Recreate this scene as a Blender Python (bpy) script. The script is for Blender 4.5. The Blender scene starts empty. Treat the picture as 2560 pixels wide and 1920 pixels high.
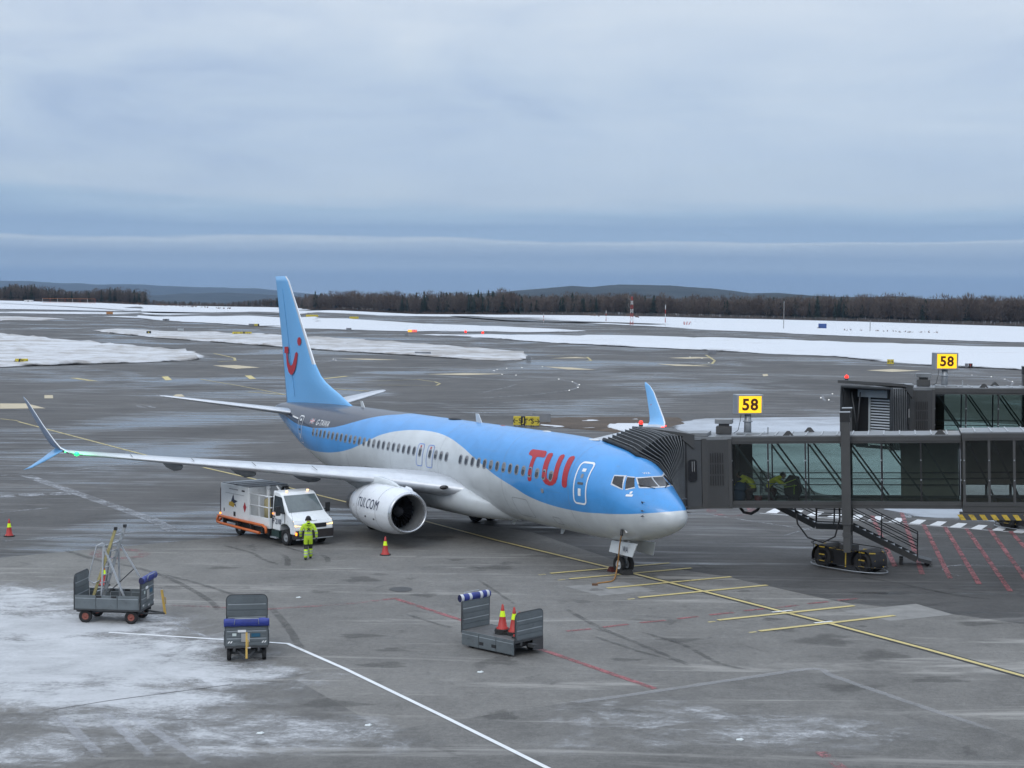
import bpy, bmesh, math, random
from math import sin, cos, pi, radians as R, sqrt, atan2
from mathutils import Vector as V, Matrix as M, noise as mnoise

SC = bpy.context.scene
COL = SC.collection
random.seed(58)

# ------------------------------------------------------------------ camera
FPX, PITCH, ROLL, CAMH = 3871.1, R(2.899), R(0.517), 10.73      # focal length in pixels of the 2560 x 1920 photograph
cd = bpy.data.cameras.new('camera'); cam = bpy.data.objects.new('camera', cd); COL.objects.link(cam)
cd.sensor_width = 36.0; cd.lens = FPX / 2560 * 36.0; cd.clip_start = 0.5; cd.clip_end = 120000
_F = V((0, cos(PITCH), -sin(PITCH))); _U = V((0, sin(PITCH), cos(PITCH))); _X = V((1, 0, 0))
_r = _X * cos(ROLL) + _U * sin(ROLL); _u = _U * cos(ROLL) - _X * sin(ROLL)
m4 = M(((_r.x, _u.x, -_F.x, 0), (_r.y, _u.y, -_F.y, 0), (_r.z, _u.z, -_F.z, CAMH), (0, 0, 0, 1)))
cam.matrix_world = m4
SC.camera = cam

# ------------------------------------------------------------------ sky, sun, exposure
SUN_EL, SUN_AZ = R(38), R(205)      # a veiled sun high behind the camera, to its left
w = bpy.data.worlds.new('World'); SC.world = w; w.use_nodes = True
nt = w.node_tree; nt.nodes.clear()
def N(tree, typ, **kw):
    n = tree.nodes.new(typ)
    for k, v in kw.items(): setattr(n, k, v)
    return n
def L(tree, a, b): tree.links.new(a, b)
def MATH(tree, op, a=None, b=None, c=None, clamp=False):
    n = N(tree, 'ShaderNodeMath', operation=op); n.use_clamp = clamp
    for i, x in enumerate((a, b, c)):
        if x is None: continue
        if isinstance(x, (int, float)): n.inputs[i].default_value = x
        else: L(tree, x, n.inputs[i])
    return n.outputs[0]
def MIX(tree, fac, a, b, blend='MIX'):
    n = N(tree, 'ShaderNodeMix', data_type='RGBA', blend_type=blend)
    for s, x in ((n.inputs[0], fac), (n.inputs[6], a), (n.inputs[7], b)):
        if isinstance(x, (int, float)): s.default_value = x
        elif isinstance(x, tuple): s.default_value = x if len(x) == 4 else (*x, 1)
        else: L(tree, x, s)
    return n.outputs[2]
def NOISE(tree, vec, scale, detail=4, rough=.55, dist=0.0):
    n = N(tree, 'ShaderNodeTexNoise'); n.inputs['Scale'].default_value = scale; n.inputs['Detail'].default_value = detail
    n.inputs['Roughness'].default_value = rough; n.inputs['Distortion'].default_value = dist
    if vec is not None: L(tree, vec, n.inputs['Vector'])
    return n.outputs['Fac']
def RAMP(tree, fac, stops, interp='LINEAR'):
    n = N(tree, 'ShaderNodeValToRGB'); cr = n.color_ramp; cr.interpolation = interp
    while len(cr.elements) < len(stops): cr.elements.new(0.5)
    for e, (p, c) in zip(cr.elements, stops):
        e.position = p; e.color = c if len(c) == 4 else (*c, 1)
    L(tree, fac, n.inputs[0]); return n.outputs[0]
def SMOOTH(tree, x, lo, hi):
    n = N(tree, 'ShaderNodeMapRange', interpolation_type='SMOOTHSTEP')
    n.inputs[1].default_value = lo; n.inputs[2].default_value = hi; L(tree, x, n.inputs[0]); return n.outputs[0]
def lin(r, g, b):
    f = lambda c: (c / 255 / 12.92) if c <= 10.3 else ((c / 255 + .055) / 1.055) ** 2.4
    return (f(r), f(g), f(b))

tc = N(nt, 'ShaderNodeTexCoord')
sep = N(nt, 'ShaderNodeSeparateXYZ'); L(nt, tc.outputs['Generated'], sep.inputs[0])
mp = N(nt, 'ShaderNodeMapping'); mp.inputs['Scale'].default_value = (2.2, 2.2, 26); L(nt, tc.outputs['Generated'], mp.inputs[0])
mp2 = N(nt, 'ShaderNodeMapping'); mp2.inputs['Scale'].default_value = (5, 5, 90); L(nt, tc.outputs['Generated'], mp2.inputs[0])
mp3 = N(nt, 'ShaderNodeMapping'); mp3.inputs['Scale'].default_value = (3.0, 3.0, 12); L(nt, tc.outputs['Generated'], mp3.inputs[0])
n1 = NOISE(nt, mp.outputs[0], 1.0, 3, .5); n2 = NOISE(nt, mp2.outputs[0], 1.6, 4, .55); n3 = NOISE(nt, mp3.outputs[0], 1.6, 4, .55, .6)
# cloud layers piled over the horizon: colour by height above it, the layers' edges waved by noise
wave = MATH(nt, 'ADD', MATH(nt, 'MULTIPLY', MATH(nt, 'SUBTRACT', n1, .5), .030), MATH(nt, 'MULTIPLY', MATH(nt, 'SUBTRACT', n2, .5), .012))
lift = SMOOTH(nt, sep.outputs[2], .012, .11)
el = MATH(nt, 'ADD', sep.outputs[2], MATH(nt, 'MULTIPLY', wave, MATH(nt, 'ADD', .22, MATH(nt, 'MULTIPLY', lift, 2.2))))
k = lambda v, c: (max(0.0, (v + .02) / .27), lin(*c))
elr = MATH(nt, 'DIVIDE', MATH(nt, 'ADD', el, .02), .27, clamp=True)
layers = RAMP(nt, elr, [k(-.02, (140, 160, 184)), k(.002, (158, 178, 200)), k(.008, (130, 154, 184)), k(.018, (126, 152, 185)), k(.024, (146, 169, 196)),
    k(.031, (136, 160, 191)), k(.0395, (163, 183, 206)), k(.0415, (184, 199, 215)), k(.0430, (146, 173, 204)), k(.053, (140, 167, 200)), k(.062, (160, 185, 211)), k(.072, (182, 199, 218)),
    k(.10, (180, 198, 220)), k(.14, (190, 206, 225)), k(.19, (201, 214, 230)), k(.25, (209, 220, 234))])
mott = RAMP(nt, n3, [(.3, (.80, .84, .92)), (.5, (1, 1, 1)), (.72, (1.14, 1.10, 1.05))])
cloudcol = MIX(nt, SMOOTH(nt, sep.outputs[2], .03, .12), layers, MIX(nt, 1.0, layers, mott, 'MULTIPLY'))
# an overcast sky is about twice as bright overhead as at the horizon
zen = MATH(nt, 'ADD', 1.08, MATH(nt, 'MULTIPLY', SMOOTH(nt, sep.outputs[2], .15, .95), 1.1))
sky = N(nt, 'ShaderNodeTexSky', sky_type='NISHITA'); sky.sun_disc = False; sky.sun_elevation = SUN_EL; sky.sun_rotation = SUN_AZ; sky.air_density = 1.0
bgs = N(nt, 'ShaderNodeBackground'); L(nt, sky.outputs[0], bgs.inputs[0]); bgs.inputs[1].default_value = 0.10
bgc = N(nt, 'ShaderNodeBackground'); L(nt, cloudcol, bgc.inputs[0]); L(nt, zen, bgc.inputs[1])
mxs = N(nt, 'ShaderNodeMixShader'); mxs.inputs[0].default_value = 0.93; L(nt, bgs.outputs[0], mxs.inputs[1]); L(nt, bgc.outputs[0], mxs.inputs[2])
wo = N(nt, 'ShaderNodeOutputWorld'); L(nt, mxs.outputs[0], wo.inputs[0])

sd = bpy.data.lights.new('sun', 'SUN'); sd.energy = 0.75; sd.angle = R(25); sd.color = (1.0, .96, .9)
sun = bpy.data.objects.new('sun', sd); COL.objects.link(sun)
_s = V((sin(SUN_AZ) * cos(SUN_EL), cos(SUN_AZ) * cos(SUN_EL), sin(SUN_EL)))
sun.rotation_euler = _s.to_track_quat('Z', 'Y').to_euler(); sun.location = _s * 60
SC.view_settings.view_transform = 'Standard'; SC.view_settings.look = 'None'
SC.view_settings.exposure = 0.0; SC.view_settings.gamma = 1.0; SC.view_settings.use_curve_mapping = False
SC.render.engine = 'CYCLES'
SC.cycles.use_denoising = True; SC.cycles.max_bounces = 5; SC.cycles.diffuse_bounces = 2; SC.cycles.glossy_bounces = 2; SC.cycles.use_adaptive_sampling = True; SC.cycles.adaptive_threshold = .02; SC.cycles.adaptive_min_samples = 24
SC.cycles.transparent_max_bounces = 16; SC.cycles.volume_bounces = 0; SC.cycles.caustics_reflective = False; SC.cycles.caustics_refractive = False

# ------------------------------------------------------------------ helpers
class MB:
    """collects faces (with a material slot each) for ONE mesh object"""
    def __init__(s): s.v = []; s.f = []; s.m = []; s.sm = []
    def add(s, vs, fs, m=0, smooth=False):
        b = len(s.v); s.v += [tuple(p) for p in vs]
        for f in fs: s.f.append(tuple(b + i for i in f)); s.m.append(m); s.sm.append(smooth)
    def box(s, c, d, rot=None, m=0):
        c = V(c); hx, hy, hz = d[0] / 2, d[1] / 2, d[2] / 2
        P = [V((x, y, z)) for x in (-hx, hx) for y in (-hy, hy) for z in (-hz, hz)]
        if rot is not None: P = [rot @ p for p in P]
        s.add([c + p for p in P], [(0, 1, 3, 2), (4, 6, 7, 5), (0, 4, 5, 1), (2, 3, 7, 6), (0, 2, 6, 4), (1, 5, 7, 3)], m)
    def bx(s, x0, x1, y0, y1, z0, z1, m=0): s.box(((x0 + x1) / 2, (y0 + y1) / 2, (z0 + z1) / 2), (abs(x1 - x0), abs(y1 - y0), abs(z1 - z0)), None, m)
    def bar(s, a, b, w_, h_=None, m=0, up=(0, 0, 1)):
        a, b = V(a), V(b); d = (b - a); l = d.length
        if l < 1e-6: return
        d.normalize(); u = V(up)
        if abs(d.dot(u)) > .98: u = V((1, 0, 0))
        sd_ = d.cross(u).normalized(); u = sd_.cross(d)
        rot = M((d, sd_, u)).transposed()
        s.box((a + b) / 2, (l, w_, h_ or w_), rot, m)
    def tube(s, a, b, r0, r1=None, n=10, m=0, caps=True, smooth=True):
        a, b = V(a), V(b); r1 = r0 if r1 is None else r1
        d = (b - a).normalized(); u = V((0, 0, 1)) if abs(d.z) < .95 else V((1, 0, 0))
        x = d.cross(u).normalized(); y = d.cross(x)
        P = [a + (x * cos(2 * pi * i / n) + y * sin(2 * pi * i / n)) * r0 for i in range(n)] + [b + (x * cos(2 * pi * i / n) + y * sin(2 * pi * i / n)) * r1 for i in range(n)]
        s.add(P, [(i, (i + 1) % n, n + (i + 1) % n, n + i) for i in range(n)], m, smooth)
        if caps: s.add(P, [tuple(range(n))[::-1], tuple(range(n, 2 * n))], m)
    def path(s, pts, r, n=8, m=0, closed=False):
        pts = [V(p) for p in pts]; k_ = len(pts); rings = []; px = None
        for i, p in enumerate(pts):
            if closed: d = pts[(i + 1) % k_] - pts[i - 1]
            else: d = pts[min(i + 1, k_ - 1)] - pts[max(i - 1, 0)]
            d.normalize()
            if px is None:
                u = V((0, 0, 1)) if abs(d.z) < .9 else V((1, 0, 0)); px = d.cross(u).normalized()
            else: px = (px - d * px.dot(d)).normalized()
            y = d.cross(px)
            rings.append([p + (px * cos(2 * pi * j / n) + y * sin(2 * pi * j / n)) * r for j in range(n)])
        s.loft(rings, m, True, not closed, closed)
    def loft(s, rings, m=0, smooth=True, caps=True, loop=False, closed_ring=True):
        n = len(rings[0]); k_ = len(rings); P = [p for r in rings for p in r]; F = []
        for i in range(k_ if loop else k_ - 1):
            a, b = i * n, ((i + 1) % k_) * n
            for j in range(n if closed_ring else n - 1): F.append((a + j, a + (j + 1) % n, b + (j + 1) % n, b + j))
        s.add(P, F, m, smooth)
        if caps and closed_ring: s.add(P, [tuple(range(n))[::-1], tuple(range((k_ - 1) * n, k_ * n))], m)
    def prism(s, poly, d, m=0):
        """poly: 3D points of a flat outline, d: extrusion vector"""
        n = len(poly); d = V(d); P = [V(p) for p in poly] + [V(p) + d for p in poly]
        s.add(P, [tuple(range(n))[::-1], tuple(range(n, 2 * n))] + [(i, (i + 1) % n, n + (i + 1) % n, n + i) for i in range(n)], m)
    def lathe(s, prof, o=(0, 0, 0), axis='x', n=24, m=0, ms=None):
        """prof: (along, radius) points; ms: material of each band"""
        o = V(o); P = []
        for a, r in prof:
            for j in range(n):
                c, q = r * cos(2 * pi * j / n), r * sin(2 * pi * j / n)
                P.append(o + (V((a, c, q)) if axis == 'x' else V((c, a, q)) if axis == 'y' else V((c, q, a))))
        for i in range(len(prof) - 1):
            s.add([], [], m)
        b = len(s.v); s.v += [tuple(p) for p in P]
        for i in range(len(prof) - 1):
            for j in range(n):
                s.f.append((b + i * n + j, b + i * n + (j + 1) % n, b + (i + 1) * n + (j + 1) % n, b + (i + 1) * n + j)); s.m.append(ms[i] if ms else m); s.sm.append(True)
    def sphere(s, c, r, n=12, m=0, sq=(1, 1, 1)):
        c = V(c); rings = []
        for i in range(n // 2 + 1):
            t = pi * i / (n // 2); rings.append([c + V((r * sin(t) * cos(2 * pi * j / n) * sq[0], r * sin(t) * sin(2 * pi * j / n) * sq[1], r * cos(t) * sq[2])) for j in range(n)])
        s.loft(rings, m, True, False)
    def mesh(s, name, mats):
        me = bpy.data.meshes.new(name); me.from_pydata(s.v, [], s.f)
        for x in (mats if isinstance(mats, (list, tuple)) else [mats]): me.materials.append(x)
        me.polygons.foreach_set('material_index', s.m); me.polygons.foreach_set('use_smooth', s.sm)
        bm = bmesh.new(); bm.from_mesh(me); bmesh.ops.remove_doubles(bm, verts=bm.verts, dist=1e-5)
        bmesh.ops.recalc_face_normals(bm, faces=bm.faces); bm.to_mesh(me); bm.free(); me.update()
        return me
    def build(s, name, mats, parent=None, bevel=0, sharp=None):
        o = bpy.data.objects.new(name, s.mesh(name, mats)); COL.objects.link(o)
        if parent is not None: o.parent = parent
        if bevel:
            b = o.modifiers.new('bevel', 'BEVEL'); b.width = bevel; b.segments = 2; b.limit_method = 'ANGLE'; b.angle_limit = R(40)
        return o
def link(name, me, parent=None, loc=None, rot=None, mw=None):
    o = bpy.data.objects.new(name, me); COL.objects.link(o)
    if parent is not None: o.parent = parent
    if mw is not None: o.matrix_local = mw
    if loc is not None: o.location = loc
    if rot is not None: o.rotation_euler = rot
    return o
def tag(o, label=None, cat=None, group=None, kind=None):
    if label: o['label'] = label
    if cat: o['category'] = cat
    if group: o['group'] = group
    if kind: o['kind'] = kind
    return o
def empty(name, loc=(0, 0, 0), rz=0.0, label=None, cat=None, group=None):
    o = bpy.data.objects.new(name, None); COL.objects.link(o); o.location = loc; o.rotation_euler = (0, 0, rz); o.empty_display_size = .3
    return tag(o, label, cat, group)
def copy_tree(o, parent=None):
    c = o.copy(); COL.objects.link(c); c.parent = parent
    for ch in list(o.children): copy_tree(ch, c)
    return c

MATS = {}
def pm(name, col, rough=.5, metal=0.0, var=.14, scale=2.0, bump=0.0, bscale=30, spec=.5, dirt=None, coat=0.0):
    """a painted / plain procedural material: colour varied and soiled by noise"""
    if name in MATS: return MATS[name]
    m = bpy.data.materials.new(name); m.use_nodes = True; t = m.node_tree; p = t.nodes['Principled BSDF']
    c = N(t, 'ShaderNodeTexCoord').outputs['Object']
    a = NOISE(t, c, scale, 5, .6)
    lo = tuple(x * (1 - var) for x in col); hi = tuple(min(1, x * (1 + var)) for x in col)
    out = RAMP(t, a, [(.3, lo), (.7, hi)])
    if dirt:
        d = SMOOTH(t, NOISE(t, c, scale * 2.7, 6, .65, .4), dirt[1], dirt[1] + .22)
        out = MIX(t, MATH(t, 'MULTIPLY', d, dirt[2]), out, dirt[0])
    L(t, out, p.inputs['Base Color'])
    rr = N(t, 'ShaderNodeMapRange'); L(t, NOISE(t, c, scale * 4, 3), rr.inputs[0]); rr.inputs[3].default_value = max(.02, rough - .08); rr.inputs[4].default_value = min(1, rough + .1)
    L(t, rr.outputs[0], p.inputs['Roughness'])
    p.inputs['Metallic'].default_value = metal; p.inputs['Specular IOR Level'].default_value = spec
    if coat: p.inputs['Coat Weight'].default_value = coat; p.inputs['Coat Roughness'].default_value = .08
    if bump:
        b = N(t, 'ShaderNodeBump'); b.inputs['Strength'].default_value = bump; b.inputs['Distance'].default_value = .02
        L(t, NOISE(t, c, bscale, 4), b.inputs['Height']); L(t, b.outputs[0], p.inputs['Normal'])
    MATS[name] = m; return m
def em(name, col, strength):
    if name in MATS: return MATS[name]
    m = bpy.data.materials.new(name); m.use_nodes = True; t = m.node_tree; p = t.nodes['Principled BSDF']
    p.inputs['Base Color'].default_value = (*col, 1); p.inputs['Emission Color'].default_value = (*col, 1); p.inputs['Emission Strength'].default_value = strength
    MATS[name] = m; return m
def glass(name, tint, refl=1.0, rough=.03):
    """a pane: tinted see-through with a fresnel sheen"""
    m = bpy.data.materials.new(name); m.use_nodes = True; t = m.node_tree; t.nodes.clear()
    tr = N(t, 'ShaderNodeBsdfTransparent'); tr.inputs[0].default_value = (*tint, 1)
    gl = N(t, 'ShaderNodeBsdfGlossy'); gl.inputs[0].default_value = (.9 * refl, .95 * refl, refl, 1); gl.inputs['Roughness'].default_value = rough
    fr = N(t, 'ShaderNodeFresnel'); fr.inputs[0].default_value = 1.45
    mx = N(t, 'ShaderNodeMixShader'); L(t, fr.outputs[0], mx.inputs[0]); L(t, tr.outputs[0], mx.inputs[1]); L(t, gl.outputs[0], mx.inputs[2])
    o = N(t, 'ShaderNodeOutputMaterial'); L(t, mx.outputs[0], o.inputs[0]); MATS[name] = m; return m

def text_bm(txt, size=1.0, bold=0.0, shear=0.0, spacing=1.0, xscale=1.0):
    """flat letters as a bmesh in the xy plane, origin at the left of the baseline"""
    cu = bpy.data.curves.new('t', 'FONT'); cu.body = txt; cu.size = size; cu.offset = bold; cu.shear = shear; cu.space_character = spacing; cu.resolution_u = 4
    o = bpy.data.objects.new('t', cu); COL.objects.link(o)
    dg = bpy.context.evaluated_depsgraph_get(); me = bpy.data.meshes.new_from_object(o.evaluated_get(dg))
    bm = bmesh.new(); bm.from_mesh(me); bpy.data.objects.remove(o); bpy.data.curves.remove(cu); bpy.data.meshes.remove(me)
    for v in bm.verts: v.co.x *= xscale
    bm.normal_update(); bmesh.ops.triangulate(bm, faces=bm.faces[:])
    return bm
def bm_obj(name, bm, mat_, parent=None, fn=None):
    if fn:
        for v in bm.verts: v.co = fn(v.co.x, v.co.y)
    me = bpy.data.meshes.new(name); bm.to_mesh(me); bm.free(); me.materials.append(mat_); return link(name, me, parent)
def text_obj(name, txt, mat_, parent, size, o, xd, yd, bold=0.0, shear=0.0, spacing=1.0, xscale=1.0, centre=True, off=.004):
    """letters on a plane: o origin, xd writing direction, yd up"""
    bm = text_bm(txt, size, bold, shear, spacing, xscale); xs = [v.co.x for v in bm.verts]; ys = [v.co.y for v in bm.verts]
    cx = (min(xs) + max(xs)) / 2 if centre else 0; cy = (min(ys) + max(ys)) / 2 if centre else 0
    o, xd, yd = V(o), V(xd).normalized(), V(yd).normalized(); n_ = xd.cross(yd) * off
    return bm_obj(name, bm, mat_, parent, lambda x, y: o + xd * (x - cx) + yd * (y - cy) + n_)

# photograph pixels (2560 x 1920) to points on the ground, used to measure where things stand
def ray(u, v):
    a, b = u - 1280, v - 960
    x = cos(ROLL) * a + sin(ROLL) * b; y = -sin(ROLL) * a + cos(ROLL) * b; up = -y / FPX
    return V((x / FPX, cos(PITCH) + up * sin(PITCH), -sin(PITCH) + up * cos(PITCH)))
def lerp_tab(tab, x):
    if x <= tab[0][0]: return tab[0][1]
    for (a, p), (b, q) in zip(tab, tab[1:]):
        if x <= b: return p + (q - p) * (x - a) / (b - a)
    return tab[-1][1]
# the airfield is flat near the stand and climbs gently to the wood: distance of the wood's edge and its height, by direction X/Y
EDGE_Y = [(-.36, 1500), (-.24, 1550), (-.235, 1750), (-.14, 1800), (-.13, 1350), (0, 1250), (.15, 1150), (.36, 1050)]
EDGE_V = [(-.36, 749), (-.28, 757), (-.21, 765), (-.15, 769), (-.13, 774), (-.10, 779), (-.06, 787), (0, 788), (.06, 790), (.11, 794), (.17, 800), (.24, 807), (.29, 813), (.36, 820)]
_ED = {}
def edge_z(q):
    k_ = round(q, 3)
    if k_ not in _ED:
        Y = lerp_tab(EDGE_Y, k_); u = 1280 + k_ * FPX; d = ray(u, lerp_tab(EDGE_V, k_)); _ED[k_] = CAMH + d.z * Y / d.y
    return _ED[k_]
def terrain(X, Y):
    if Y < 330: return 0.0
    q = max(-.36, min(.36, X / Y)); Ye = lerp_tab(EDGE_Y, q); t = max(0, min(1, (Y - 330) / (Ye - 330))); t = t * t * (3 - 2 * t)
    return edge_z(q) * t
def G(u, v, dz=0.0):
    d = ray(u, v)
    if d.z < -1e-9:
        t = -CAMH / d.z
        if t * d.y < 330: return V((d.x * t, d.y * t, dz))
    Y = 330.0
    while Y < 6000:
        z = CAMH + d.z / d.y * Y
        if z <= terrain(d.x / d.y * Y, Y): break
        Y += 2.0
    X = d.x / d.y * Y; return V((X, Y, terrain(X, Y) + dz))

# ------------------------------------------------------------------ ground materials
def ground_mat(name, dark, light, wetlo, wethi, gscale=1.0, dry=.85):
    m = bpy.data.materials.new(name); m.use_nodes = True; t = m.node_tree; p = t.nodes['Principled BSDF']
    c = N(t, 'ShaderNodeTexCoord').outputs['Object']
    big = NOISE(t, c, .035 * gscale, 5, .6, .6); mid = NOISE(t, c, .22 * gscale, 5, .62, .5); fine = NOISE(t, c, 2.2, 4, .7); grit = NOISE(t, c, 24, 3, .6)
    v1 = MATH(t, 'ADD', MATH(t, 'MULTIPLY', big, .38), MATH(t, 'ADD', MATH(t, 'MULTIPLY', mid, .34), MATH(t, 'MULTIPLY', fine, .28)))
    col = RAMP(t, v1, [(.36, dark), (.5, tuple((a + b) / 2 for a, b in zip(dark, light))), (.64, light)])
    col = MIX(t, .34, col, RAMP(t, grit, [(.3, (.35, .35, .35)), (.7, (1.5, 1.5, 1.5))]), 'MULTIPLY'); col = MIX(t, .35, col, RAMP(t, NOISE(t, c, 6.5, 4, .7), [(.32, (.5, .5, .5)), (.68, (1.4, 1.4, 1.4))]), 'MULTIPLY')
    # stains and swept streaks, all with shapes of their own
    mpx = N(t, 'ShaderNodeMapping'); mpx.inputs['Scale'].default_value = (.06, .5, 1); mpx.inputs['Rotation'].default_value = (0, 0, R(14)); L(t, c, mpx.inputs[0])
    streak = NOISE(t, mpx.outputs[0], 1.0, 6, .7, .8)
    col = MIX(t, MATH(t, 'MULTIPLY', SMOOTH(t, streak, .54, .68), .8), col, tuple(x * 1.5 for x in light))
    mp2_ = N(t, 'ShaderNodeMapping'); mp2_.inputs['Scale'].default_value = (.16, 2.6, 1); mp2_.inputs['Rotation'].default_value = (0, 0, R(-9)); L(t, c, mp2_.inputs[0])
    col = MIX(t, MATH(t, 'MULTIPLY', SMOOTH(t, NOISE(t, mp2_.outputs[0], 1.0, 5, .7, .5), .58, .74), MATH(t, 'MULTIPLY', SMOOTH(t, big, .42, .60), .75)), col, tuple(x * 1.7 for x in light))
    col = MIX(t, MATH(t, 'MULTIPLY', SMOOTH(t, NOISE(t, c, .5, 5, .6, 1.0), .60, .72), .45), col, tuple(x * .45 for x in dark))
    # damp: darker and shinier
    wet = SMOOTH(t, MATH(t, 'ADD', MATH(t, 'MULTIPLY', NOISE(t, c, .028, 4, .55, .8), .62), MATH(t, 'MULTIPLY', NOISE(t, mpx.outputs[0], 1.7, 5, .65), .38)), wetlo, wethi)
    col = MIX(t, MATH(t, 'MULTIPLY', wet, .55), col, tuple(x * .55 for x in dark))
    L(t, col, p.inputs['Base Color'])
    rg = N(t, 'ShaderNodeMapRange'); L(t, wet, rg.inputs[0]); rg.inputs[3].default_value = dry; rg.inputs[4].default_value = .17
    L(t, MATH(t, 'ADD', rg.outputs[0], MATH(t, 'MULTIPLY', MATH(t, 'SUBTRACT', fine, .5), .18)), p.inputs['Roughness'])
    p.inputs['Specular IOR Level'].default_value = .42
    b = N(t, 'ShaderNodeBump'); b.inputs['Strength'].default_value = .16; b.inputs['Distance'].default_value = .02
    L(t, MATH(t, 'ADD', fine, MATH(t, 'MULTIPLY', grit, .6)), b.inputs['Height']); L(t, b.outputs[0], p.inputs['Normal'])
    return m
ASPH = ground_mat('asphalt', (.040, .039, .039), (.112, .108, .104), .475, .60)
CONC = ground_mat('concrete', (.100, .096, .090), (.205, .197, .183), .57, .72, 1.4)
CONC2 = ground_mat('old asphalt', (.076, .073, .069), (.178, .172, .161), .56, .72, 1.9)
def snow_mat(name, dirt, lo, amt, col=(.57, .59, .62)):
    m = bpy.data.materials.new(name); m.use_nodes = True; t = m.node_tree; p = t.nodes['Principled BSDF']
    c = N(t, 'ShaderNodeTexCoord').outputs['Object']
    mpx = N(t, 'ShaderNodeMapping'); mpx.inputs['Scale'].default_value = (.012, .06, .1); mpx.inputs['Rotation'].default_value = (0, 0, R(-8)); L(t, c, mpx.inputs[0])
    d = SMOOTH(t, MATH(t, 'ADD', MATH(t, 'MULTIPLY', NOISE(t, mpx.outputs[0], 1, 6, .65, .5), .6), MATH(t, 'MULTIPLY', NOISE(t, c, .22, 5, .65), .4)), lo, lo + .16)
    L(t, MIX(t, MATH(t, 'MULTIPLY', d, amt), col, dirt), p.inputs['Base Color']); p.inputs['Roughness'].default_value = .75
    b = N(t, 'ShaderNodeBump'); b.inputs['Strength'].default_value = .5; b.inputs['Distance'].default_value = .3
    L(t, NOISE(t, c, .5, 6, .65), b.inputs['Height']); L(t, b.outputs[0], p.inputs['Normal'])
    at = N(t, 'ShaderNodeAttribute', attribute_name='fade').outputs['Fac']; mpe = N(t, 'ShaderNodeMapping'); mpe.inputs['Scale'].default_value = (.05, .25, .1); L(t, c, mpe.inputs[0])
    nz = MATH(t, 'ADD', MATH(t, 'MULTIPLY', NOISE(t, mpe.outputs[0], 1, 6, .7, .6), .6), MATH(t, 'MULTIPLY', NOISE(t, c, .9, 5, .7), .4))
    tr = N(t, 'ShaderNodeBsdfTransparent'); mx = N(t, 'ShaderNodeMixShader'); L(t, SMOOTH(t, MATH(t, 'ADD', MATH(t, 'MULTIPLY', at, .9), MATH(t, 'SUBTRACT', nz, .5)), .10, .62), mx.inputs[0]); L(t, tr.outputs[0], mx.inputs[1]); L(t, p.outputs[0], mx.inputs[2]); L(t, mx.outputs[0], t.nodes['Material Output'].inputs[0]); return m
SNOW = snow_mat('snow', (.42, .41, .41), .52, .6); DIRTY = snow_mat('ploughed snow', (.27, .245, .22), .43, .85, (.52, .53, .55)); ICE = snow_mat('rime ice', (.22, .23, .25), .43, .85, (.40, .43, .47))
FIELD = ground_mat('winter field', (.06, .05, .042), (.14, .12, .10), .9, .95, .3) or snow_mat('winter field', (.10, .085, .07), .45, .8, (.5, .5, .5))
TURF = ground_mat('winter turf', (.045, .032, .024), (.10, .072, .05), .8, .9, 4)

# ------------------------------------------------------------------ the ground, one sheet to the horizon
QS = [-4, -2, -1, -.6] + [-.36 + .006 * i for i in range(121)] + [.6, 1, 2, 4]
YS = [-150, -40, 20, 60, 100, 150, 200, 260, 330] + list(range(370, 1850, 40)) + [2000, 2500, 3500, 6000, 12000, 25000, 60000]
g = MB()
P = [(q * max(330, Y), Y, terrain(q * max(330, Y), Y)) for Y in YS for q in QS]; nq = len(QS)
for j in range(len(YS) - 1):
    mi = 1 if YS[j] >= 1900 else 0
    g.f += [(j * nq + i, j * nq + i + 1, (j + 1) * nq + i + 1, (j + 1) * nq + i) for i in range(nq - 1)]; g.m += [mi] * (nq - 1); g.sm += [True] * (nq - 1)
g.v = P
ground = g.build('ground', [ASPH, FIELD]); tag(ground, 'grey asphalt airfield with damp streaks reaching to the wood', None, None, 'structure')

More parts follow.
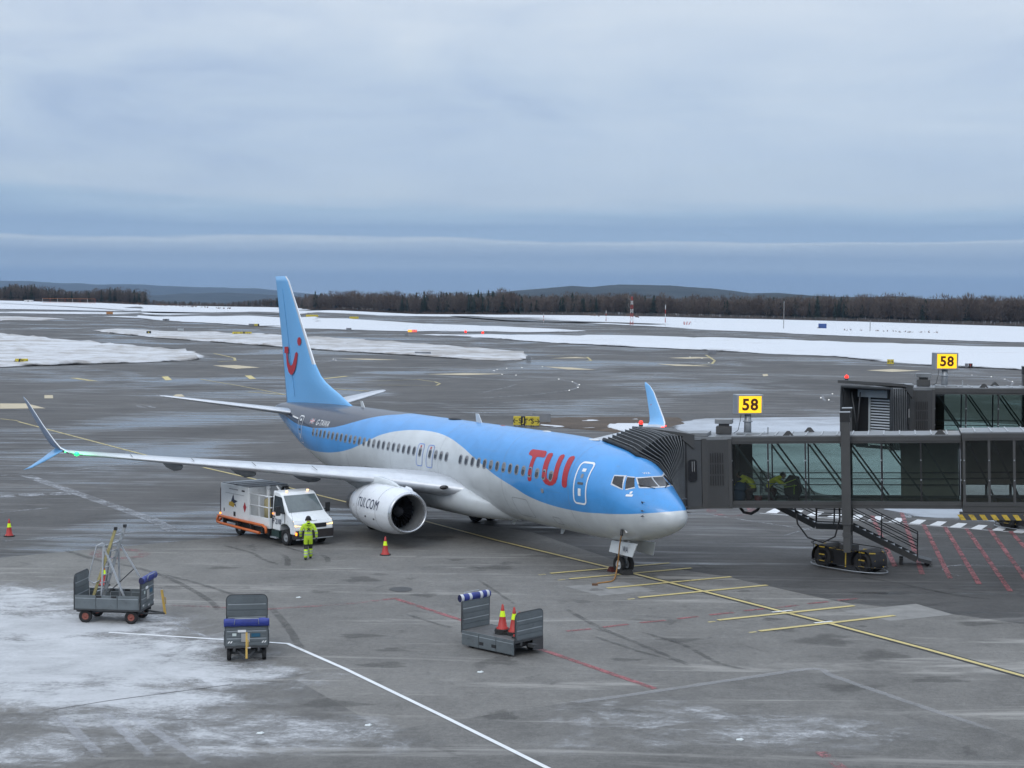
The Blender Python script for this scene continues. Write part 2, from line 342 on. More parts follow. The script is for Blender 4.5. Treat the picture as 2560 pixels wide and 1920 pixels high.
def drape(name, px, mat_, h=0.0, step=None, rough=0.0, parent=None, base=.004, world=None, kind=None):
    """a sheet with the outline px (photograph pixels) laid on the ground; h > 0 lifts its middle into a bank of snow"""
    pts = [G(*q) for q in px] if world is None else [V(q) for q in world]
    bm = bmesh.new(); vs = [bm.verts.new((q.x, q.y, 0)) for q in pts]; f = bm.faces.new(vs); bm.normal_update()
    bmesh.ops.triangulate(bm, faces=[f], ngon_method='EAR_CLIP')
    if step:
        xs = [q.x for q in pts]; ys = [q.y for q in pts]
        y = min(ys)
        while y < max(ys):
            y += step * max(1, y / 260); bmesh.ops.bisect_plane(bm, geom=bm.verts[:] + bm.edges[:] + bm.faces[:], plane_co=(0, y, 0), plane_no=(0, 1, 0))
        n_ = min(60, int((max(xs) - min(xs)) / (step * 2)) + 1)
        for i in range(1, n_): bmesh.ops.bisect_plane(bm, geom=bm.verts[:] + bm.edges[:] + bm.faces[:], plane_co=(min(xs) + (max(xs) - min(xs)) * i / n_, 0, 0), plane_no=(1, 0, 0))
    bd = {v for e in bm.edges if e.is_boundary for v in e.verts}
    for v in bm.verts:
        k_ = base + terrain(v.co.x, v.co.y) + (max(0, (v.co.y - 200) / 8000))
        if h and v not in bd: k_ += h * (1 + rough * (mnoise.noise(V((v.co.x * .21, v.co.y * .21, 3))) * 1.6 + mnoise.noise(V((v.co.x * .8, v.co.y * .8, 9))) * .8))
        v.co.z = k_
    for f in bm.faces: f.smooth = True
    bmesh.ops.recalc_face_normals(bm, faces=bm.faces)
    bm.verts.index_update(); fd = [0.0 if v in bd else 1.0 for v in bm.verts]
    me = bpy.data.meshes.new(name); bm.to_mesh(me); bm.free()
    if h: at_ = me.attributes.new('fade', 'FLOAT', 'POINT'); at_.data.foreach_set('value', fd)
    if me.polygons and me.polygons[0].normal.z < 0: me.flip_normals()
    me.materials.append(mat_); o = link(name, me, parent)
    if kind: o['kind'] = kind
    return o

# lighter concrete of the stand, older asphalt in front of it
slab = drape('apron', [(-500, 1440), (560, 1343), (1100, 1296), (1330, 1330), (1530, 1398), (1824, 1443), (2061, 1495), (2135, 1509), (2384, 1536), (2700, 1580), (2700, 1900), (2244, 1746), (2089, 1692), (2038, 1672), (1910, 1688), (1598, 1734), (1365, 1765), (969, 1828), (739, 1699), (583, 1711), (272, 1752), (132, 1775), (-500, 1830)], CONC, base=.004, kind='structure')
slab['label'] = 'pale concrete apron of the aircraft stand'
fore = drape('apron_edge', [(-500, 1830), (132, 1775), (272, 1752), (583, 1711), (739, 1699), (969, 1828), (1365, 1765), (1598, 1734), (1910, 1688), (2038, 1672), (2089, 1692), (2244, 1746), (2700, 1900), (2900, 2200), (1500, 2400), (-200, 2300)], CONC2, base=.005, kind='structure')
fore['label'] = 'darker frost-bitten asphalt in front of the stand'
drape('patch', [(1412, 1466), (1560, 1455), (1640, 1478), (1500, 1490)], pm('light concrete', (.215, .21, .20), .85, var=.2, scale=1.5), base=.009, parent=slab)
drape('patch', [(2108, 1528), (2290, 1510), (2384, 1537), (2225, 1553)], MATS['light concrete'], base=.009, parent=slab)

# rime and trodden snow on the stand: a thin sheet that only lies where it has not been scraped away
def rime_sheet():
    x0, x1, y0, y1, n_ = -21, 16, 30, 62, 90
    m = bpy.data.materials.new('rime'); m.use_nodes = True; t = m.node_tree; t.nodes.clear()
    c = N(t, 'ShaderNodeTexCoord').outputs['Object']; at = N(t, 'ShaderNodeAttribute', attribute_name='cover').outputs['Fac']
    mpx = N(t, 'ShaderNodeMapping'); mpx.inputs['Scale'].default_value = (.5, 1.3, 1); mpx.inputs['Rotation'].default_value = (0, 0, R(38)); L(t, c, mpx.inputs[0])
    nz = MATH(t, 'ADD', MATH(t, 'MULTIPLY', NOISE(t, c, .55, 6, .65, .7), .5), MATH(t, 'ADD', MATH(t, 'MULTIPLY', NOISE(t, mpx.outputs[0], 1.6, 6, .7, .5), .3), MATH(t, 'MULTIPLY', NOISE(t, c, 7, 4, .7), .2)))
    fac = MATH(t, 'MULTIPLY', SMOOTH(t, MATH(t, 'ADD', MATH(t, 'MULTIPLY', MATH(t, 'SUBTRACT', nz, .5), 1.7), at), -.02, .46), MATH(t, 'MULTIPLY', SMOOTH(t, at, -.10, .08), .76))
    df = N(t, 'ShaderNodeBsdfDiffuse'); L(t, RAMP(t, nz, [(.35, (.42, .43, .44)), (.65, (.68, .69, .71))]), df.inputs[0])
    tr = N(t, 'ShaderNodeBsdfTransparent'); mx = N(t, 'ShaderNodeMixShader'); L(t, fac, mx.inputs[0]); L(t, tr.outputs[0], mx.inputs[1]); L(t, df.outputs[0], mx.inputs[2])
    o_ = N(t, 'ShaderNodeOutputMaterial'); L(t, mx.outputs[0], o_.inputs[0])
    blobs = [(G(60, 1565), 6.0, 2.8, .72), (G(230, 1740), 5.0, 2.0, .66), (G(100, 1650), 6.4, 4.4, .82), (G(330, 1670), 4.4, 3.6, .70), (G(40, 1500), 5.0, 3.6, .55), (G(520, 1690), 4.0, 2.8, .52), (G(620, 1830), 4.4, 2.6, .46), (G(760, 1850), 4, 2.2, .38), (G(300, 1800), 3.6, 1.6, .48), (G(140, 1850), 3.0, 1.4, .40), (G(1640, 1790), 3.6, 2.6, .36), (G(2000, 1830), 4.4, 2.3, .36), (G(1500, 1860), 3.4, 1.6, .30), (G(1250, 1860), 3, 2, .15), (G(20, 1880), 3, 1.4, .46)]
    P = []; A = []
    for j in range(n_ + 1):
        for i in range(n_ + 1):
            x, y = x0 + (x1 - x0) * i / n_, y0 + (y1 - y0) * j / n_; a = -.25
            for b, rx, ry, k_ in blobs:
                d = ((x - b.x) / rx) ** 2 + ((y - b.y) / ry) ** 2; a = max(a, k_ * math.exp(-d * .9) * 1.15 - .25)
            P.append((x, y, .013)); A.append(a)
    Fq = [(j * (n_ + 1) + i, j * (n_ + 1) + i + 1, (j + 1) * (n_ + 1) + i + 1, (j + 1) * (n_ + 1) + i) for j in range(n_) for i in range(n_)]; Fq = [q for q in Fq if max(A[i] for i in q) > -.10]
    used = sorted({i for q in Fq for i in q}); ix = {v: k_ for k_, v in enumerate(used)}; P = [P[i] for i in used]; A = [A[i] for i in used]
    me = bpy.data.meshes.new('rime'); me.from_pydata(P, [], [tuple(ix[i] for i in q) for q in Fq])
    at_ = me.attributes.new('cover', 'FLOAT', 'POINT'); at_.data.foreach_set('value', A); me.materials.append(m)
    return link('rime', me)
tag(rime_sheet(), 'thin white rime trodden over the near corner of the apron', 'frost', None, 'stuff')

# ------------------------------------------------------------------ painted markings (parts of the apron and the taxiways)
def paint(name, col, wear, fadeto=None):
    m = bpy.data.materials.new(name); m.use_nodes = True; t = m.node_tree; p = t.nodes['Principled BSDF']
    c = N(t, 'ShaderNodeTexCoord').outputs['Object']
    nz = MATH(t, 'ADD', MATH(t, 'MULTIPLY', NOISE(t, c, 1.2, 6, .7, .4), .55), MATH(t, 'MULTIPLY', NOISE(t, c, 9, 5, .7), .45))
    L(t, RAMP(t, nz, [(.3, tuple(x * .8 for x in col)), (.7, col)]), p.inputs['Base Color']); p.inputs['Roughness'].default_value = .65
    tr = N(t, 'ShaderNodeBsdfTransparent'); mx = N(t, 'ShaderNodeMixShader'); L(t, SMOOTH(t, nz, wear - .1, wear + .12), mx.inputs[0])
    L(t, tr.outputs[0], mx.inputs[1]); L(t, p.outputs[0], mx.inputs[2]); L(t, mx.outputs[0], t.nodes['Material Output'].inputs[0]); return m
YEL = paint('yellow paint', (.58, .475, .20), .34); WHT = paint('white paint', (.74, .75, .76), .28); RED = paint('red paint', (.31, .10, .105), .46)
REDW = paint('worn red paint', (.33, .14, .145), .54); BLK = paint('black paint', (.03, .03, .03), .33); CRM = paint('cream paint', (.50, .42, .28), .30)
WHW = paint('worn white paint', (.36, .37, .39), .50); TYRE = paint('tyre rubber marks', (.10, .098, .095), .55); WETP = paint('drying damp', (.115, .112, .107), .49); WYEL = paint('worn yellow paint', (.5, .42, .2), .42)
def soft(name, col, amt, lo=.30, hi=.62, sc=.9):
    """a stain that thins out towards its rim (attribute fade) and breaks up in patches"""
    m = bpy.data.materials.new(name); m.use_nodes = True; t = m.node_tree; p = t.nodes['Principled BSDF']; c = N(t, 'ShaderNodeTexCoord').outputs['Object']; at = N(t, 'ShaderNodeAttribute', attribute_name='fade').outputs['Fac']
    nz = MATH(t, 'ADD', MATH(t, 'MULTIPLY', NOISE(t, c, sc, 5, .6, .6), .7), MATH(t, 'MULTIPLY', NOISE(t, c, 6, 4, .6), .3))
    p.inputs['Base Color'].default_value = (*col, 1); p.inputs['Roughness'].default_value = .8
    fac = MATH(t, 'MULTIPLY', SMOOTH(t, MATH(t, 'ADD', MATH(t, 'MULTIPLY', at, .55), MATH(t, 'SUBTRACT', nz, .25)), lo, hi), amt)
    tr = N(t, 'ShaderNodeBsdfTransparent'); mx = N(t, 'ShaderNodeMixShader'); L(t, MATH(t, 'MULTIPLY', fac, SMOOTH(t, at, 0, .45)), mx.inputs[0]); L(t, tr.outputs[0], mx.inputs[1]); L(t, p.outputs[0], mx.inputs[2]); L(t, mx.outputs[0], t.nodes['Material Output'].inputs[0]); return m
STAIN = soft('damp stain', (.062, .06, .057), .27, .34, .72, .7); SKID = soft('tyre rubber track', (.05, .049, .048), .34, .46, .78, 1.8); RIMET = soft('rime in tracks', (.50, .51, .54), .34, .42, .78, 1.8); SEAM = soft('worn joint', (.36, .36, .365), .42, .38, .72, 1.4)
def fade_mesh(name, P, F, A, mat_, parent):
    me = bpy.data.meshes.new(name); me.from_pydata([tuple(q) for q in P], [], F); at_ = me.attributes.new('fade', 'FLOAT', 'POINT'); at_.data.foreach_set('value', A); me.materials.append(mat_); return link(name, me, parent)
def soft_line(px, wd, mat_, name, parent, base):
    pts = [G(q[0], q[1]) for q in smooth_poly([(*q, 0) for q in px], 6)]; n_ = len(pts); P = []; A = []
    for i, p_ in enumerate(pts):
        d = (pts[min(i + 1, n_ - 1)] - pts[max(i - 1, 0)]).normalized(); nr = V((-d.y, d.x, 0)); e_ = min(1, min(i, n_ - 1 - i) / 3)
        for k_, f_ in ((-1, 0), (-.5, .8), (.5, .8), (1, 0)): q = p_ + nr * wd * .65 * k_; P.append((q.x, q.y, base)); A.append(f_ * e_)
    return fade_mesh(name, P, [(i * 4 + j, i * 4 + j + 1, i * 4 + j + 5, i * 4 + j + 4) for i in range(n_ - 1) for j in range(3)], A, mat_, parent)
def soft_blot(cx, cy, rx, ry, mat_, name, parent, base):
    c_ = G(cx, cy); P = [(c_.x, c_.y, base)]; A = [1.0]; n_ = 26
    for ring_, f_ in ((.55, .75), (1.0, 0)):
        for i in range(n_): a_ = 2 * pi * i / n_; k_ = ring_ * (1 + .22 * sin(3 * a_ + cx) + .12 * sin(7 * a_ + cy)); q = G(cx + rx * 1.15 * k_ * cos(a_), cy + ry * 1.15 * k_ * sin(a_)); P.append((q.x, q.y, base)); A.append(f_)
    F = [(0, 1 + i, 1 + (i + 1) % n_) for i in range(n_)] + [(1 + i, 1 + n_ + i, 1 + n_ + (i + 1) % n_, 1 + (i + 1) % n_) for i in range(n_)]
    return fade_mesh(name, P, F, A, mat_, parent)
_lift = [0]
def line(px, wd, mat_, name, parent=None, base=.012, world=None, step=None):
    pts = [G(*q) for q in px] if world is None else [V(q) for q in world]
    if step:
        out = [pts[0]]
        for a, b in zip(pts, pts[1:]):
            n_ = max(1, int((b - a).length / step)); out += [a.lerp(b, i / n_) for i in range(1, n_ + 1)]
        pts = out
    A = []; B = []
    for i, p_ in enumerate(pts):
        d1 = (pts[i] - pts[i - 1]) if i else (pts[1] - pts[0]); d2 = (pts[i + 1] - pts[i]) if i < len(pts) - 1 else d1
        d1 = V((d1.x, d1.y, 0)).normalized(); d2 = V((d2.x, d2.y, 0)).normalized(); t = (d1 + d2).normalized(); nrm = V((-t.y, t.x, 0)); k_ = wd / 2 / max(.4, nrm.dot(V((-d1.y, d1.x, 0))))
        for lst, s_ in ((A, 1), (B, -1)):
            q = p_ + nrm * k_ * s_; lst.append((q.x, q.y, terrain(q.x, q.y) + base + max(0, (q.y - 150) / 6000)))
    n_ = len(pts); mb = MB(); mb.add(A + B, [(i, n_ + i, n_ + i + 1, i + 1) for i in range(n_ - 1)])
    o = mb.build(name, mat_, parent)
    return o
def smooth_poly(pts, n_=6):
    out = []
    for i in range(len(pts) - 1):
        p0, p1, p2, p3 = (V(pts[max(0, i - 1)]), V(pts[i]), V(pts[i + 1]), V(pts[min(len(pts) - 1, i + 2)]))
        for k_ in range(n_):
            t = k_ / n_; out.append(tuple(.5 * ((2 * p1) + (p2 - p0) * t + (2 * p0 - 5 * p1 + 4 * p2 - p3) * t * t + (3 * p1 - p0 - 3 * p2 + p3) * t ** 3)))
    return out + [tuple(pts[-1])]
# lead-in line with black borders, six stop bars
NOSE = V((6.74, 58.68, 0)); TH = R(-57.55); FW = V((cos(TH), sin(TH), 0)); SB = V((sin(TH), -cos(TH), 0))
def LW(x, y, z=0.0): return NOSE - FW * x + SB * y + V((0, 0, z))
a_, b_ = G(1518, 1418), G(2560, 1691.6)
lead = [G(*q) for q in ((509, 1169), (661, 1204), (786, 1236), (877, 1258.5), (1055, 1301.5), (1240, 1351), (1518, 1418), (1700, 1464), (1964, 1532), (2073, 1559), (2322, 1625.5), (2560, 1691.6))]; lead.append(b_ + (b_ - a_).normalized() * 12)
line(None, .42, BLK, 'black_marking', slab, .016, lead[4:]); line(None, .19, YEL, 'yellow_marking', slab, .020, lead)
for p0, p1 in (((1376, 1434.5), (1674, 1408.5)), ((1423.7, 1448.4), (1729, 1421)), ((1517.7, 1471.6), (1828, 1443)), ((1596.8, 1495), (1917.7, 1464)), ((1795, 1551.6), (2135.5, 1515.5)), ((1898, 1579), (2236.5, 1540))):
    line([p0, p1], .20, YEL, 'yellow_marking', slab, .024)
for p0, p1 in (((1930, 1532), (1981, 1527)), ((2036, 1559), (2081, 1554.5))): line([p0, p1], .12, WHT, 'white_marking', slab, .026)
for q in ((1355, 1437), (1404, 1450), (1578, 1498), (1779, 1555), (1882, 1581)): line([(q[0] - 9, q[1] + 1), (q[0] + 9, q[1] - 1)], .12, WYEL, 'yellow_marking', slab)
# red safety lines
line([(427, 1513), (661, 1524), (860, 1511), (960, 1500)], .22, REDW, 'red_marking', slab); line([(960, 1500), (988, 1497), (1155, 1551.6), (1346, 1621.6), (1637.6, 1722.7)], .22, RED, 'red_marking', slab, .014)
for p0, p1 in (((1416, 1578.8), (1478, 1573)), ((1507, 1569), (1571.5, 1561)), ((1600.7, 1557.5), (1663, 1551.6)), ((1694, 1547.7), (1744.7, 1542)), ((1774, 1538), (1834, 1532)), ((1859, 1528), (1925, 1521)), ((1940, 1519.5), (1995.5, 1514)), ((2019, 1510), (2071, 1505)), ((2093, 1502), (2143, 1497))):
    line([p0, p1], .17, RED, 'red_marking', slab, .015)
for p0, p1 in (((2254, 1281), (2305.6, 1436)), ((2309, 1311.6), (2376, 1447)), ((2362, 1317.5), (2448, 1461)), ((2416, 1322), (2525.5, 1478.6)), ((2472.6, 1321), (2580, 1470)), ((2526.6, 1329), (2600, 1410)), ((2180, 1290), (2237.5, 1417))):
    line([p0, p1], .21, RED, 'red_marking', slab, .014)
line([(2050, 1880), (2110, 1925)], .3, REDW, 'red_marking', slab)
for cx, cy, rx, ry in ((300, 1385, 62, 11), (1830, 1277, 52, 13)):   # faded red lozenges
    line(smooth_poly([(cx + rx * cos(i * pi / 4), cy + ry * sin(i * pi / 4), 0)[:2] + (0,) for i in range(9)], 3) and [(cx + rx * cos(i * pi / 12), cy + ry * sin(i * pi / 12)) for i in range(25)], .5, REDW, 'red_marking', slab, .013)
# white lines: the road edge in front, the checkered edge behind the bridge
line([(175, 1575), (272, 1582)], .13, WHW, 'white_marking', slab); line([(272, 1582), (544, 1599), (719, 1610), (860, 1672), (1100, 1788), (1365.5, 1920), (1500, 1986)], .14, WHT, 'white_marking', slab, .018)
line([(0, 1354), (560, 1315)], .15, WHW, 'white_marking', ground); line([(430, 1555), (530, 1600)], .14, WHW, 'white_marking', slab)
z7 = lambda a, b: (2040 + a * .2351, 1180 + b * .2351)
for i in range(-5, 10):
    x, y = 550 + 217.5 * i, 514 + 17.2 * i + .25 * i * i
    drape('white_square', [z7(x, y), z7(x + 92, y - 43), z7(x + 190, y - 37), z7(x + 120, y + 8)], WHT, base=.012, parent=ground)
line([z7(-600, 440), z7(550, 523), z7(1300, 580), z7(2400, 665)], .12, WHT, 'white_marking', ground); line([z7(925, 340), z7(985, 490)], .35, WHW, 'white_marking', ground)
line([z7(1530, 1110), z7(1420, 1080), z7(1350, 1035), z7(1400, 1005), z7(1550, 990), z7(2250, 995)], .12, WHW, 'white_marking', ground)
# lines and painted shapes of the taxiways
for pts, wd, mt in (([(0, 1189), (150, 1180), (358, 1155)], .25, WHW), ([(45, 1054), (368, 1139), (470, 1160)], .25, WYEL), ([(65, 1189), (377, 1298), (440, 1330)], .7, WHW), 
    ([(0, 1047), (45, 1052)], .25, WYEL), ([(914, 953.6), (1045, 949), (1088, 955), (1100, 959.5), (1091, 963.8), (943, 963)], .28, WYEL), ([(810, 947), (868, 940.6)], .7, YEL), ([(833, 972), (920, 978)], .5, WYEL), ([(620, 980), (715, 987)], .45, WYEL), ([(715, 987), (600, 965), (500, 948)], .25, WYEL),
    ([(1397, 948.6), (1431, 955), (1446, 962), (1444, 969.4), (1423, 976), (1345, 986), (1200, 995.5)], .35, WHW), ([(1446, 970), (1528, 971)], .3, WHW), ([(1291, 921), (1254, 921), (1235, 926), (1241, 932), (1270, 936)], .4, WHW), ([(1200, 1010), (1400, 1000), (1900, 1010)], .3, WHW),
    ([(795, 908), (838, 902), (838, 896), (800, 894)], .45, WHW), ([(1765, 888), (1787, 902), (1780, 910), (1720, 915)], .45, WYEL), ([(1365, 889), (1468, 893), (1478, 902), (1465, 903)], .45, WYEL), ([(2430, 938), (2510, 948), (2533, 957), (2528, 964)], .35, WHW), ([(2081, 985), (2056, 990), (2061, 1002), (2090, 1005)], .35, WHW), ([(1627, 944), (1640, 936), (1700, 939), (1860, 950)], .35, WHW),
    ([(535, 884), (586, 895), (588, 902), (545, 905)], .5, WYEL), ([(660, 914), (700, 907), (735, 906)], .4, WHW), ([(1200, 983), (1270, 968), (1290, 961)], .3, WHW), ([(0, 1282), (120, 1270)], .2, WHW), ([(1690, 1270), (1760, 1285), (2060, 1330)], .14, WHW), ([(1960, 1340), (2060, 1310), (2150, 1320)], .1, WHW)):
    line(pts, wd, mt, 'yellow_marking' if mt in (YEL, WYEL) else 'white_marking', ground, .012)
for quad, mt in (([(111, 988), (132, 988), (133, 996), (111, 996)], CRM), ([(430, 992), (440, 986), (455, 986), (462, 992)], CRM), ([(404, 942), (420, 941), (430, 950), (414, 951)], YEL), ([(612, 939), (628, 939), (640, 947), (624, 948)], YEL), ([(174, 945), (195, 945), (246, 953), (225, 953)], WYEL), ([(0, 1009), (68, 1009), (114, 1021), (0, 1022)], CRM),
    ([(532, 914), (590, 913), (650, 919), (590, 922)], CRM), ([(1067, 936), (1160, 933), (1266, 935), (1160, 938)], CRM), ([(840, 897), (920, 897), (1000, 900), (920, 900)], CRM), ([(1374, 896), (1440, 893), (1480, 896)], CRM), ([(1360, 917), (1430, 919), (1490, 925), (1420, 924)], CRM), ([(1640, 910), (1720, 912), (1780, 916), (1690, 915)], CRM), ([(2166, 926), (2230, 923), (2302, 927), (2230, 930)], CRM), ([(1906, 936), (1918, 935), (1921, 940), (1908, 941)], CRM), ([(1670, 895), (1740, 893), (1790, 895), (1720, 897)], CRM), ([(338, 1014.5), (352, 1015), (368, 1020), (352, 1019.5)], WHW), ([(361, 1014), (375, 1015), (391, 1019.5), (375, 1019)], WHW),
    ([(0, 1236), (32, 1236), (42, 1243), (0, 1245)], WHW), ([(40, 1235), (105, 1233), (118, 1240), (55, 1242)], WHW), ([(117, 1233), (165, 1230), (180, 1237), (130, 1239)], WHW)):
    drape('yellow_patch' if mt in (YEL, CRM, WYEL) else 'white_patch', quad, mt, base=.014, parent=ground, step=None)
# tyre marks, drying damp and trodden tracks
zt_ = lambda a, b: (530 + a * .14467, 1180 + b * .14467)
for pts, wd in (([zt_(150, 1260), zt_(450, 1340), zt_(700, 1410), zt_(900, 1520), zt_(1250, 1640)], .28), ([zt_(600, 1330), zt_(820, 1380)], .25), ([zt_(1180, 1410), zt_(1280, 1480), zt_(1310, 1560), zt_(1280, 1660)], .35), ([zt_(930, 1225), zt_(1300, 1310), zt_(1600, 1400), zt_(1850, 1470)], .25), ([zt_(0, 1210), zt_(900, 1200)], .25), ([zt_(1250, 1290), zt_(1550, 1380)], .22), ([zt_(1880, 1430), zt_(1990, 1500), zt_(2010, 1600)], .35),
    ([(130, 1365), (240, 1400), (340, 1420), (430, 1450), (520, 1500), (550, 1530)], .35), ([(370, 1430), (480, 1455), (590, 1490), (620, 1505)], .3), ([(660, 1500), (720, 1570), (760, 1640)], .4), ([(1390, 1510), (1500, 1570), (1620, 1620), (1760, 1680)], .3), ([(1560, 1570), (1700, 1610), (1800, 1660), (1900, 1680)], .28), ([(1450, 1580), (1600, 1630), (1720, 1660)], .25), ([(1470, 1567), (1530, 1585)], .3), ([(1180, 1440), (1240, 1480), (1300, 1520)], .2), ([(980, 1525), (1090, 1560), (1140, 1572)], .25), ([(2130, 1440), (2250, 1460), (2400, 1490), (2500, 1500)], .3)):
    soft_line(pts, wd * .85, SKID, 'tyre_track', slab, .021)
for cx, cy, rx, ry in ((1250, 1653, 52, 12), (700, 1690, 60, 8), (830, 1760, 90, 12), (1250, 1790, 50, 14), (1560, 1780, 40, 8), (2120, 1720, 90, 12), (2350, 1700, 80, 9), (2440, 1560, 60, 6), (420, 1470, 60, 5), (560, 1420, 50, 4), (1380, 1390, 60, 6), (1090, 1345, 60, 7), (1230, 1420, 70, 5), (900, 1590, 60, 6), (1700, 1600, 60, 7), (1560, 1650, 50, 5), (2060, 1602, 85, 16), (2200, 1640, 70, 16), (1960, 1575, 40, 7), (960, 1663, 75, 9), (1930, 1548, 30, 4), (980, 1625, 45, 6), (905, 1450, 50, 8), (1060, 1488, 40, 6), (1490, 1475, 22, 4), (1700, 1452, 40, 5), (2155, 1566, 16, 2.5), (1860, 1478, 20, 3), (1500, 1425, 45, 6), (1620, 1440, 30, 4), (800, 1480, 30, 4), (1140, 1400, 25, 3)):
    soft_blot(cx, cy, rx, ry, STAIN, 'damp_stain', slab, .0105)
cov = drape('manhole_cover', [(1002 + 29 * cos(i * pi / 10), 1474 + 6 * sin(i * pi / 10)) for i in range(20)], pm('cast iron', (.06, .06, .06), .6, .3), base=.017, parent=slab)
for pts in ([(133, 1772), (200, 1840), (262, 1905)], [(240, 1765), (310, 1830), (400, 1915)], [(280, 1760), (420, 1850), (540, 1925)]):
    soft_line(pts, .34, RIMET, 'tyre_track', fore, .016)
line([(132, 1776), (272, 1753), (583, 1712)], .04, pm('joint filler', (.09, .09, .09), .8), 'slab_joint', slab, .019); soft_line([(1365, 1766), (1598, 1735), (1910, 1689), (2038, 1673), (2089, 1693), (2244, 1747), (2560, 1852)], .30, SEAM, 'slab_joint', slab, .014)
line([(1830, 1444), (2061, 1496), (2135, 1510)], .06, MATS['joint filler'], 'slab_joint', slab, .019)
for q in ((746, 1495), (1849, 1851), (920, 1815), (1200, 1682), (650, 1835)):      # scraps of paper and ice
    p_ = G(*q); mb = MB(); mb.prism([(-.09, -.04, 0), (.05, -.06, 0), (.1, .02, 0), (0, .07, 0), (-.08, .04, 0)], (.01, 0, .02)); mb.prism([(-.02, -.03, .01), (.07, -.02, .01), (.05, .05, .01)], (0, 0, .03))
    o = mb.build('litter', pm('paper', (.7, .74, .74), .8)); o.location = p_ + V((0, 0, .012))
    tag(o, {1402: 'pale scrap of paper on the apron near the dashed red line', 746: 'white scrap of ice on the apron behind the rear-facing cart', 1849: 'white scrap on the dark asphalt at lower right', 920: 'white scrap beside the white road line at the bottom', 1200: 'pale green scrap in front of the cart carrying cones', 650: 'white scrap on the frosty asphalt at lower left'}[q[0]], 'litter', 'scraps lying on the apron')

# ------------------------------------------------------------------ snow, turf, ice
def bank(px, mt, h, label, step=6, rough=.5): return tag(drape('snow_field', px, mt, h, step, rough, base=.02), label, None, None, 'structure')
bank([(-260, 828), (0, 836), (116, 846), (260, 862), (376, 872), (463, 880), (535, 893), (492, 901), (376, 907), (231, 911), (87, 916), (-260, 930)], DIRTY, .45, 'ploughed grey-white snow island at the left', 4, .9)
bank([(214, 826), (260, 825), (434, 830), (579, 835), (640, 836.5), (772, 845), (905, 851), (1049, 862), (1194, 873), (1310, 885), (1344, 898), (1289, 904), (1165, 900), (1049, 891), (905, 882.5), (783, 875), (640, 864), (521, 855), (376, 845), (260, 832)], DIRTY, .4, 'long snow island between the taxiways', 5, .8)
bank([(185, 789), (347, 791), (492, 791), (640, 791), (760, 796), (847, 797), (1020, 807), (1223, 817), (1400, 823), (1474, 829), (1387, 832), (1300, 832), (1194, 831), (1049, 830), (905, 827.5), (789, 823), (640, 816), (492, 807), (347, 797)], SNOW, .4, 'white snow strip behind the aircraft tail', 12, .4)
bank([(-200, 777), (0, 780), (202, 781), (269, 782), (400, 783.5), (550, 785.6), (260, 787.6), (0, 784), (-200, 782)], SNOW, .25, 'thin far snow strip at the left', 14, .4)
bank([(-200, 788), (0, 791), (72, 793), (174, 798.6), (116, 804), (0, 803), (-200, 800)], DIRTY, .3, 'small snow patch at the left edge', 10, .5)
bank([(1020, 838), (1078, 836), (1223, 839.5), (1300, 840.6), (1502, 842), (1734, 846), (1940, 851), (2209, 862), (2560, 874), (2700, 878), (2700, 934), (2560, 926), (2412, 920), (2209, 908.5), (2093, 893), (1920, 887), (1763, 877), (1589, 869.5), (1445, 862), (1300, 853.6), (1252, 849), (1107, 841)], SNOW, .45, 'broad snow bank between runway and taxiway on the right', 6, .6)
top = []
for q in [-.36 + .02 * i for i in range(37)]:
    Y = lerp_tab(EDGE_Y, q) - 8; top.append((q * Y, Y, 0))
low = [G(*q) for q in ((2760, 868), (2560, 858), (2209, 846), (1940, 833.6), (1734, 827), (1647, 818), (1474, 811), (1400, 804), (1223, 796), (1020, 791.5), (876, 788), (760, 785.6), (640, 781), (333, 779), (202, 777), (0, 775), (-120, 774))]
tag(drape('snow_field', None, SNOW, .3, 34, .4, base=.02, world=top + low), 'far white snow field in front of the wood', None, None, 'structure')
for pts, wd in (([(1150, 792), (1300, 803.5), (1450, 807), (1650, 813.5)], 16), ([(0, 760), (160, 768), (333, 778.5)], 6), ([(560, 783), (640, 784), (760, 788)], 10)):
    o = line(pts, wd, ASPH, 'service_road', None, .55, step=25); tag(o, {16: 'bare asphalt road crossing the far snow on the right', 6: 'narrow dark road crossing the far snow on the left', 10: 'dark road behind the aircraft tail'}[wd], None, None, 'structure')
tag(drape('turf', [(1325, 1064), (1347, 1058), (1379, 1044.6), (1460, 1043), (1576, 1044), (1700, 1046), (1720, 1060), (1560, 1085), (1504, 1078), (1431, 1072)], TURF, .12, 2, .8), 'patch of brown winter turf beside the yellow taxi sign', None, None, 'structure')
bank([(1500, 1073), (1520, 1066), (1560, 1063), (1640, 1064), (1650, 1078), (1560, 1082)], SNOW, .25, 'low snow heap on the turf left of the bridge', 1.2, .6)
bank([(1425, 1054), (1470, 1051), (1520, 1054), (1540, 1058), (1470, 1058)], SNOW, .12, 'strip of snow on the brown turf', 1.5, .6); bank([(1440, 1071), (1500, 1069), (1530, 1074), (1460, 1075.5)], SNOW, .1, 'second strip of snow on the brown turf', 1.5, .6); bank([(1350, 1064), (1385, 1063), (1420, 1069), (1380, 1071)], SNOW, .1, 'little snow strip at the foot of the yellow sign', 1.5, .6); bank([(1545, 1049), (1580, 1047.5), (1640, 1049), (1600, 1052)], SNOW, .1, 'snow strip at the far side of the turf', 1.5, .6)
tag(drape('ice_field', [(1655, 1056), (1750, 1047), (1850, 1045), (2100, 1042), (2560, 1062), (2900, 1080), (2900, 1370), (2560, 1314), (2369, 1299), (2266, 1291), (2204, 1273), (2157, 1262), (2050, 1235), (1900, 1180), (1800, 1120), (1690, 1078)], ICE, .03, 2.5, .6), 'rimed pale ground behind the passenger bridge', None, None, 'structure')

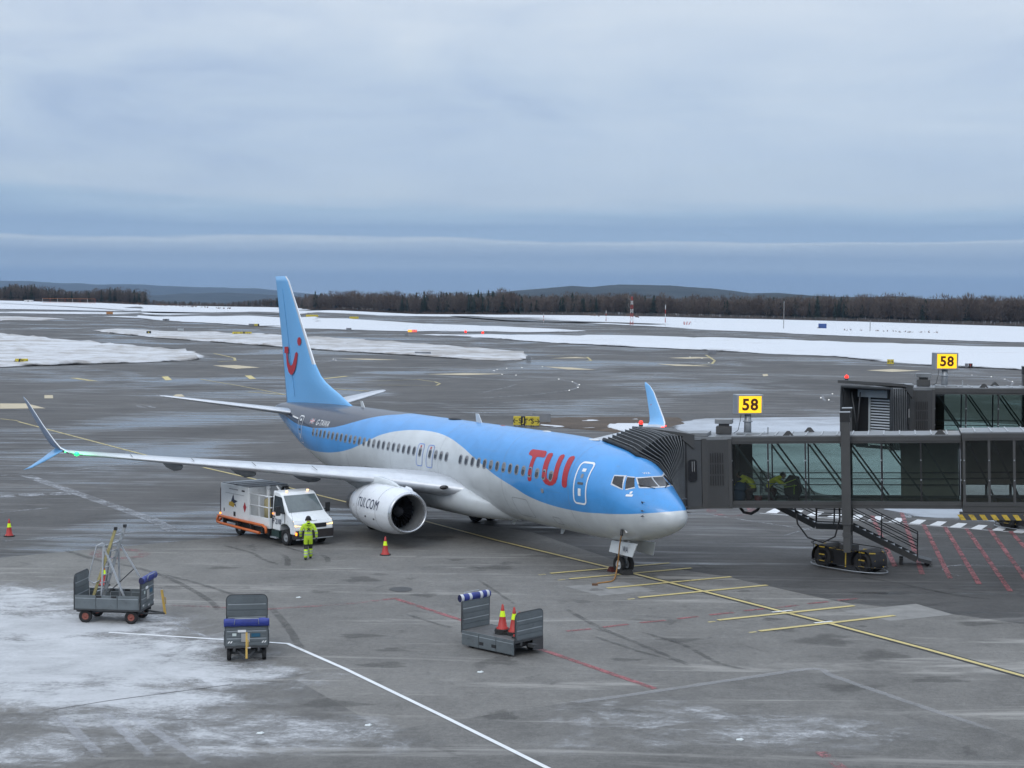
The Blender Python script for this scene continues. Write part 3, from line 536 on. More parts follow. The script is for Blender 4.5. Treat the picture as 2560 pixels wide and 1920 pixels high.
# ------------------------------------------------------------------ hills
HILL = ground_mat('wooded hill', (.016, .020, .020), (.040, .046, .042), .9, .95, .05)
def hill_mat(name, snowlo):
    m = bpy.data.materials.new(name); m.use_nodes = True; t = m.node_tree; p = t.nodes['Principled BSDF']; c = N(t, 'ShaderNodeTexCoord').outputs['Object']
    col = RAMP(t, NOISE(t, c, .006, 6, .65), [(.35, (.018, .022, .022)), (.65, (.045, .05, .046))])
    mpx = N(t, 'ShaderNodeMapping'); mpx.inputs['Scale'].default_value = (.0011, .0006, .006); L(t, c, mpx.inputs[0])
    L(t, MIX(t, SMOOTH(t, NOISE(t, mpx.outputs[0], 1, 4, .6), snowlo, snowlo + .03), col, (.75, .77, .8)), p.inputs['Base Color']); p.inputs['Roughness'].default_value = .95; p.inputs['Specular IOR Level'].default_value = .1
    return m
HM1, HM2 = hill_mat('wooded hill with fields', .645), hill_mat('wooded hill', .70)
def hill(prof, Y, depth, mt, label, rough):
    us = [prof[0][0] + (prof[-1][0] - prof[0][0]) * i / 160 for i in range(161)]; mb = MB(); rows = []
    for k_, (dy, hf) in enumerate(((-1.0, -.05), (-.7, .35), (-.4, .68), (-.18, .88), (0, 1.0), (.3, .8), (1.0, -.05))):
        row = []
        for u in us:
            d = ray(u, lerp_tab(prof, u)); z = CAMH + d.z / d.y * Y; X = d.x / d.y * Y
            n_ = mnoise.noise(V((u * .021, k_ * .7, 3))) + .6 * mnoise.noise(V((u * .07, k_, 5))) + .35 * mnoise.noise(V((u * .23, k_, 8)))
            row.append((X * (1 + dy * depth / Y), Y + dy * depth, max(-6, z * hf + rough * n_ * (1 if k_ != 4 else .35))))
        rows.append(row)
    mb.loft(rows, 0, True, False, False, False)
    o = mb.build('hill', mt); tag(o, label, None, None, 'structure'); return o
hill([(-900, 706), (-300, 699), (0, 701.7), (72, 703), (145, 707.5), (202, 708), (246, 712), (318, 710), (463, 717), (640, 721), (760, 733), (900, 745), (1100, 760)], 15000, 2500, HM1, 'long blue wooded ridge on the left horizon', 10)
hill([(-400, 742), (200, 744), (367, 739), (463, 733.5), (579, 731.5), (640, 735), (760, 742), (900, 752)], 9000, 1200, HM1, 'lower blue ridge with snowy fields in front of it', 6)
hill([(1000, 752), (1150, 740), (1246, 730.6), (1300, 726), (1430, 714.7), (1479, 717.6), (1546, 711), (1661, 713), (1792, 722), (1878, 733), (1940, 731.5), (2020, 738), (2150, 752)], 6500, 1300, HM2, 'broad dark wooded hill right of centre', 5)
hill([(1850, 745), (1920, 735), (1978, 736), (2060, 741), (2180, 743), (2238, 740), (2325, 747), (2441, 749), (2560, 755), (2800, 756), (3200, 750)], 4200, 800, HM1, 'low wooded rise with snowy roofs on the right horizon', 2.5)

# ------------------------------------------------------------------ the wood
BARK = pm('bark', (.075, .062, .054), .95, var=.3, scale=.6); SPRUCE = pm('spruce needles', (.021, .031, .024), .95, var=.35, scale=.35, spec=.15); TWIG = pm('bare twigs', (.098, .074, .062), .95, var=.3, scale=.12, spec=.1)
TWIG2 = pm('pale birch twigs', (.125, .10, .085), .95, var=.3, scale=.12, spec=.1)
def spruce(seed):
    rnd = random.Random(seed); t = MB(); c = MB(); t.tube((0, 0, 0), (0, 0, .97), .016, .002, 5)
    tiers = rnd.randint(13, 16)
    for i in range(tiers):
        f = i / tiers; z = .07 + .9 * f; r = (.23 * (1 - f) ** .8 + .016) * rnd.uniform(.75, 1.15)
        nb = 8 if f < .6 else 6
        for j in range(nb):
            a = 2 * pi * (j + rnd.random() * .6) / nb + i; q = r * rnd.uniform(.65, 1.15); dz = -.035 - .05 * rnd.random(); wd = q * .42
            tip = V((q * cos(a), q * sin(a), z + dz)); s_ = V((-sin(a), cos(a), 0)) * wd
            c.add([(0, 0, z + .03), tip * .55 + V((0, 0, z * .45)) + s_ + V((0, 0, -.008)), tip, tip * .55 + V((0, 0, z * .45)) - s_ + V((0, 0, -.008))], [(0, 1, 2), (0, 2, 3)])
    return t, c
def bare(seed, spread=.2):
    rnd = random.Random(seed); t = MB(); c = MB(); t.tube((0, 0, 0), (rnd.uniform(-.02, .02), 0, .8), .012, .004, 5)
    for i in range(12):
        a = rnd.random() * 2 * pi; z = rnd.uniform(.25, .78); l = rnd.uniform(.12, .3) * (1.1 - z * .6); tip = V((cos(a) * l * .6, sin(a) * l * .6, z + l * .85))
        t.tube((0, 0, z), tip, .006, .0015, 3, caps=False)
        for k_ in range(9):
            b0 = V((0, 0, z)).lerp(tip, rnd.uniform(.2, 1)); d = V((rnd.uniform(-1, 1), rnd.uniform(-1, 1), rnd.uniform(.2, 1.5))).normalized() * rnd.uniform(.05, .13); s_ = V((rnd.uniform(-1, 1), rnd.uniform(-1, 1), 0)).normalized() * .008
            c.add([b0 - s_, b0 + s_, b0 + d], [(0, 1, 2)])
    for k_ in range(170):
        z = rnd.uniform(.22, .97); rr = spread * sqrt(rnd.random()) * (1.15 - abs(z - .6) * 1.5); a = rnd.random() * 2 * pi
        b0 = V((rr * cos(a), rr * sin(a), z)); d = V((b0.x * 1.2 + rnd.uniform(-.2, .2), b0.y * 1.2 + rnd.uniform(-.2, .2), rnd.uniform(.25, .6))).normalized() * rnd.uniform(.06, .15); s_ = V((rnd.uniform(-1, 1), rnd.uniform(-1, 1), 0)).normalized() * .0085
        c.add([b0 - s_, b0 + s_, b0 + d], [(0, 1, 2)])
    return t, c
SPR = [spruce(i) for i in range(5)]; BAR = [bare(20 + i, (.17, .2, .24)[i % 3]) for i in range(6)]
SPRM = [(t.mesh('spruce_trunk', BARK), c.mesh('spruce_crown', SPRUCE)) for t, c in SPR]; BARM = [(t.mesh('bare_trunk', BARK), c.mesh('bare_crown', TWIG if i % 2 else TWIG2)) for i, (t, c) in enumerate(BAR)]
TOPV = [(-200, 715), (0, 716), (80, 711), (180, 726), (300, 719), (363, 727), (366, 742), (372, 750), (560, 756), (640, 748), (750, 738), (770, 733), (900, 729), (980, 734), (1100, 731), (1200, 728), (1260, 733), (1320, 745), (1400, 739), (1480, 739), (1600, 741), (1700, 748), (1900, 746), (2000, 747), (2100, 747), (2200, 742), (2300, 751), (2450, 748), (2560, 752), (2760, 755)]
SHARE = [(-200, .4), (180, .3), (363, .45), (366, .2), (700, .25), (770, .28), (800, .08), (1000, .12), (1050, .5), (1240, .4), (1300, .12), (1380, .3), (1400, .55), (1490, .5), (1510, .06), (1900, .05), (1960, .28), (2120, .3), (2230, .15), (2300, .06), (2760, .05)]
rnd = random.Random(7)
def tree_at(u, back):
    q = (u - 1280) / FPX; Y = lerp_tab(EDGE_Y, q) + back; X = q * Y; z = terrain(X, lerp_tab(EDGE_Y, q)); d = ray(u, lerp_tab(TOPV, u)); top_ = CAMH + d.z / d.y * Y
    return X, Y, z, max(3, (top_ - z) * (1.10 if u < 1250 else 1.2))
# leaf litter under the trees
_in = []; _out = []
for i in range(73):
    q = -.36 + .01 * i; Ye = lerp_tab(EDGE_Y, q); _in.append((q * (Ye - 7), Ye - 7, terrain(q * (Ye - 7), Ye - 7) + .75)); _out.append((q * (Ye + 120), Ye + 120, terrain(q * (Ye + 120), Ye + 120) + .75))
mb = MB(); mb.loft([_in, _out], 0, True, False, False, False); tag(mb.build('forest_floor', pm('leaf litter', (.05, .042, .038), .95, var=.3, scale=.1)), 'dark leaf-strewn floor of the far wood', None, None, 'structure')
# a file of trees along the edge that can be told apart: each its own tree
nspr = nbar = 0
u = -10.0
while u < 2580:
    step = 15 if not 366 < u < 640 else 26
    X, Y, z, hh = tree_at(u + rnd.uniform(-5, 5), rnd.uniform(0, 8)); sp = rnd.random() < lerp_tab(SHARE, u); h_ = hh * (rnd.uniform(.72, 1.03) if sp else rnd.uniform(.66, .97)) * (1 + .2 * mnoise.noise(V((u * .013, 0, 0))))
    tm, cm = rnd.choice(SPRM) if sp else rnd.choice(BARM); wdt = h_ * (rnd.uniform(.8, 1.15) if sp else rnd.uniform(1.0, 1.5))
    e_ = empty('spruce_tree' if sp else 'bare_tree', (X, Y, z - .2), rnd.random() * 6.28); e_.scale = (wdt, wdt, h_)
    tag(e_, 'dark green spruce standing at the edge of the far wood' if sp else 'leafless brown tree standing at the edge of the far wood', 'tree', 'spruces along the edge of the wood' if sp else 'bare trees along the edge of the wood')
    link('trunk', tm, e_); link('crown', cm, e_); u += step * rnd.uniform(.8, 1.2)
# the mass of the wood behind them
def forest():
    rnd = random.Random(3); verts = []; faces = []; mi = []
    u_ = -240.0
    while u_ < 2800:
        lowwood = 366 < u_ < 700
        for row in range(9):
            X, Y, z, hh = tree_at(u_ + rnd.uniform(-6, 6), 6 + row * 9 + rnd.uniform(-4, 4)); sp = rnd.random() < lerp_tab(SHARE, u_) * (1.0 if row > 1 else .6)
            h_ = hh * (rnd.uniform(.7, 1.05) if sp else rnd.uniform(.70, 1.0)) * (.9 + .30 * mnoise.noise(V((u_ * .013, row * .4, 0)))); wdt = h_ * rnd.uniform(.95, 1.5); t_, c_ = rnd.choice(SPR) if sp else rnd.choice(BAR)
            a = rnd.random() * 6.28; ca, sa = cos(a) * wdt, sin(a) * wdt
            for part, k_ in ((t_, 0), (c_, 1 if sp else (2 if rnd.random() < .6 else 3))):
                b = len(verts); verts += [(X + x * ca - y * sa, Y + x * sa + y * ca, z - .2 + zz * h_) for x, y, zz in part.v]
                faces += [tuple(b + i for i in f) for f in part.f]; mi += [k_] * len(part.f)
        # undergrowth
        for _ in range(4):
            X, Y, z, hh = tree_at(u_ + rnd.uniform(-8, 8), rnd.uniform(-6, 6)); s_ = rnd.uniform(1.6, 4.5)
            for _k in range(16):
                x0, y0 = X + rnd.uniform(-2, 2), Y + rnd.uniform(-2, 2); b = len(verts); dx = rnd.uniform(-.8, .8)
                verts += [(x0 - .16, y0, z - .2), (x0 + .16, y0, z - .2), (x0 + dx, y0 + rnd.uniform(-.5, .5), z + s_ * rnd.uniform(.5, 1))]; faces.append((b, b + 1, b + 2)); mi.append(2)
        u_ += 9.5
    me = bpy.data.meshes.new('wood'); me.from_pydata(verts, [], faces)
    for x in (BARK, SPRUCE, TWIG, TWIG2): me.materials.append(x)
    me.polygons.foreach_set('material_index', mi); me.update()
    return link('wood', me)
tag(forest(), 'dense far wood of bare trees and spruces behind the airfield', 'forest', None, 'stuff')
# a few tall crowns that stand out above the rest
for u, tv, kind, lab in ((1194, 718, 0, 'tall pine standing above the wood left of centre'), (1230, 722, 0, 'broad dark spruce beside the tall pine'), (1276, 724, 0, 'dark spruce at the left foot of the broad hill'), (2212, 733, 1, 'tall bare tree above the wood behind the second bridge'), (2360, 737, 1, 'round-headed bare tree above the wood near the yellow sign'), (2478, 737, 1, 'first of the tall bare trees at the right edge'), (2500, 739, 1, 'second of the tall bare trees at the right edge'), (1583, 729, 1, 'tall bare tree behind the red and white mast'), (1610, 733, 0, 'slim spruce right of the red and white mast'), (787, 723, 0, 'spruce nearest to the aircraft tail fin'), (40, 709, 0, 'spruce at the left end of the left wood'), (86, 706, 0, 'dense dark spruce in the left wood'), (358, 724, 0, 'last spruce at the right end of the left wood'), (2100, 737, 0, 'spruce above the wood over the near bridge'), (1985, 738, 0, 'spruce above the wood right of the blue container')):
    q = (u - 1280) / FPX; Y = lerp_tab(EDGE_Y, q) + 14; X = q * Y; z = terrain(X, Y); d = ray(u, tv); h_ = CAMH + d.z / d.y * Y - z
    e_ = empty('spruce_tree' if kind == 0 else 'bare_tree', (X, Y, z - .2), u); wd = h_ * (1.0 if kind == 0 else 1.15); e_.scale = (wd, wd, h_); tag(e_, lab, 'tree')
    tm, cm = (SPRM if kind == 0 else BARM)[u % 5]; link('trunk', tm, e_); link('crown', cm, e_)

# ------------------------------------------------------------------ the airliner: x aft from the nose, y to its right, z up
def pchip(pts):
    xs=[p[0] for p in pts]; ys=[p[1] for p in pts]; n=len(xs)
    h=[xs[i+1]-xs[i] for i in range(n-1)]; d=[(ys[i+1]-ys[i])/h[i] for i in range(n-1)]
    m=[0.0]*n; m[0]=d[0]; m[-1]=d[-1]
    for i in range(1,n-1):
        if d[i-1]*d[i]<=0: m[i]=0
        else:
            w1=2*h[i]+h[i-1]; w2=h[i]+2*h[i-1]; m[i]=(w1+w2)/(w1/d[i-1]+w2/d[i])
    def f(x):
        if x<=xs[0]: return ys[0]
        if x>=xs[-1]: return ys[-1]
        lo,hi=0,n-1
        while hi-lo>1:
            k=(lo+hi)//2
            if xs[k]<=x: lo=k
            else: hi=k
        t=(x-xs[lo])/h[lo]; t2=t*t; t3=t2*t
        return (2*t3-3*t2+1)*ys[lo]+(t3-2*t2+t)*h[lo]*m[lo]+(-2*t3+3*t2)*ys[hi]+(t3-t2)*h[lo]*m[hi]
    return f
ZT=pchip([(.33,2.62),(.37,2.80),(.50,2.98),(.78,3.20),(1.2,3.45),(1.75,3.70),(2.1,3.90),(2.45,4.18),(2.85,4.46),(3.25,4.69),(3.8,4.90),(4.6,5.03),(5.6,5.16),(7,5.26),(9,5.30),(30,5.29),(33,5.20),(36,5.06),(37.6,4.92),(38,4.82)])
ZB=pchip([(.33,2.60),(.37,2.44),(.50,2.28),(.78,2.09),(1.2,1.90),(1.9,1.65),(2.8,1.45),(4.0,1.31),(5.5,1.26),(24.5,1.26),(26.5,1.30),(28,1.42),(30,1.78),(32,2.26),(34,2.82),(36,3.52),(38,4.30)])
HW=pchip([(.33,.02),(.37,.18),(.50,.38),(.78,.63),(1.2,.90),(1.75,1.17),(2.45,1.44),(3.2,1.64),(4.2,1.78),(5.5,1.86),(7,1.88),(26,1.88),(28,1.83),(30,1.70),(33,1.27),(36,.66),(37.5,.36),(38,.26)])
ZC=pchip([(.33,2.61),(.7,2.58),(1.6,2.72),(3,3.10),(4.5,3.33),(6,3.40),(25,3.40),(28,3.48),(31,3.76),(35,4.30),(38,4.58)])
def sect(x): return ZT(x),ZB(x),HW(x),ZC(x)
def ysurf(x,z):
    t,b,w,c=sect(x)
    a=(t-c) if z>=c else (c-b)
    q=(z-c)/a if a>1e-6 else 2
    if abs(q)>=1: return 0.0
    return w*math.sqrt(1-q*q)
plane = empty('airliner', NOSE, TH + pi, 'blue and white twin-engine airliner with red lettering docked at the passenger bridge', 'airplane')
BLUE = (.058, .290, .655); PWHITE = (.57, .60, .615); DGREY = (.020, .028, .052)
def curve_node(t, x, pts, sx, sz):
    n = N(t, 'ShaderNodeFloatCurve'); cu = n.mapping.curves[0]
    while len(cu.points) < len(pts): cu.points.new(.5, .5)
    for p_, (a, b) in zip(cu.points, pts): p_.location = (a / sx, b / sz); p_.handle_type = 'AUTO_CLAMPED'
    n.mapping.use_clip = False; n.mapping.update(); L(t, x, n.inputs[1]); return MATH(t, 'MULTIPLY', n.outputs[0], sz)
def livery():
    m = bpy.data.materials.new('airliner livery'); m.use_nodes = True; t = m.node_tree; p = t.nodes['Principled BSDF']
    c = N(t, 'ShaderNodeTexCoord').outputs['Object']; s_ = N(t, 'ShaderNodeSeparateXYZ'); L(t, c, s_.inputs[0]); x = MATH(t, 'DIVIDE', s_.outputs[0], 40.0); z = s_.outputs[2]
    bw = curve_node(t, x, [(0, 2.96), (.33, 2.95), (.62, 2.90), (1.33, 2.79), (2.29, 2.67), (3.5, 2.57), (4.97, 2.49), (6.59, 2.52), (8.23, 2.70), (9.48, 3.02), (10.85, 3.36), (11.8, 3.66), (12.8, 3.96), (14.46, 4.41), (16.25, 4.70), (17.8, 4.77), (19.21, 4.72), (20.51, 4.58), (21.79, 4.34), (22.81, 4.02), (23.76, 3.69), (25.2, 3.29), (27.09, 2.99), (28.85, 2.86), (30.75, 2.81), (32.5, 2.84), (35, 3.2), (40, 3.6)], 40, 8)
    gb = curve_node(t, x, [(0, 7.5), (19, 7.0), (21.2, 5.6), (22.07, 5.28), (23.06, 5.17), (24.09, 5.0), (25.5, 4.67), (26.56, 4.42), (27.43, 4.27), (28.69, 4.15), (30.15, 4.07), (31.59, 4.07), (32.77, 4.1), (33.92, 4.2), (36, 4.4), (40, 4.5)], 40, 8)
    col = MIX(t, MATH(t, 'GREATER_THAN', z, bw), PWHITE, BLUE); col = MIX(t, MATH(t, 'GREATER_THAN', z, gb), col, DGREY)
    grime = NOISE(t, c, .9, 6, .62, .4); col = MIX(t, .5, col, RAMP(t, grime, [(.3, (.72, .72, .72)), (.62, (1.06, 1.06, 1.06))]), 'MULTIPLY')
    mpx = N(t, 'ShaderNodeMapping'); mpx.inputs['Scale'].default_value = (.25, 6, 6); L(t, c, mpx.inputs[0])
    col = MIX(t, MATH(t, 'MULTIPLY', SMOOTH(t, NOISE(t, mpx.outputs[0], 1, 4, .6), .62, .80), .30), col, (.18, .17, .16))
    L(t, col, p.inputs['Base Color']); p.inputs['Roughness'].default_value = .30; p.inputs['Coat Weight'].default_value = .35; p.inputs['Coat Roughness'].default_value = .06
    b = N(t, 'ShaderNodeBump'); b.inputs['Strength'].default_value = .05; b.inputs['Distance'].default_value = .05
    # skin panel seams: frames and stringers, faint
    fx = MATH(t, 'GREATER_THAN', MATH(t, 'FRACT', MATH(t, 'DIVIDE', s_.outputs[0], 2.54)), .006); L(t, MATH(t, 'ADD', MATH(t, 'MULTIPLY', NOISE(t, c, 1.4, 3), .8), fx), b.inputs['Height']); L(t, b.outputs[0], p.inputs['Normal'])
    return m
LIV = livery()
PBLUE = pm('airliner blue', (.15, .41, .73), .32, var=.05, scale=.5, coat=.3); PWHT = pm('airliner white', PWHITE, .34, var=.08, scale=.8, coat=.3, dirt=((.3, .29, .27), .55, .35)); WGREY = pm('wing grey', (.46, .48, .51), .38, var=.1, scale=.6, dirt=((.22, .22, .22), .55, .4))
BARE = pm('bare aluminium', (.62, .63, .65), .34, .85, var=.08, scale=1.5); PRED = pm('lettering red', (.40, .022, .032), .45, var=.05); PNAVY = pm('lettering navy', (.02, .03, .07), .45, var=.05); WLET = pm('lettering white', (.8, .8, .8), .45, var=.05)
RUB = pm('tyre rubber', (.018, .018, .019), .85, var=.25, scale=6); STEEL = pm('gear steel', (.42, .43, .44), .45, .3, var=.15, scale=5, dirt=((.1, .08, .06), .55, .5)); DARK = pm('dark recess', (.012, .012, .014), .7); WGL = bpy.data.materials.new('cabin window'); WGL.use_nodes = True
p_ = WGL.node_tree.nodes['Principled BSDF']; p_.inputs['Roughness'].default_value = .08
_oi = N(WGL.node_tree, 'ShaderNodeObjectInfo'); _sp = N(WGL.node_tree, 'ShaderNodeSeparateXYZ'); L(WGL.node_tree, N(WGL.node_tree, 'ShaderNodeTexCoord').outputs['Object'], _sp.inputs[0])
_bl = MATH(WGL.node_tree, 'GREATER_THAN', _sp.outputs[1], MATH(WGL.node_tree, 'SUBTRACT', .34, MATH(WGL.node_tree, 'MULTIPLY', _oi.outputs['Random'], .42)))
L(WGL.node_tree, MIX(WGL.node_tree, _bl, (.05, .054, .062), (.20, .20, .20)), p_.inputs['Base Color'])
WFR = pm('window surround', (.24, .25, .27), .5, var=.05); CGL = pm('cockpit glass', (.022, .020, .021), .07, var=.6, scale=1.6, coat=.15)
SMK = pm('grey metal dark', (.10, .105, .11), .5, .2)

# fuselage
XS = [.33, .345, .37, .42, .5, .62, .78, .98, 1.2, 1.45, 1.75, 2.1, 2.45, 2.65, 2.85, 3.05, 3.25, 3.5, 3.8, 4.2, 4.6, 5.1, 5.6, 6.3, 7, 8, 9] + [10 + i for i in range(17)] + [26.5 + .5 * i for i in range(23)] + [37.8, 38.0]
XS = sorted(set(x for x in XS if x <= 38.0)); mb = MB(); rings = []; NR = 72
for x in XS:
    t_, b_, w_, c_ = sect(x); rings.append([(x, w_ * cos(2 * pi * i / NR), c_ + ((t_ - c_) if sin(2 * pi * i / NR) >= 0 else (c_ - b_)) * sin(2 * pi * i / NR)) for i in range(NR)])
mb.loft(rings); fus = mb.build('fuselage', LIV, plane)
mb = MB(); mb.tube((37.98, 0, 4.56), (38.25, 0, 4.6), .22, .17, 16); mb.tube((38.2, 0, 4.6), (38.27, 0, 4.605), .12, .12, 12, 1); mb.build('tail_cone_exhaust', [BARE, DARK], fus)
def onskin(x, z, side=1, off=.006):
    y = ysurf(x, z); e = .02
    ny = V((-(ysurf(x + e, z) - ysurf(x - e, z)) / (2 * e), 1, -(ysurf(x, z + e) - ysurf(x, z - e)) / (2 * e))) if y > .05 else V((0, 0, 1)); ny.normalize()
    q = V((x, y, z)) + ny * off; return V((q.x, q.y * side, q.z)), V((ny.x, ny.y * side, ny.z))
def wrap(name, bm, mat_, parent, fn, side=1, off=.008, step=.12):
    """lay a flat bmesh (x along, y up) on the skin: fn maps (x, y) to (x aft, z)"""
    for v in bm.verts: a, b = fn(v.co.x, v.co.y); v.co = V((a, 0, b))
    zs = [v.co.z for v in bm.verts]; xs = [v.co.x for v in bm.verts]
    z = min(zs) + step
    while z < max(zs): bmesh.ops.bisect_plane(bm, geom=bm.verts[:] + bm.edges[:] + bm.faces[:], plane_co=(0, 0, z), plane_no=(0, 0, 1)); z += step
    x = min(xs) + step * 2
    while x < max(xs): bmesh.ops.bisect_plane(bm, geom=bm.verts[:] + bm.edges[:] + bm.faces[:], plane_co=(x, 0, 0), plane_no=(1, 0, 0)); x += step * 2
    for v in bm.verts: v.co = onskin(v.co.x, v.co.z, side, off)[0]
    me = bpy.data.meshes.new(name); bm.to_mesh(me); bm.free(); me.materials.append(mat_); return link(name, me, parent)
def poly_bm(pts, holes=()):
    bm = bmesh.new(); f = bm.faces.new([bm.verts.new((a, b, 0)) for a, b in pts]); bm.normal_update(); bmesh.ops.triangulate(bm, faces=[f], ngon_method='EAR_CLIP'); return bm
def rrect(x0, x1, z0, z1, r, n_=5, lean=0.0):
    out = []
    for cx, cz, a0 in ((x1 - r, z1 - r, 0), (x0 + r, z1 - r, 90), (x0 + r, z0 + r, 180), (x1 - r, z0 + r, 270)):
        for i in range(n_ + 1): a = R(a0 + 90 * i / n_); out.append((cx + r * cos(a) + lean * (cz + r * sin(a) - z0), cz + r * sin(a)))
    return out
def dense(pts, d=.08):
    out = []
    for a, b in zip(pts, pts[1:] + pts[:1]):
        n_ = max(1, int(sqrt((a[0] - b[0]) ** 2 + (a[1] - b[1]) ** 2) / d)); out += [(a[0] + (b[0] - a[0]) * i / n_, a[1] + (b[1] - a[1]) * i / n_) for i in range(n_)]
    return out
def skin_ring(name, pts, wd, mat_, parent, side=1, off=.012):
    pts = dense(pts); n_ = len(pts); cx = sum(a for a, b in pts) / n_; cz = sum(b for a, b in pts) / n_; mb = MB(); I = []; O = []
    for i, (a, b) in enumerate(pts):
        d = V((pts[(i + 1) % n_][0] - pts[i - 1][0], pts[(i + 1) % n_][1] - pts[i - 1][1])).normalized(); nr = V((d.y, -d.x))
        O.append(onskin(a + nr.x * wd / 2, b + nr.y * wd / 2, side, off)[0]); I.append(onskin(a - nr.x * wd / 2, b - nr.y * wd / 2, side, off)[0])
    mb.add(I + O, [(i, (i + 1) % n_, n_ + (i + 1) % n_, n_ + i) for i in range(n_)]); return mb.build(name, mat_, parent)
# cabin windows: one pane in its surround, set along both sides
mb = MB(); pts = rrect(-.115, .115, -.175, .175, .11, 5); pt2 = rrect(-.165, .165, -.23, .23, .155, 5); n_ = len(pts)
mb.add([(a, b, .004) for a, b in pts] + [(a, b, -.012) for a, b in pts], [tuple(range(n_))], 0); mb.v = mb.v[:n_]
mb.add([(a, b, .012) for a, b in pts] + [(a, b, -.004) for a, b in pt2], [(i, (i + 1) % n_, n_ + (i + 1) % n_, n_ + i) for i in range(n_)], 1); mb.add([(a, b, .012) for a, b in pts] + [(a, b, .004) for a, b in pts], [(i, (i + 1) % n_, n_ + (i + 1) % n_, n_ + i) for i in range(n_)], 1)
WME = mb.mesh('window', [WGL, WFR])
winx = [6.63 + .522 * i for i in range(15)] + [14.17 + .0, 15.2, 15.7, 16.2] + [18.27 + .5205 * i for i in range(23)]
winx = [x for x in winx if not 14.0 < x < 14.12]; winx = sorted(set(round(x, 2) for x in winx)); winx = [x for i, x in enumerate(winx) if i == 0 or x - winx[i - 1] > .3]
def add_window(x, side, parent, z=None):
    z = 3.76 + .0045 * (x - 6.6) if z is None else z
    q, nr = onskin(x, z, side, .002); up = (V((0, 0, 1)) - nr * nr.z).normalized(); xd = up.cross(nr)
    link('window', WME, parent, mw=M(((xd.x, up.x, nr.x, q.x), (xd.y, up.y, nr.y, q.y), (xd.z, up.z, nr.z, q.z), (0, 0, 0, 1))))
for x in winx:
    add_window(x, 1, fus)
    if x > 7: add_window(x, -1, fus)
# doors
def door(pts, ring, wd, side, label=None, handle=True):
    d = wrap('door', poly_bm(dense(pts, .15)), LIV, plane, lambda a, b: (a, b), side, .006); skin_ring('door_frame', pts, wd, ring, d, side, .013)
    cx = sum(a for a, b in pts) / len(pts); cz = sum(b for a, b in pts) / len(pts)
    if handle:
        wrap('handle', poly_bm(rrect(cx - .17, cx + .17, cz - .05, cz + .05, .03)), SMK, d, lambda a, b: (a, b), side, .018); wrap('door_window', poly_bm(rrect(cx - .08, cx + .08, cz + .2, cz + .38, .07)), WFR, d, lambda a, b: (a, b), side, .016)
        wrap('placard', poly_bm(rrect(cx - .1, cx + .12, cz + .46, cz + .58, .02)), WLET, d, lambda a, b: (a, b), side, .016); wrap('placard', poly_bm(rrect(cx - .07, cx + .1, cz - .5, cz - .2, .02)), WLET, d, lambda a, b: (a, b), side, .016)
    if label: d['label'] = label
    return d
door(rrect(4.22, 4.98, 2.85, 4.46, .16), WLET, .07, 1, 'forward service door outlined in white'); door(rrect(4.05, 4.95, 2.75, 4.58, .16), WLET, .07, -1); door(rrect(31.66, 32.34, 3.10, 4.56, .15), WLET, .05, 1, 'aft service door outlined in white'); door(rrect(31.6, 32.4, 3.0, 4.56, .15), WLET, .05, -1)
EXB = pm('exit outline blue', (.12, .22, .55), .45)
for side in (1, -1):
    for x0 in (16.45, 17.40):
        d = door(rrect(x0, x0 + .56, 3.17, 4.19, .13), EXB, .035, side, None, False); add_window(x0 + .28, side, d, 3.80)
        wrap('exit_sign', poly_bm(rrect(x0 + .23, x0 + .35, 4.02, 4.12, .02)), PRED, d, lambda a, b: (a, b), side, .016)
HATCH = pm('skin seam', (.20, .21, .22), .5)
for pts in (rrect(8.6, 9.8, 1.75, 2.55, .12), rrect(22.4, 23.6, 1.8, 2.6, .12), rrect(26.4, 26.9, 2.0, 2.35, .08), rrect(12.3, 12.7, 1.75, 2.1, .06), rrect(6.6, 7.1, 1.7, 2.0, .06), rrect(34.2, 34.6, 3.5, 3.9, .08)):
    skin_ring('hatch', pts, .018, HATCH, fus, 1, .006); skin_ring('hatch', pts, .018, HATCH, fus, -1, .006)
for x in (5.35, 10.4, 15.9, 20.6, 25.4, 29.2): mb = MB(); mb.loft([[(x + d, (HW(x) + .004) * cos(2 * pi * i / 64), ZC(x) + ((ZT(x) - ZC(x)) if sin(2 * pi * i / 64) > 0 else (ZC(x) - ZB(x))) * sin(2 * pi * i / 64) * 1.002) for i in range(64)] for d in (0, .012)], 0, True, False); mb.build('skin_joint', HATCH, fus)
# flight deck windows, each a pane in a white frame
CWF = pm('flight deck frame', (.55, .57, .60), .4)
CW = [[(3.06, 4.07), (2.75, 4.07), (2.51, 3.63), (2.98, 3.80)], [(2.645, 4.05), (2.45, 4.03), (2.20, 3.71), (2.41, 3.62)]]
for side in (1, -1):
    for pts, gx, gz in ((CW[0], .04, .045), (CW[1], .035, .04)):
        cx = sum(a for a, b in pts) / 4; cz = sum(b for a, b in pts) / 4
        d = wrap('cockpit_window', poly_bm(dense([(a + (gx if a > cx else -gx), b + (gz if b > cz else -gz)) for a, b in pts], .1)), CWF, plane, lambda a, b: (a, b), side, .008, .06); wrap('pane', poly_bm(dense(pts, .1)), CGL, d, lambda a, b: (a, b), side, .018, .06)
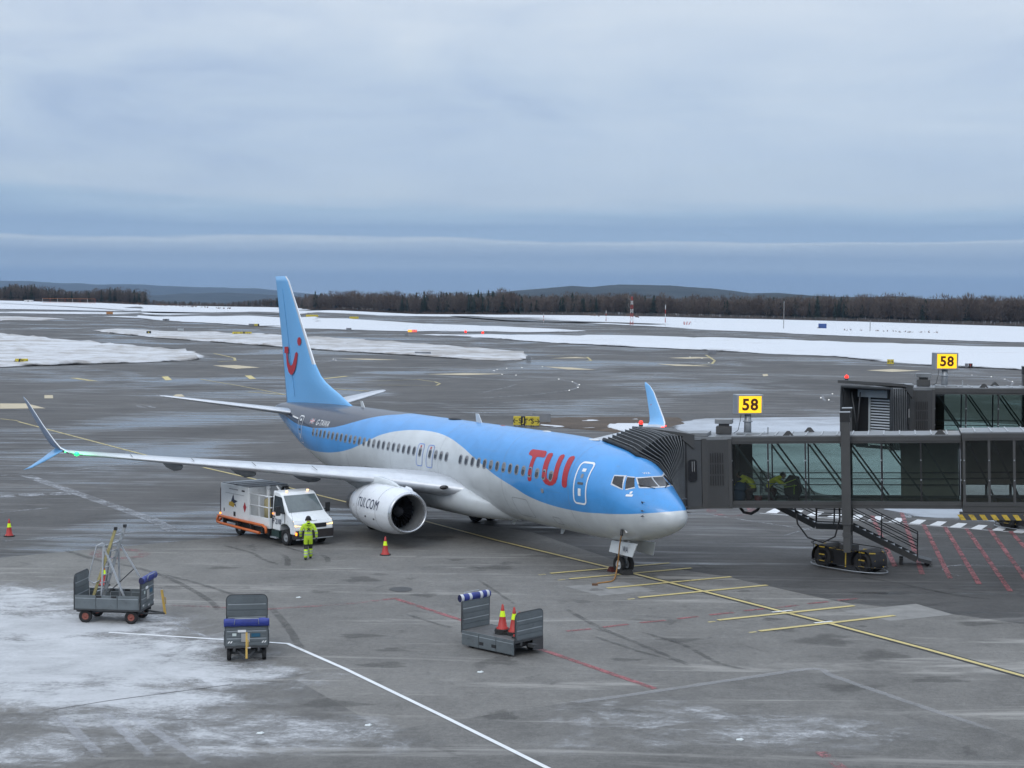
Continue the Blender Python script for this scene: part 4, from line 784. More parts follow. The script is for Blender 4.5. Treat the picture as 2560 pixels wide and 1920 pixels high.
# front panes lie across the nose: laid out by (y, z) and dropped on the skin
def front_hit(y, z):
    lo, hi = .34, 4.0
    for _ in range(40):
        mid = (lo + hi) / 2
        if ysurf(mid, z) > abs(y): hi = mid
        else: lo = mid
    return hi
def front_pane(pts, mat_, name, parent, off, side):
    cx = sum(a for a, b in pts) / 4; cz = sum(b for a, b in pts) / 4; n_ = 8; mb = MB(); rows = []
    for j in range(n_ + 1):
        row = []
        for i in range(n_ + 1):
            s_, t = i / n_, j / n_; a = V(pts[0]).lerp(V(pts[1]), s_); b = V(pts[3]).lerp(V(pts[2]), s_); q = a.lerp(b, t); x = front_hit(q.x, q.y); e = .02
            nr = V((-1, (front_hit(q.x + e, q.y) - front_hit(q.x - e, q.y)) / (2 * e), (front_hit(q.x, q.y + e) - front_hit(q.x, q.y - e)) / (2 * e))).normalized(); w_ = V((x, q.x, q.y)) + nr * off; row.append((w_.x, w_.y * side, w_.z))
        rows.append(row)
    mb.loft(rows, 0, True, False, False, False); return mb.build(name, mat_, parent)
for side in (1, -1):
    big = [(.004, 4.07), (.66, 4.05), (.775, 3.67), (.004, 3.68)]; pane = [(.035, 4.03), (.62, 4.01), (.725, 3.71), (.035, 3.72)]
    d = front_pane(big, CWF, 'cockpit_window', plane, .012, side); front_pane(pane, CGL, 'pane', d, .022, side)
    mb = MB(); a, b = V((front_hit(.25, 3.68) - .04, .25 * side, 3.68)), V((front_hit(.75, 3.80) - .05, .75 * side, 3.80)); mb.bar(a, b, .03, .02); mb.build('wiper', DARK, plane)
# red lettering on the nose (three letters), each laid on the skin
def letter(pts): return wrap('letter', poly_bm(pts), PRED, fus, lambda a, b: (a, b), 1, .010, .08), wrap('letter', poly_bm([(12.95 - a, b) for a, b in pts]), PRED, fus, lambda a, b: (a, b), -1, .010, .08)
letter([(8.76, 4.54), (8.74, 4.62), (8.66, 4.67), (7.70, 4.68), (7.58, 4.64), (7.49, 4.50), (7.52, 4.44), (7.62, 4.42), (7.98, 4.42), (8.06, 4.40), (8.09, 4.34), (8.02, 3.48), (8.05, 3.42), (8.15, 3.39), (8.27, 3.41), (8.31, 3.48), (8.36, 4.34), (8.40, 4.40), (8.48, 4.42), (8.66, 4.44), (8.74, 4.48)][::-1])
letter([(7.42, 4.54), (7.38, 4.61), (7.22, 4.64), (7.10, 4.62), (7.04, 4.55), (6.95, 3.86), (6.90, 3.68), (6.80, 3.60), (6.66, 3.58), (6.53, 3.63), (6.47, 3.74), (6.47, 3.95), (6.56, 4.54), (6.52, 4.61), (6.40, 4.65), (6.28, 4.62), (6.23, 4.54), (6.15, 3.92), (6.14, 3.70), (6.22, 3.52), (6.42, 3.40), (6.68, 3.36), (6.97, 3.40), (7.17, 3.52), (7.27, 3.72), (7.31, 3.90)][::-1])
letter([(5.92, 4.54), (5.87, 4.60), (5.74, 4.64), (5.61, 4.61), (5.55, 4.54), (5.43, 3.50), (5.47, 3.42), (5.60, 3.38), (5.73, 3.41), (5.79, 3.49)][::-1])
# registration, flag, small placards
bm = text_bm('G-TAWA', .34, 0, .25, 1.0, 1.2); xs = [v.co.x for v in bm.verts]; wd = max(xs) - min(xs)
wrap('registration_letters', bm, WLET, fus, lambda a, b: (29.68 - a / wd * 1.62, 4.24 + b * 1.25), 1, .010, .1)
fl = MB(); FX = lambda a, b: tuple(onskin(30.58 - a * .62 - b * .06, 4.27 + b * .27, 1, .010)[0])
FX2 = lambda a, b: tuple(onskin(30.58 - a * .62 - b * .06, 4.27 + b * .27, 1, .014)[0]); FX3 = lambda a, b: tuple(onskin(30.58 - a * .62 - b * .06, 4.27 + b * .27, 1, .018)[0])
def fq(f_, q, m): fl.add([f_(*a) for a in q], [(0, 1, 2, 3)], m)
for i in range(4): fq(FX, [(i / 4, 0), (i / 4 + .25, 0), (i / 4 + .25, 1), (i / 4, 1)], 0)
for q in ([(0, 0), (.1, 0), (1, 1), (.9, 1)], [(.9, 0), (1, 0), (.1, 1), (0, 1)]): fq(FX2, q, 1)
fq(FX2, [(.4, 0), (.6, 0), (.6, 1), (.4, 1)], 1); fq(FX2, [(0, .34), (1, .34), (1, .66), (0, .66)], 1); fq(FX3, [(.44, 0), (.56, 0), (.56, 1), (.44, 1)], 2); fq(FX3, [(0, .42), (1, .42), (1, .58), (0, .58)], 2)
fl.build('flag', [PNAVY, WLET, PRED], fus)
wrap('placard', poly_bm(rrect(32.55, 33.7, 4.34, 4.42, .02)), WLET, fus, lambda a, b: (a, b + .06 * (a - 32.5)), 1, .01)
wrap('placard', poly_bm(rrect(2.05, 2.28, 3.36, 3.44, .02)), WLET, fus, lambda a, b: (a, b), 1, .01); wrap('placard', poly_bm(rrect(2.13, 2.2, 3.46, 3.55, .02)), WLET, fus, lambda a, b: (a, b), 1, .01)
bm = text_bm('WA', .2); bm_obj('letter', bm, WLET, fus, lambda x, y: V((2.55 - .0 + .75 * y * -1 + .3, .55 - x, 0)) if False else V((lambda yy, zz: (front_hit(yy, zz) - .012, yy, zz))(.28 - x, 4.16 + y * .45)))
o_, nr = onskin(7.21, 3.09); mb = MB(); mb.tube(o_, o_ + nr * .02, .1, .1, 14); mb.build('vent_port', WFR, fus)
for x, z in ((1.59, 3.16), (1.49, 2.87), (1.46, 2.68)):   # pitot and vane probes
    for side in (1, -1):
        o_, nr = onskin(x, z, side, 0); mb = MB(); mb.tube(o_, o_ + nr * .12, .03, .02, 8); mb.tube(o_ + nr * .12, o_ + nr * .12 + V((-.2, 0, 0)), .018, .01, 8); mb.build('probe', SMK, fus)
for x, h_, l_, up in ((15.1, .42, .5, 1), (27.0, .34, .42, 1), (8.2, .28, .3, -1), (12.0, .34, .36, -1)):  # blade antennas
    z = (ZT(x) if up > 0 else ZB(x)) - .02 * up; mb = MB(); mb.prism([(x, -.02, z), (x + l_, -.02, z), (x + l_ * 1.15, -.02, z + h_ * up), (x + l_ * .65, -.02, z + h_ * up)], (0, .04, 0)); mb.build('antenna', PWHT, fus)
for x, s_ in ((17.6, .5), (13.3, .2), (9.7, .3), (6.2, .35)): mb = MB(); mb.sphere((x, 0, ZT(x) - .01), s_, 12, 0, (1, .5, .16)); mb.build('beacon' if s_ == .2 else 'antenna_fairing', pm('beacon red', (.25, .03, .03), .3) if s_ == .2 else (PWHT if x < 10 else DARK), fus)

# aerofoil lofts
def foil(n_=10, t=.12, camber=.015):
    up = []; lo = []
    for i in range(n_ + 1):
        x = .5 * (1 - cos(pi * i / n_)); yt = 5 * t * (.2969 * sqrt(x) - .126 * x - .3516 * x * x + .2843 * x ** 3 - .1036 * x ** 4); c_ = camber * 4 * x * (1 - x); up.append((x, c_ + yt)); lo.append((x, c_ - yt))
    return up[::-1] + lo[1:-1]
def surf(secs, n_=12, split=0):
    """secs: (le point, chord, thickness, up vector) -> rings of a lofted aerofoil, trailing edge first round the top"""
    rings = []
    for le, ch, t, up in secs:
        f = foil(n_, t, .012); up = V(up).normalized(); rings.append([V(le) + V((1, 0, 0)) * x * ch + up * y * ch for x, y in f])
    return rings
def wing(side):
    S_ = lambda x, y, z: (x, y * side, z)
    secs = [(S_(12.6, .6, 2.15), 9.2, .13, (0, 0, 1)), (S_(13.75, 1.9, 2.40), 7.7, .135, (0, 0, 1)), (S_(14.9, 3.3, 2.60), 6.7, .125, (0, 0, 1)), (S_(16.05, 4.7, 2.80), 5.55, .118, (0, 0, 1)), (S_(16.55, 5.5, 2.88), 5.05, .115, (0, 0, 1)), (S_(18.2, 8.4, 3.16), 4.05, .108, (0, 0, 1)), (S_(20.2, 12.0, 3.50), 2.85, .104, (0, 0, 1)), (S_(22.6, 16.3, 3.90), 1.72, .10, (0, 0, 1))]
    mb = MB(); rings = surf(secs); n_ = len(rings[0]); nu = 13
    for i in range(len(rings) - 1):
        for j in range(n_):
            a, b = rings[i], rings[i + 1]; k_ = (j + 1) % n_; le = 9 <= j <= 14; mb.add([a[j], a[k_], b[k_], b[j]], [(0, 1, 2, 3)], 1 if le else 0, True)
    mb.add(rings[-1], [tuple(range(n_))], 0)
    w_ = mb.build('wing', [WGREY, pm('slat metal', (.60, .62, .65), .40, .45, var=.08)], plane)
    # winglet: curls up, sweeps back; a second blade below it
    wl = [(S_(22.6, 16.3, 3.90), 1.72, .10, (0, 0, 1)), (S_(22.95, 16.85, 3.98), 1.60, .095, (0, -.25 * side, 1)), (S_(23.25, 17.12, 4.16), 1.48, .09, (0, -.75 * side, .7)), (S_(23.6, 17.28, 4.45), 1.34, .085, (0, -1 * side, .34)), (S_(24.4, 17.55, 5.10), 1.05, .08, (0, -1 * side, .3)), (S_(25.2, 17.80, 5.80), .78, .08, (0, -1 * side, .28)), (S_(25.72, 17.90, 6.14), .52, .08, (0, -1 * side, .28)), (S_(26.2, 17.95, 6.33), .10, .08, (0, -1 * side, .28))]
    mb = MB(); rings = surf(wl)
    for i in range(len(rings) - 1):
        for j in range(n_):
            a, b = rings[i], rings[i + 1]; k_ = (j + 1) % n_; mb.add([a[j], a[k_], b[k_], b[j]], [(0, 1, 2, 3)], 0 if i < 1 else (2 if 10 <= j <= 13 else 1 if j < 12 else 3), True)
    mb.add(rings[-1], [tuple(range(n_))], 1); wt = mb.build('winglet', [WGREY, PBLUE, BARE, pm('winglet outer grey', (.25, .32, .44), .4)], w_)
    st = [(S_(23.15, 17.05, 4.06), 1.3, .08, (0, .8 * side, .6)), (S_(24.2, 17.5, 3.55), .85, .08, (0, .8 * side, .6)), (S_(25.3, 17.85, 3.13), .48, .08, (0, .8 * side, .6)), (S_(26.1, 18.0, 2.96), .10, .08, (0, .8 * side, .6))]
    mb = MB(); rings = surf(st); mb.loft(rings, 0); mb.build('ventral_blade', PBLUE, w_)
    # smile on the inner face of the winglet
    sm = MB(); c0 = V((24.62, 17.47, 4.86))
    def wp(a, b): q = V((c0.x + a + b * .55, c0.y + b * .34 - .045, c0.z + b)); return (q.x, q.y * side, q.z)
    _wp = wp; wp = lambda a, b: _wp(a * 1.7, b * 1.7)
    for a0, a1, rr, ri in ((200, 340, .19, .13),):
        for i in range(8):
            t0, t1 = R(a0 + (a1 - a0) * i / 8), R(a0 + (a1 - a0) * (i + 1) / 8); sm.add([wp(rr * cos(t0), rr * sin(t0)), wp(rr * cos(t1), rr * sin(t1)), wp(ri * cos(t1), ri * sin(t1) + .015), wp(ri * cos(t0), ri * sin(t0) + .015)], [(0, 1, 2, 3)])
    sm.add([wp(-.27, .0), wp(-.12, .0), wp(-.12, -.06), wp(-.27, -.06)], [(0, 1, 2, 3)]); sm.add([wp(.2 + .04 * cos(i), .12 + .04 * sin(i)) for i in (0, 1, 2, 3, 4, 5)], [(0, 1, 2, 3, 4, 5)]); sm.build('smile_emblem', PRED if side < 0 else PNAVY, w_)
    # flap track fairings, slat gaps, lights
    for y, x0, l_, z in ((6.4, 18.9, 3.6, 2.66), (9.3, 19.6, 3.2, 2.98), (12.3, 20.9, 2.7, 3.32)):
        mb = MB(); mb.lathe([(0, .02), (l_ * .12, .16), (l_ * .35, .26), (l_ * .7, .2), (l_, .02)], (0, 0, 0), 'x', 14); mb.v = [(x0 + a, side * (y + b * .8), z + c_ * 1.05 - .02) for a, b, c_ in mb.v]; mb.build('flap_fairing', pm('fairing grey', (.30, .31, .32), .45), w_)
    mb = MB(); mb.sphere(S_(14.05, 2.62, 2.56), .17, 12, 0, (.9, 1.3, .6)); mb.build('landing_light', CGL, w_)
    mb = MB(); mb.sphere(S_(22.78, 16.55, 3.925), .115, 10, 0, (1.2, 1, .8)); nv = mb.build('navigation_light', em('green navigation lamp', (.01, 1, .10), 5) if side > 0 else em('red navigation lamp', (1, .02, .01), 4), w_)
    mb = MB(); mb.sphere(S_(23.05, 16.98, 4.02), .045, 8); mb.build('strobe_light', em('green position lamp', (.10, 1, .3), 2.5) if side > 0 else em('red position lamp', (1, .05, .05), 2), w_)
    for y in (7.2, 9.6, 12.0, 14.4):
        t = (y - 5.5) / (16.3 - 5.5); xl = 16.55 + (22.6 - 16.55) * t; zl = 2.88 + 1.02 * t; ch = 5.05 + (1.72 - 5.05) * t; mb = MB(); mb.bar(S_(xl + .06, y, zl + .075 * ch * .55), S_(xl + ch * .14, y, zl + .075 * ch * .98), .025, .012); mb.build('slat_gap', SMK, w_)
    return w_
wR, wL = wing(1), wing(-1)
ld = bpy.data.lights.new('navigation_glow', 'POINT'); ld.energy = 14; ld.color = (.1, 1, .3); ld.shadow_soft_size = .1; lo_ = bpy.data.objects.new('navigation_glow', ld); COL.objects.link(lo_); lo_.parent = wR; lo_.location = (22.6, 16.62, 4.10)
# fairing where the wings meet the body
mb = MB(); rings = []
for x, hw, zt_f, zb_f in ((11.2, .9, 1.9, 1.28), (12.2, 1.55, 2.2, 1.16), (13.2, 1.98, 2.62, 1.10), (14.2, 2.12, 2.98, 1.06), (16, 2.16, 3.12, 1.04), (18, 2.14, 3.10, 1.04), (20, 2.10, 2.96, 1.06), (21.5, 2.0, 2.75, 1.10), (23, 1.72, 2.3, 1.16), (24.4, 1.1, 1.9, 1.24)):
    r = []; zc_ = 2.0
    for i in range(40):
        a = 2 * pi * i / 40; q = sin(a); cx = (abs(cos(a)) ** .75) * (1 if cos(a) > 0 else -1); r.append((x, hw * cx, zc_ + ((zt_f - zc_) if q > 0 else (zc_ - zb_f)) * (abs(q) ** .85) * (1 if q > 0 else -1)))
    rings.append(r)
mb.loft(rings); mb.build('wing_fairing', PWHT, plane)

# fin, rudder, stabilisers
FO = [(28.4, 5.24), (29.4, 5.62), (30.2, 5.92), (31.36, 6.24), (32.25, 6.65), (33.0, 7.27), (33.76, 8.28), (35.33, 10.35), (36.75, 12.18), (37.05, 12.32)]
TE = [(36.95, 5.05), (37.32, 6.97), (37.73, 8.98), (38.57, 12.32)]
mb = MB(); rings = []
for i in range(25):
    z = 4.85 + (12.32 - 4.85) * i / 24
    xl = lerp_tab([(b, a) for a, b in FO], z) if z > 5.24 else 28.0; xt = lerp_tab([(b, a) for a, b in TE], z); ch = xt - xl; th = .34 + (.10 - .34) * max(0, (z - 5)) / 7.3
    f = foil(12, th / min(ch, 6.0) if ch < 6 else .06, 0); r = []
    for x, y in f: r.append((xl + x * ch, y * min(ch, 6.0) * (1 if ch < 6 else th / (.06 * 6)), z))
    rings.append(r)
nf = len(rings[0])
for i in range(len(rings) - 1):
    for j in range(nf): mb.add([rings[i][j], rings[i][(j + 1) % nf], rings[i + 1][(j + 1) % nf], rings[i + 1][j]], [(0, 1, 2, 3)], 1 if (10 <= j <= 13 and i > 7) else 0, True)
mb.add(rings[-1], [tuple(range(nf))], 0); fin = mb.build('fin', [PBLUE, BARE], plane)
finy = lambda x, z: (.34 + (.10 - .34) * max(0, (z - 5)) / 7.3) * .5
for side in (1, -1):
    def fp(a, b, o=.012): return (a, (finy(a, b) + o) * side, b)
    mb = MB(); mb.bar(fp(35.55, 5.4, -.035), fp(37.45, 11.6, -.005), .02, .008); mb.build('rudder_hinge', pm('seam blue', (.07, .24, .46), .5), fin)
    em_ = MB(); U_ = [(36.98, 8.22), (36.45, 8.25), (36.43, 7.88), (36.56, 7.86), (36.40, 7.38), (36.20, 7.20), (36.0, 7.16), (35.80, 7.28), (35.62, 7.60), (35.48, 7.90), (35.30, 7.98), (35.13, 7.88), (35.24, 7.40), (35.50, 6.92), (35.80, 6.68), (36.05, 6.63), (36.35, 6.78), (36.62, 7.2), (36.74, 7.86), (36.98, 7.86)]
    bm = poly_bm(U_); bmesh.ops.subdivide_edges(bm, edges=bm.edges[:], cuts=1)
    for v in bm.verts: v.co = V(fp(v.co.x, v.co.y, .02))
    me = bpy.data.meshes.new('smile_emblem'); bm.to_mesh(me); bm.free(); me.materials.append(PRED); link('smile_emblem', me, fin)
    mb = MB(); mb.add([fp(34.95 + .26 * cos(2 * pi * i / 20), 8.59 + .24 * sin(2 * pi * i / 20), .03) for i in range(20)], [tuple(range(20))]); mb.build('emblem_dot', PRED, fin)
    sx = lambda x, y, z: (x, y * side, z)
    st = [(sx(33.9, .2, 4.50), 4.1, .10, (0, 0, 1)), (sx(34.3, .75, 4.56), 3.75, .10, (0, 0, 1)), (sx(36.2, 4.0, 5.02), 2.4, .095, (0, 0, 1)), (sx(37.75, 6.75, 5.41), 1.28, .09, (0, 0, 1)), (sx(38.2, 7.15, 5.46), .75, .08, (0, 0, 1))]
    mb = MB(); rings = surf(st); nn = len(rings[0])
    for i in range(len(rings) - 1):
        for j in range(nn): mb.add([rings[i][j], rings[i][(j + 1) % nn], rings[i + 1][(j + 1) % nn], rings[i + 1][j]], [(0, 1, 2, 3)], 1 if 9 <= j <= 14 else 0, True)
    mb.add(rings[-1], [tuple(range(nn))]); mb.build('stabiliser', [WGREY, MATS['slat metal']], plane)

# engines
COWL = pm('engine cowl white', (.69, .71, .74), .3, var=.06, scale=.7, coat=.3, dirt=((.35, .34, .33), .6, .3)); LIP = pm('inlet lip metal', (.55, .56, .58), .28, .8, var=.06)
FANM = pm('fan blade', (.04, .04, .045), .4, .5); LINER = pm('inlet liner', (.16, .165, .17), .5)
def engine(side):
    ex, ey, ez = 13.25, 4.83 * side, 1.60
    def ring(x, r, sq=.93, dz=0): # slightly flattened below
        out = []
        for i in range(40):
            a = 2 * pi * i / 40; rz = r * (sq if sin(a) < 0 else 1.0); out.append((ex + x, ey + r * 1.03 * cos(a), ez + dz + rz * sin(a)))
        return out
    mb = MB(); mb.loft([ring(.16, .945), ring(.5, 1.03), ring(1.0, 1.09), ring(1.8, 1.12), ring(2.7, 1.08), ring(3.5, .98), ring(4.1, .85), ring(4.15, .80)], 0, True, False); en = mb.build('engine', COWL, plane)
    mb = MB(); mb.loft([ring(.16, .945), ring(.05, .91), ring(.0, .865), ring(.05, .82), ring(.18, .785)], 0, True, False); mb.build('inlet_lip', LIP, en)
    mb = MB(); mb.loft([ring(.18, .785, .97), ring(.5, .76, 1), ring(1.0, .77, 1), ring(1.15, .77, 1)], 0, True, False); mb.add(ring(1.16, .775, 1), [tuple(range(40))], 1); mb.build('inlet_duct', [LINER, DARK], en)
    fb = MB()
    for i in range(24):
        a = 2 * pi * i / 24; b = a + .16; fb.add([(ex + 1.10, ey + .22 * cos(a), ez + .22 * sin(a)), (ex + .98, ey + .22 * cos(a + .2), ez + .22 * sin(a + .2)), (ex + .92, ey + .75 * cos(b + .16), ez + .75 * sin(b + .16)), (ex + 1.10, ey + .75 * cos(b - .06), ez + .75 * sin(b - .06))], [(0, 1, 2, 3)])
    fb.build('fan', FANM, en)
    mb = MB(); mb.lathe([(.55, .005), (.65, .08), (.8, .16), (1.0, .24)], (ex, ey, ez), 'x', 20); mb.build('spinner', pm('spinner', (.06, .06, .065), .4), en)
    mb = MB(); mb.loft([ring(4.0, .72, 1), ring(4.6, .60, 1), ring(5.2, .46, 1)], 0, True, False); mb.loft([ring(5.1, .34, 1), ring(5.5, .22, 1), ring(5.9, .04, 1)], 0, True, False); mb.add(ring(4.12, .84, .93), [tuple(range(40))], 1); mb.build('exhaust_nozzle', [pm('hot metal', (.20, .18, .16), .45, .7), DARK], en)
    mb = MB(); z0 = ez + .95
    mb.loft([[(ex + .55, ey - .03, z0 + .02), (ex + .55, ey + .03, z0 + .02), (ex + .55, ey + .03, z0 + .06), (ex + .55, ey - .03, z0 + .06)], [(ex + 1.6, ey - .14, z0 + .05), (ex + 1.6, ey + .14, z0 + .05), (ex + 1.6, ey + .10, z0 + .33), (ex + 1.6, ey - .10, z0 + .33)], [(ex + 2.9, ey - .2, z0 - .1), (ex + 2.9, ey + .2, z0 - .1), (ex + 2.9, ey + .16, z0 + .40), (ex + 2.9, ey - .16, z0 + .40)], [(ex + 4.6, ey - .18, z0 - .35), (ex + 4.6, ey + .18, z0 - .35), (ex + 4.6, ey + .15, z0 + .25), (ex + 4.6, ey - .15, z0 + .25)], [(ex + 6.6, ey - .05, z0 - .02), (ex + 6.6, ey + .05, z0 - .02), (ex + 6.6, ey + .05, z0 + .12), (ex + 6.6, ey - .05, z0 + .12)]], 0, True); mb.build('pylon', PWHT, en)
    mb = MB(); a = R(48); c_, s_ = cos(pi - a) if side > 0 else cos(a), sin(a); mb.prism([(ex + .75, ey + 1.05 * c_, ez + 1.02 * s_), (ex + 1.9, ey + 1.12 * c_, ez + 1.09 * s_), (ex + 1.85, ey + 1.32 * c_, ez + 1.30 * s_), (ex + 1.35, ey + 1.28 * c_, ez + 1.26 * s_)], (0, .02, .02)); mb.build('strake', COWL, en)
    bm = text_bm('TUI.COM', .62, 0, 0, 1.16); xs = [v.co.x for v in bm.verts]; wd = max(xs) - min(xs)
    for k_ in range(1, 28): bmesh.ops.bisect_plane(bm, geom=bm.verts[:] + bm.edges[:] + bm.faces[:], plane_co=(0, -.12 + k_ * .03, 0), plane_no=(0, 1, 0))
    RX = pchip([(0, .87), (.16, .945), (.5, 1.03), (1.0, 1.09), (1.8, 1.12), (2.7, 1.08), (3.5, .98)])
    def onc(x, y):
        xx = (2.85 - x / wd * 1.95) if side > 0 else (.9 + x / wd * 1.95); r = RX(xx) + .012; a = (y + .12) / 1.1
        return V((ex + xx, ey + side * r * 1.03 * cos(a), ez + r * sin(a) * (1 if a > 0 else .93)))
    bm_obj('lettering', bm, PNAVY, en, onc)
    for xx, aa in ((1.25, -.3), (2.0, -.25)):
        mb = MB(); r = RX(xx); p_ = V((ex + xx, ey + side * r * 1.03 * cos(aa), ez + .93 * r * sin(aa))); mb.sphere(p_, .05, 8); mb.build('latch', SMK, en)
    for xx in (1.05, 2.95):
        mb = MB(); r = RX(xx) + .004; mb.loft([[(ex + xx + d, ey + r * 1.03 * cos(2 * pi * i / 40), ez + (r if sin(2 * pi * i / 40) > 0 else r * .93) * sin(2 * pi * i / 40)) for i in range(40)] for d in (0, .018)], 0, True, False); mb.build('cowl_seam', SMK, en)
    return en
engine(1); engine(-1)

# landing gear
def wheel_mesh(name, r, wd, hub):
    mb = MB(); q = wd / 2
    mb.lathe([(-q * .55, r * .52), (-q * .9, r * .62), (-q, r * .82), (-q * .75, r * .97), (-q * .3, r), (q * .3, r), (q * .75, r * .97), (q, r * .82), (q * .9, r * .62), (q * .55, r * .52)], axis='y', n=28, m=0)
    for s_ in (-1, 1):
        mb.lathe([(s_ * q * .55, r * .52), (s_ * q * .62, r * .47), (s_ * q * .35, r * .38), (s_ * q * .4, r * .16), (s_ * q * .75, r * .15), (s_ * q * .75, .001)], axis='y', n=28, m=1)
    return mb.mesh(name, [RUB, hub])
HUB = pm('wheel hub', (.50, .51, .52), .4, .3); NWM, MWM = wheel_mesh('wheel', .345, .20, HUB), wheel_mesh('wheel', .56, .40, STEEL)
NGX = 4.04
mb = MB(); mb.tube((NGX, 0, .5), (NGX - .12, 0, 1.55), .07, .09, 12); mb.tube((NGX, 0, .28), (NGX, 0, .62), .05, .06, 10); mb.tube((NGX, -.32, .345), (NGX, .32, .345), .045, .045, 10); mb.tube((NGX + .02, 0, .9), (NGX + .75, 0, 1.45), .035, .035, 8); mb.bar((NGX - .12, 0, .5), (NGX - .22, 0, .85), .05, .12); mb.bar((NGX - .22, 0, .85), (NGX - .10, 0, 1.1), .05, .12); mb.box((NGX - .14, 0, .98), (.1, .34, .14)); mb.path([(NGX + .1, .15, 1.1), (NGX + .28, .18, .85), (NGX + .2, .2, .6), (NGX + .05, .18, .5)], .015, 6, 1)
ng = mb.build('nose_gear', [STEEL, DARK], plane)
for s_ in (1, -1): link('wheel', NWM, ng, (NGX, .205 * s_, .345))
for s_ in (1, -1):
    mb = MB(); mb.prism([(2.55, .42 * s_, 1.40), (4.25, .42 * s_, 1.32), (4.32, .50 * s_, .86), (2.78, .50 * s_, .84)], (0, .035 * s_, 0)); gd = mb.build('gear_door', PWHT, ng)
    bm = text_bm('WA', .34, 0, 0, 1.0, .62); bm_obj('lettering', bm, PNAVY, gd, lambda x, y: V((3.42 - x * s_, (.542 - (y) * .10) * s_, .98 + y)))
for s_ in (1, -1):
    gx = 19.64; mb = MB(); mb.tube((gx, 2.86 * s_, .5), (gx - .1, 2.86 * s_, 2.4), .12, .15, 14); mb.tube((gx, 2.25 * s_, .56), (gx, 3.47 * s_, .56), .07, .07, 10); mb.tube((gx, 2.86 * s_, 1.4), (gx - .1, 1.7 * s_, 1.9), .06, .06, 8); mb.bar((gx + .2, 2.86 * s_, .6), (gx + .3, 2.86 * s_, 1.3), .08, .1); mb.box((gx, 3.25 * s_, 1.75), (1.1, .05, .9), None, 1)
    mg = mb.build('main_gear', [STEEL, PWHT], plane)
    for y in (2.43, 3.29): link('wheel', MWM, mg, (gx, y * s_, .56))

# ------------------------------------------------------------------ passenger bridges: x towards the terminal, y away from the camera
BG = pm('bridge grey paint', (.060, .060, .060), .5, var=.12, scale=1.2, dirt=((.085, .08, .075), .55, .4)); BG2 = pm('bridge panel grey', (.064, .067, .071), .5, var=.1, scale=1.5, dirt=((.05, .05, .05), .55, .4)); BRF = pm('bridge roof', (.20, .21, .22), .35, .1, var=.2, scale=.8, dirt=((.12, .12, .11), .5, .5)); BBLK = pm('bridge black', (.016, .016, .018), .55)
FABR = pm('bellows fabric', (.026, .030, .034), .75, var=.25, scale=2.5); RIBM = pm('bellows rib metal', (.17, .18, .19), .5, .2); BFLR = pm('bridge floor', (.14, .115, .09), .8, var=.15); GTEAL = glass('bridge glass', (.72, .78, .755)); GDARK = glass('bridge glass dark', (.74, .76, .74)); SIGNY = em('lit yellow sign face', (1.0, .55, .015), .95)
SIGNT = pm('sign digits brown', (.09, .025, .005), .6); YBAR = pm('safety yellow', (.55, .38, .05), .55, var=.2, scale=5, dirt=((.1, .08, .05), .5, .6)); GALV = pm('galvanised steel', (.34, .36, .38), .45, .5, var=.15); BEAC = em('red beacon lamp', (1, .02, .012), 3); WPANEL = pm('shutter slats', (.46, .50, .53), .5, var=.1)
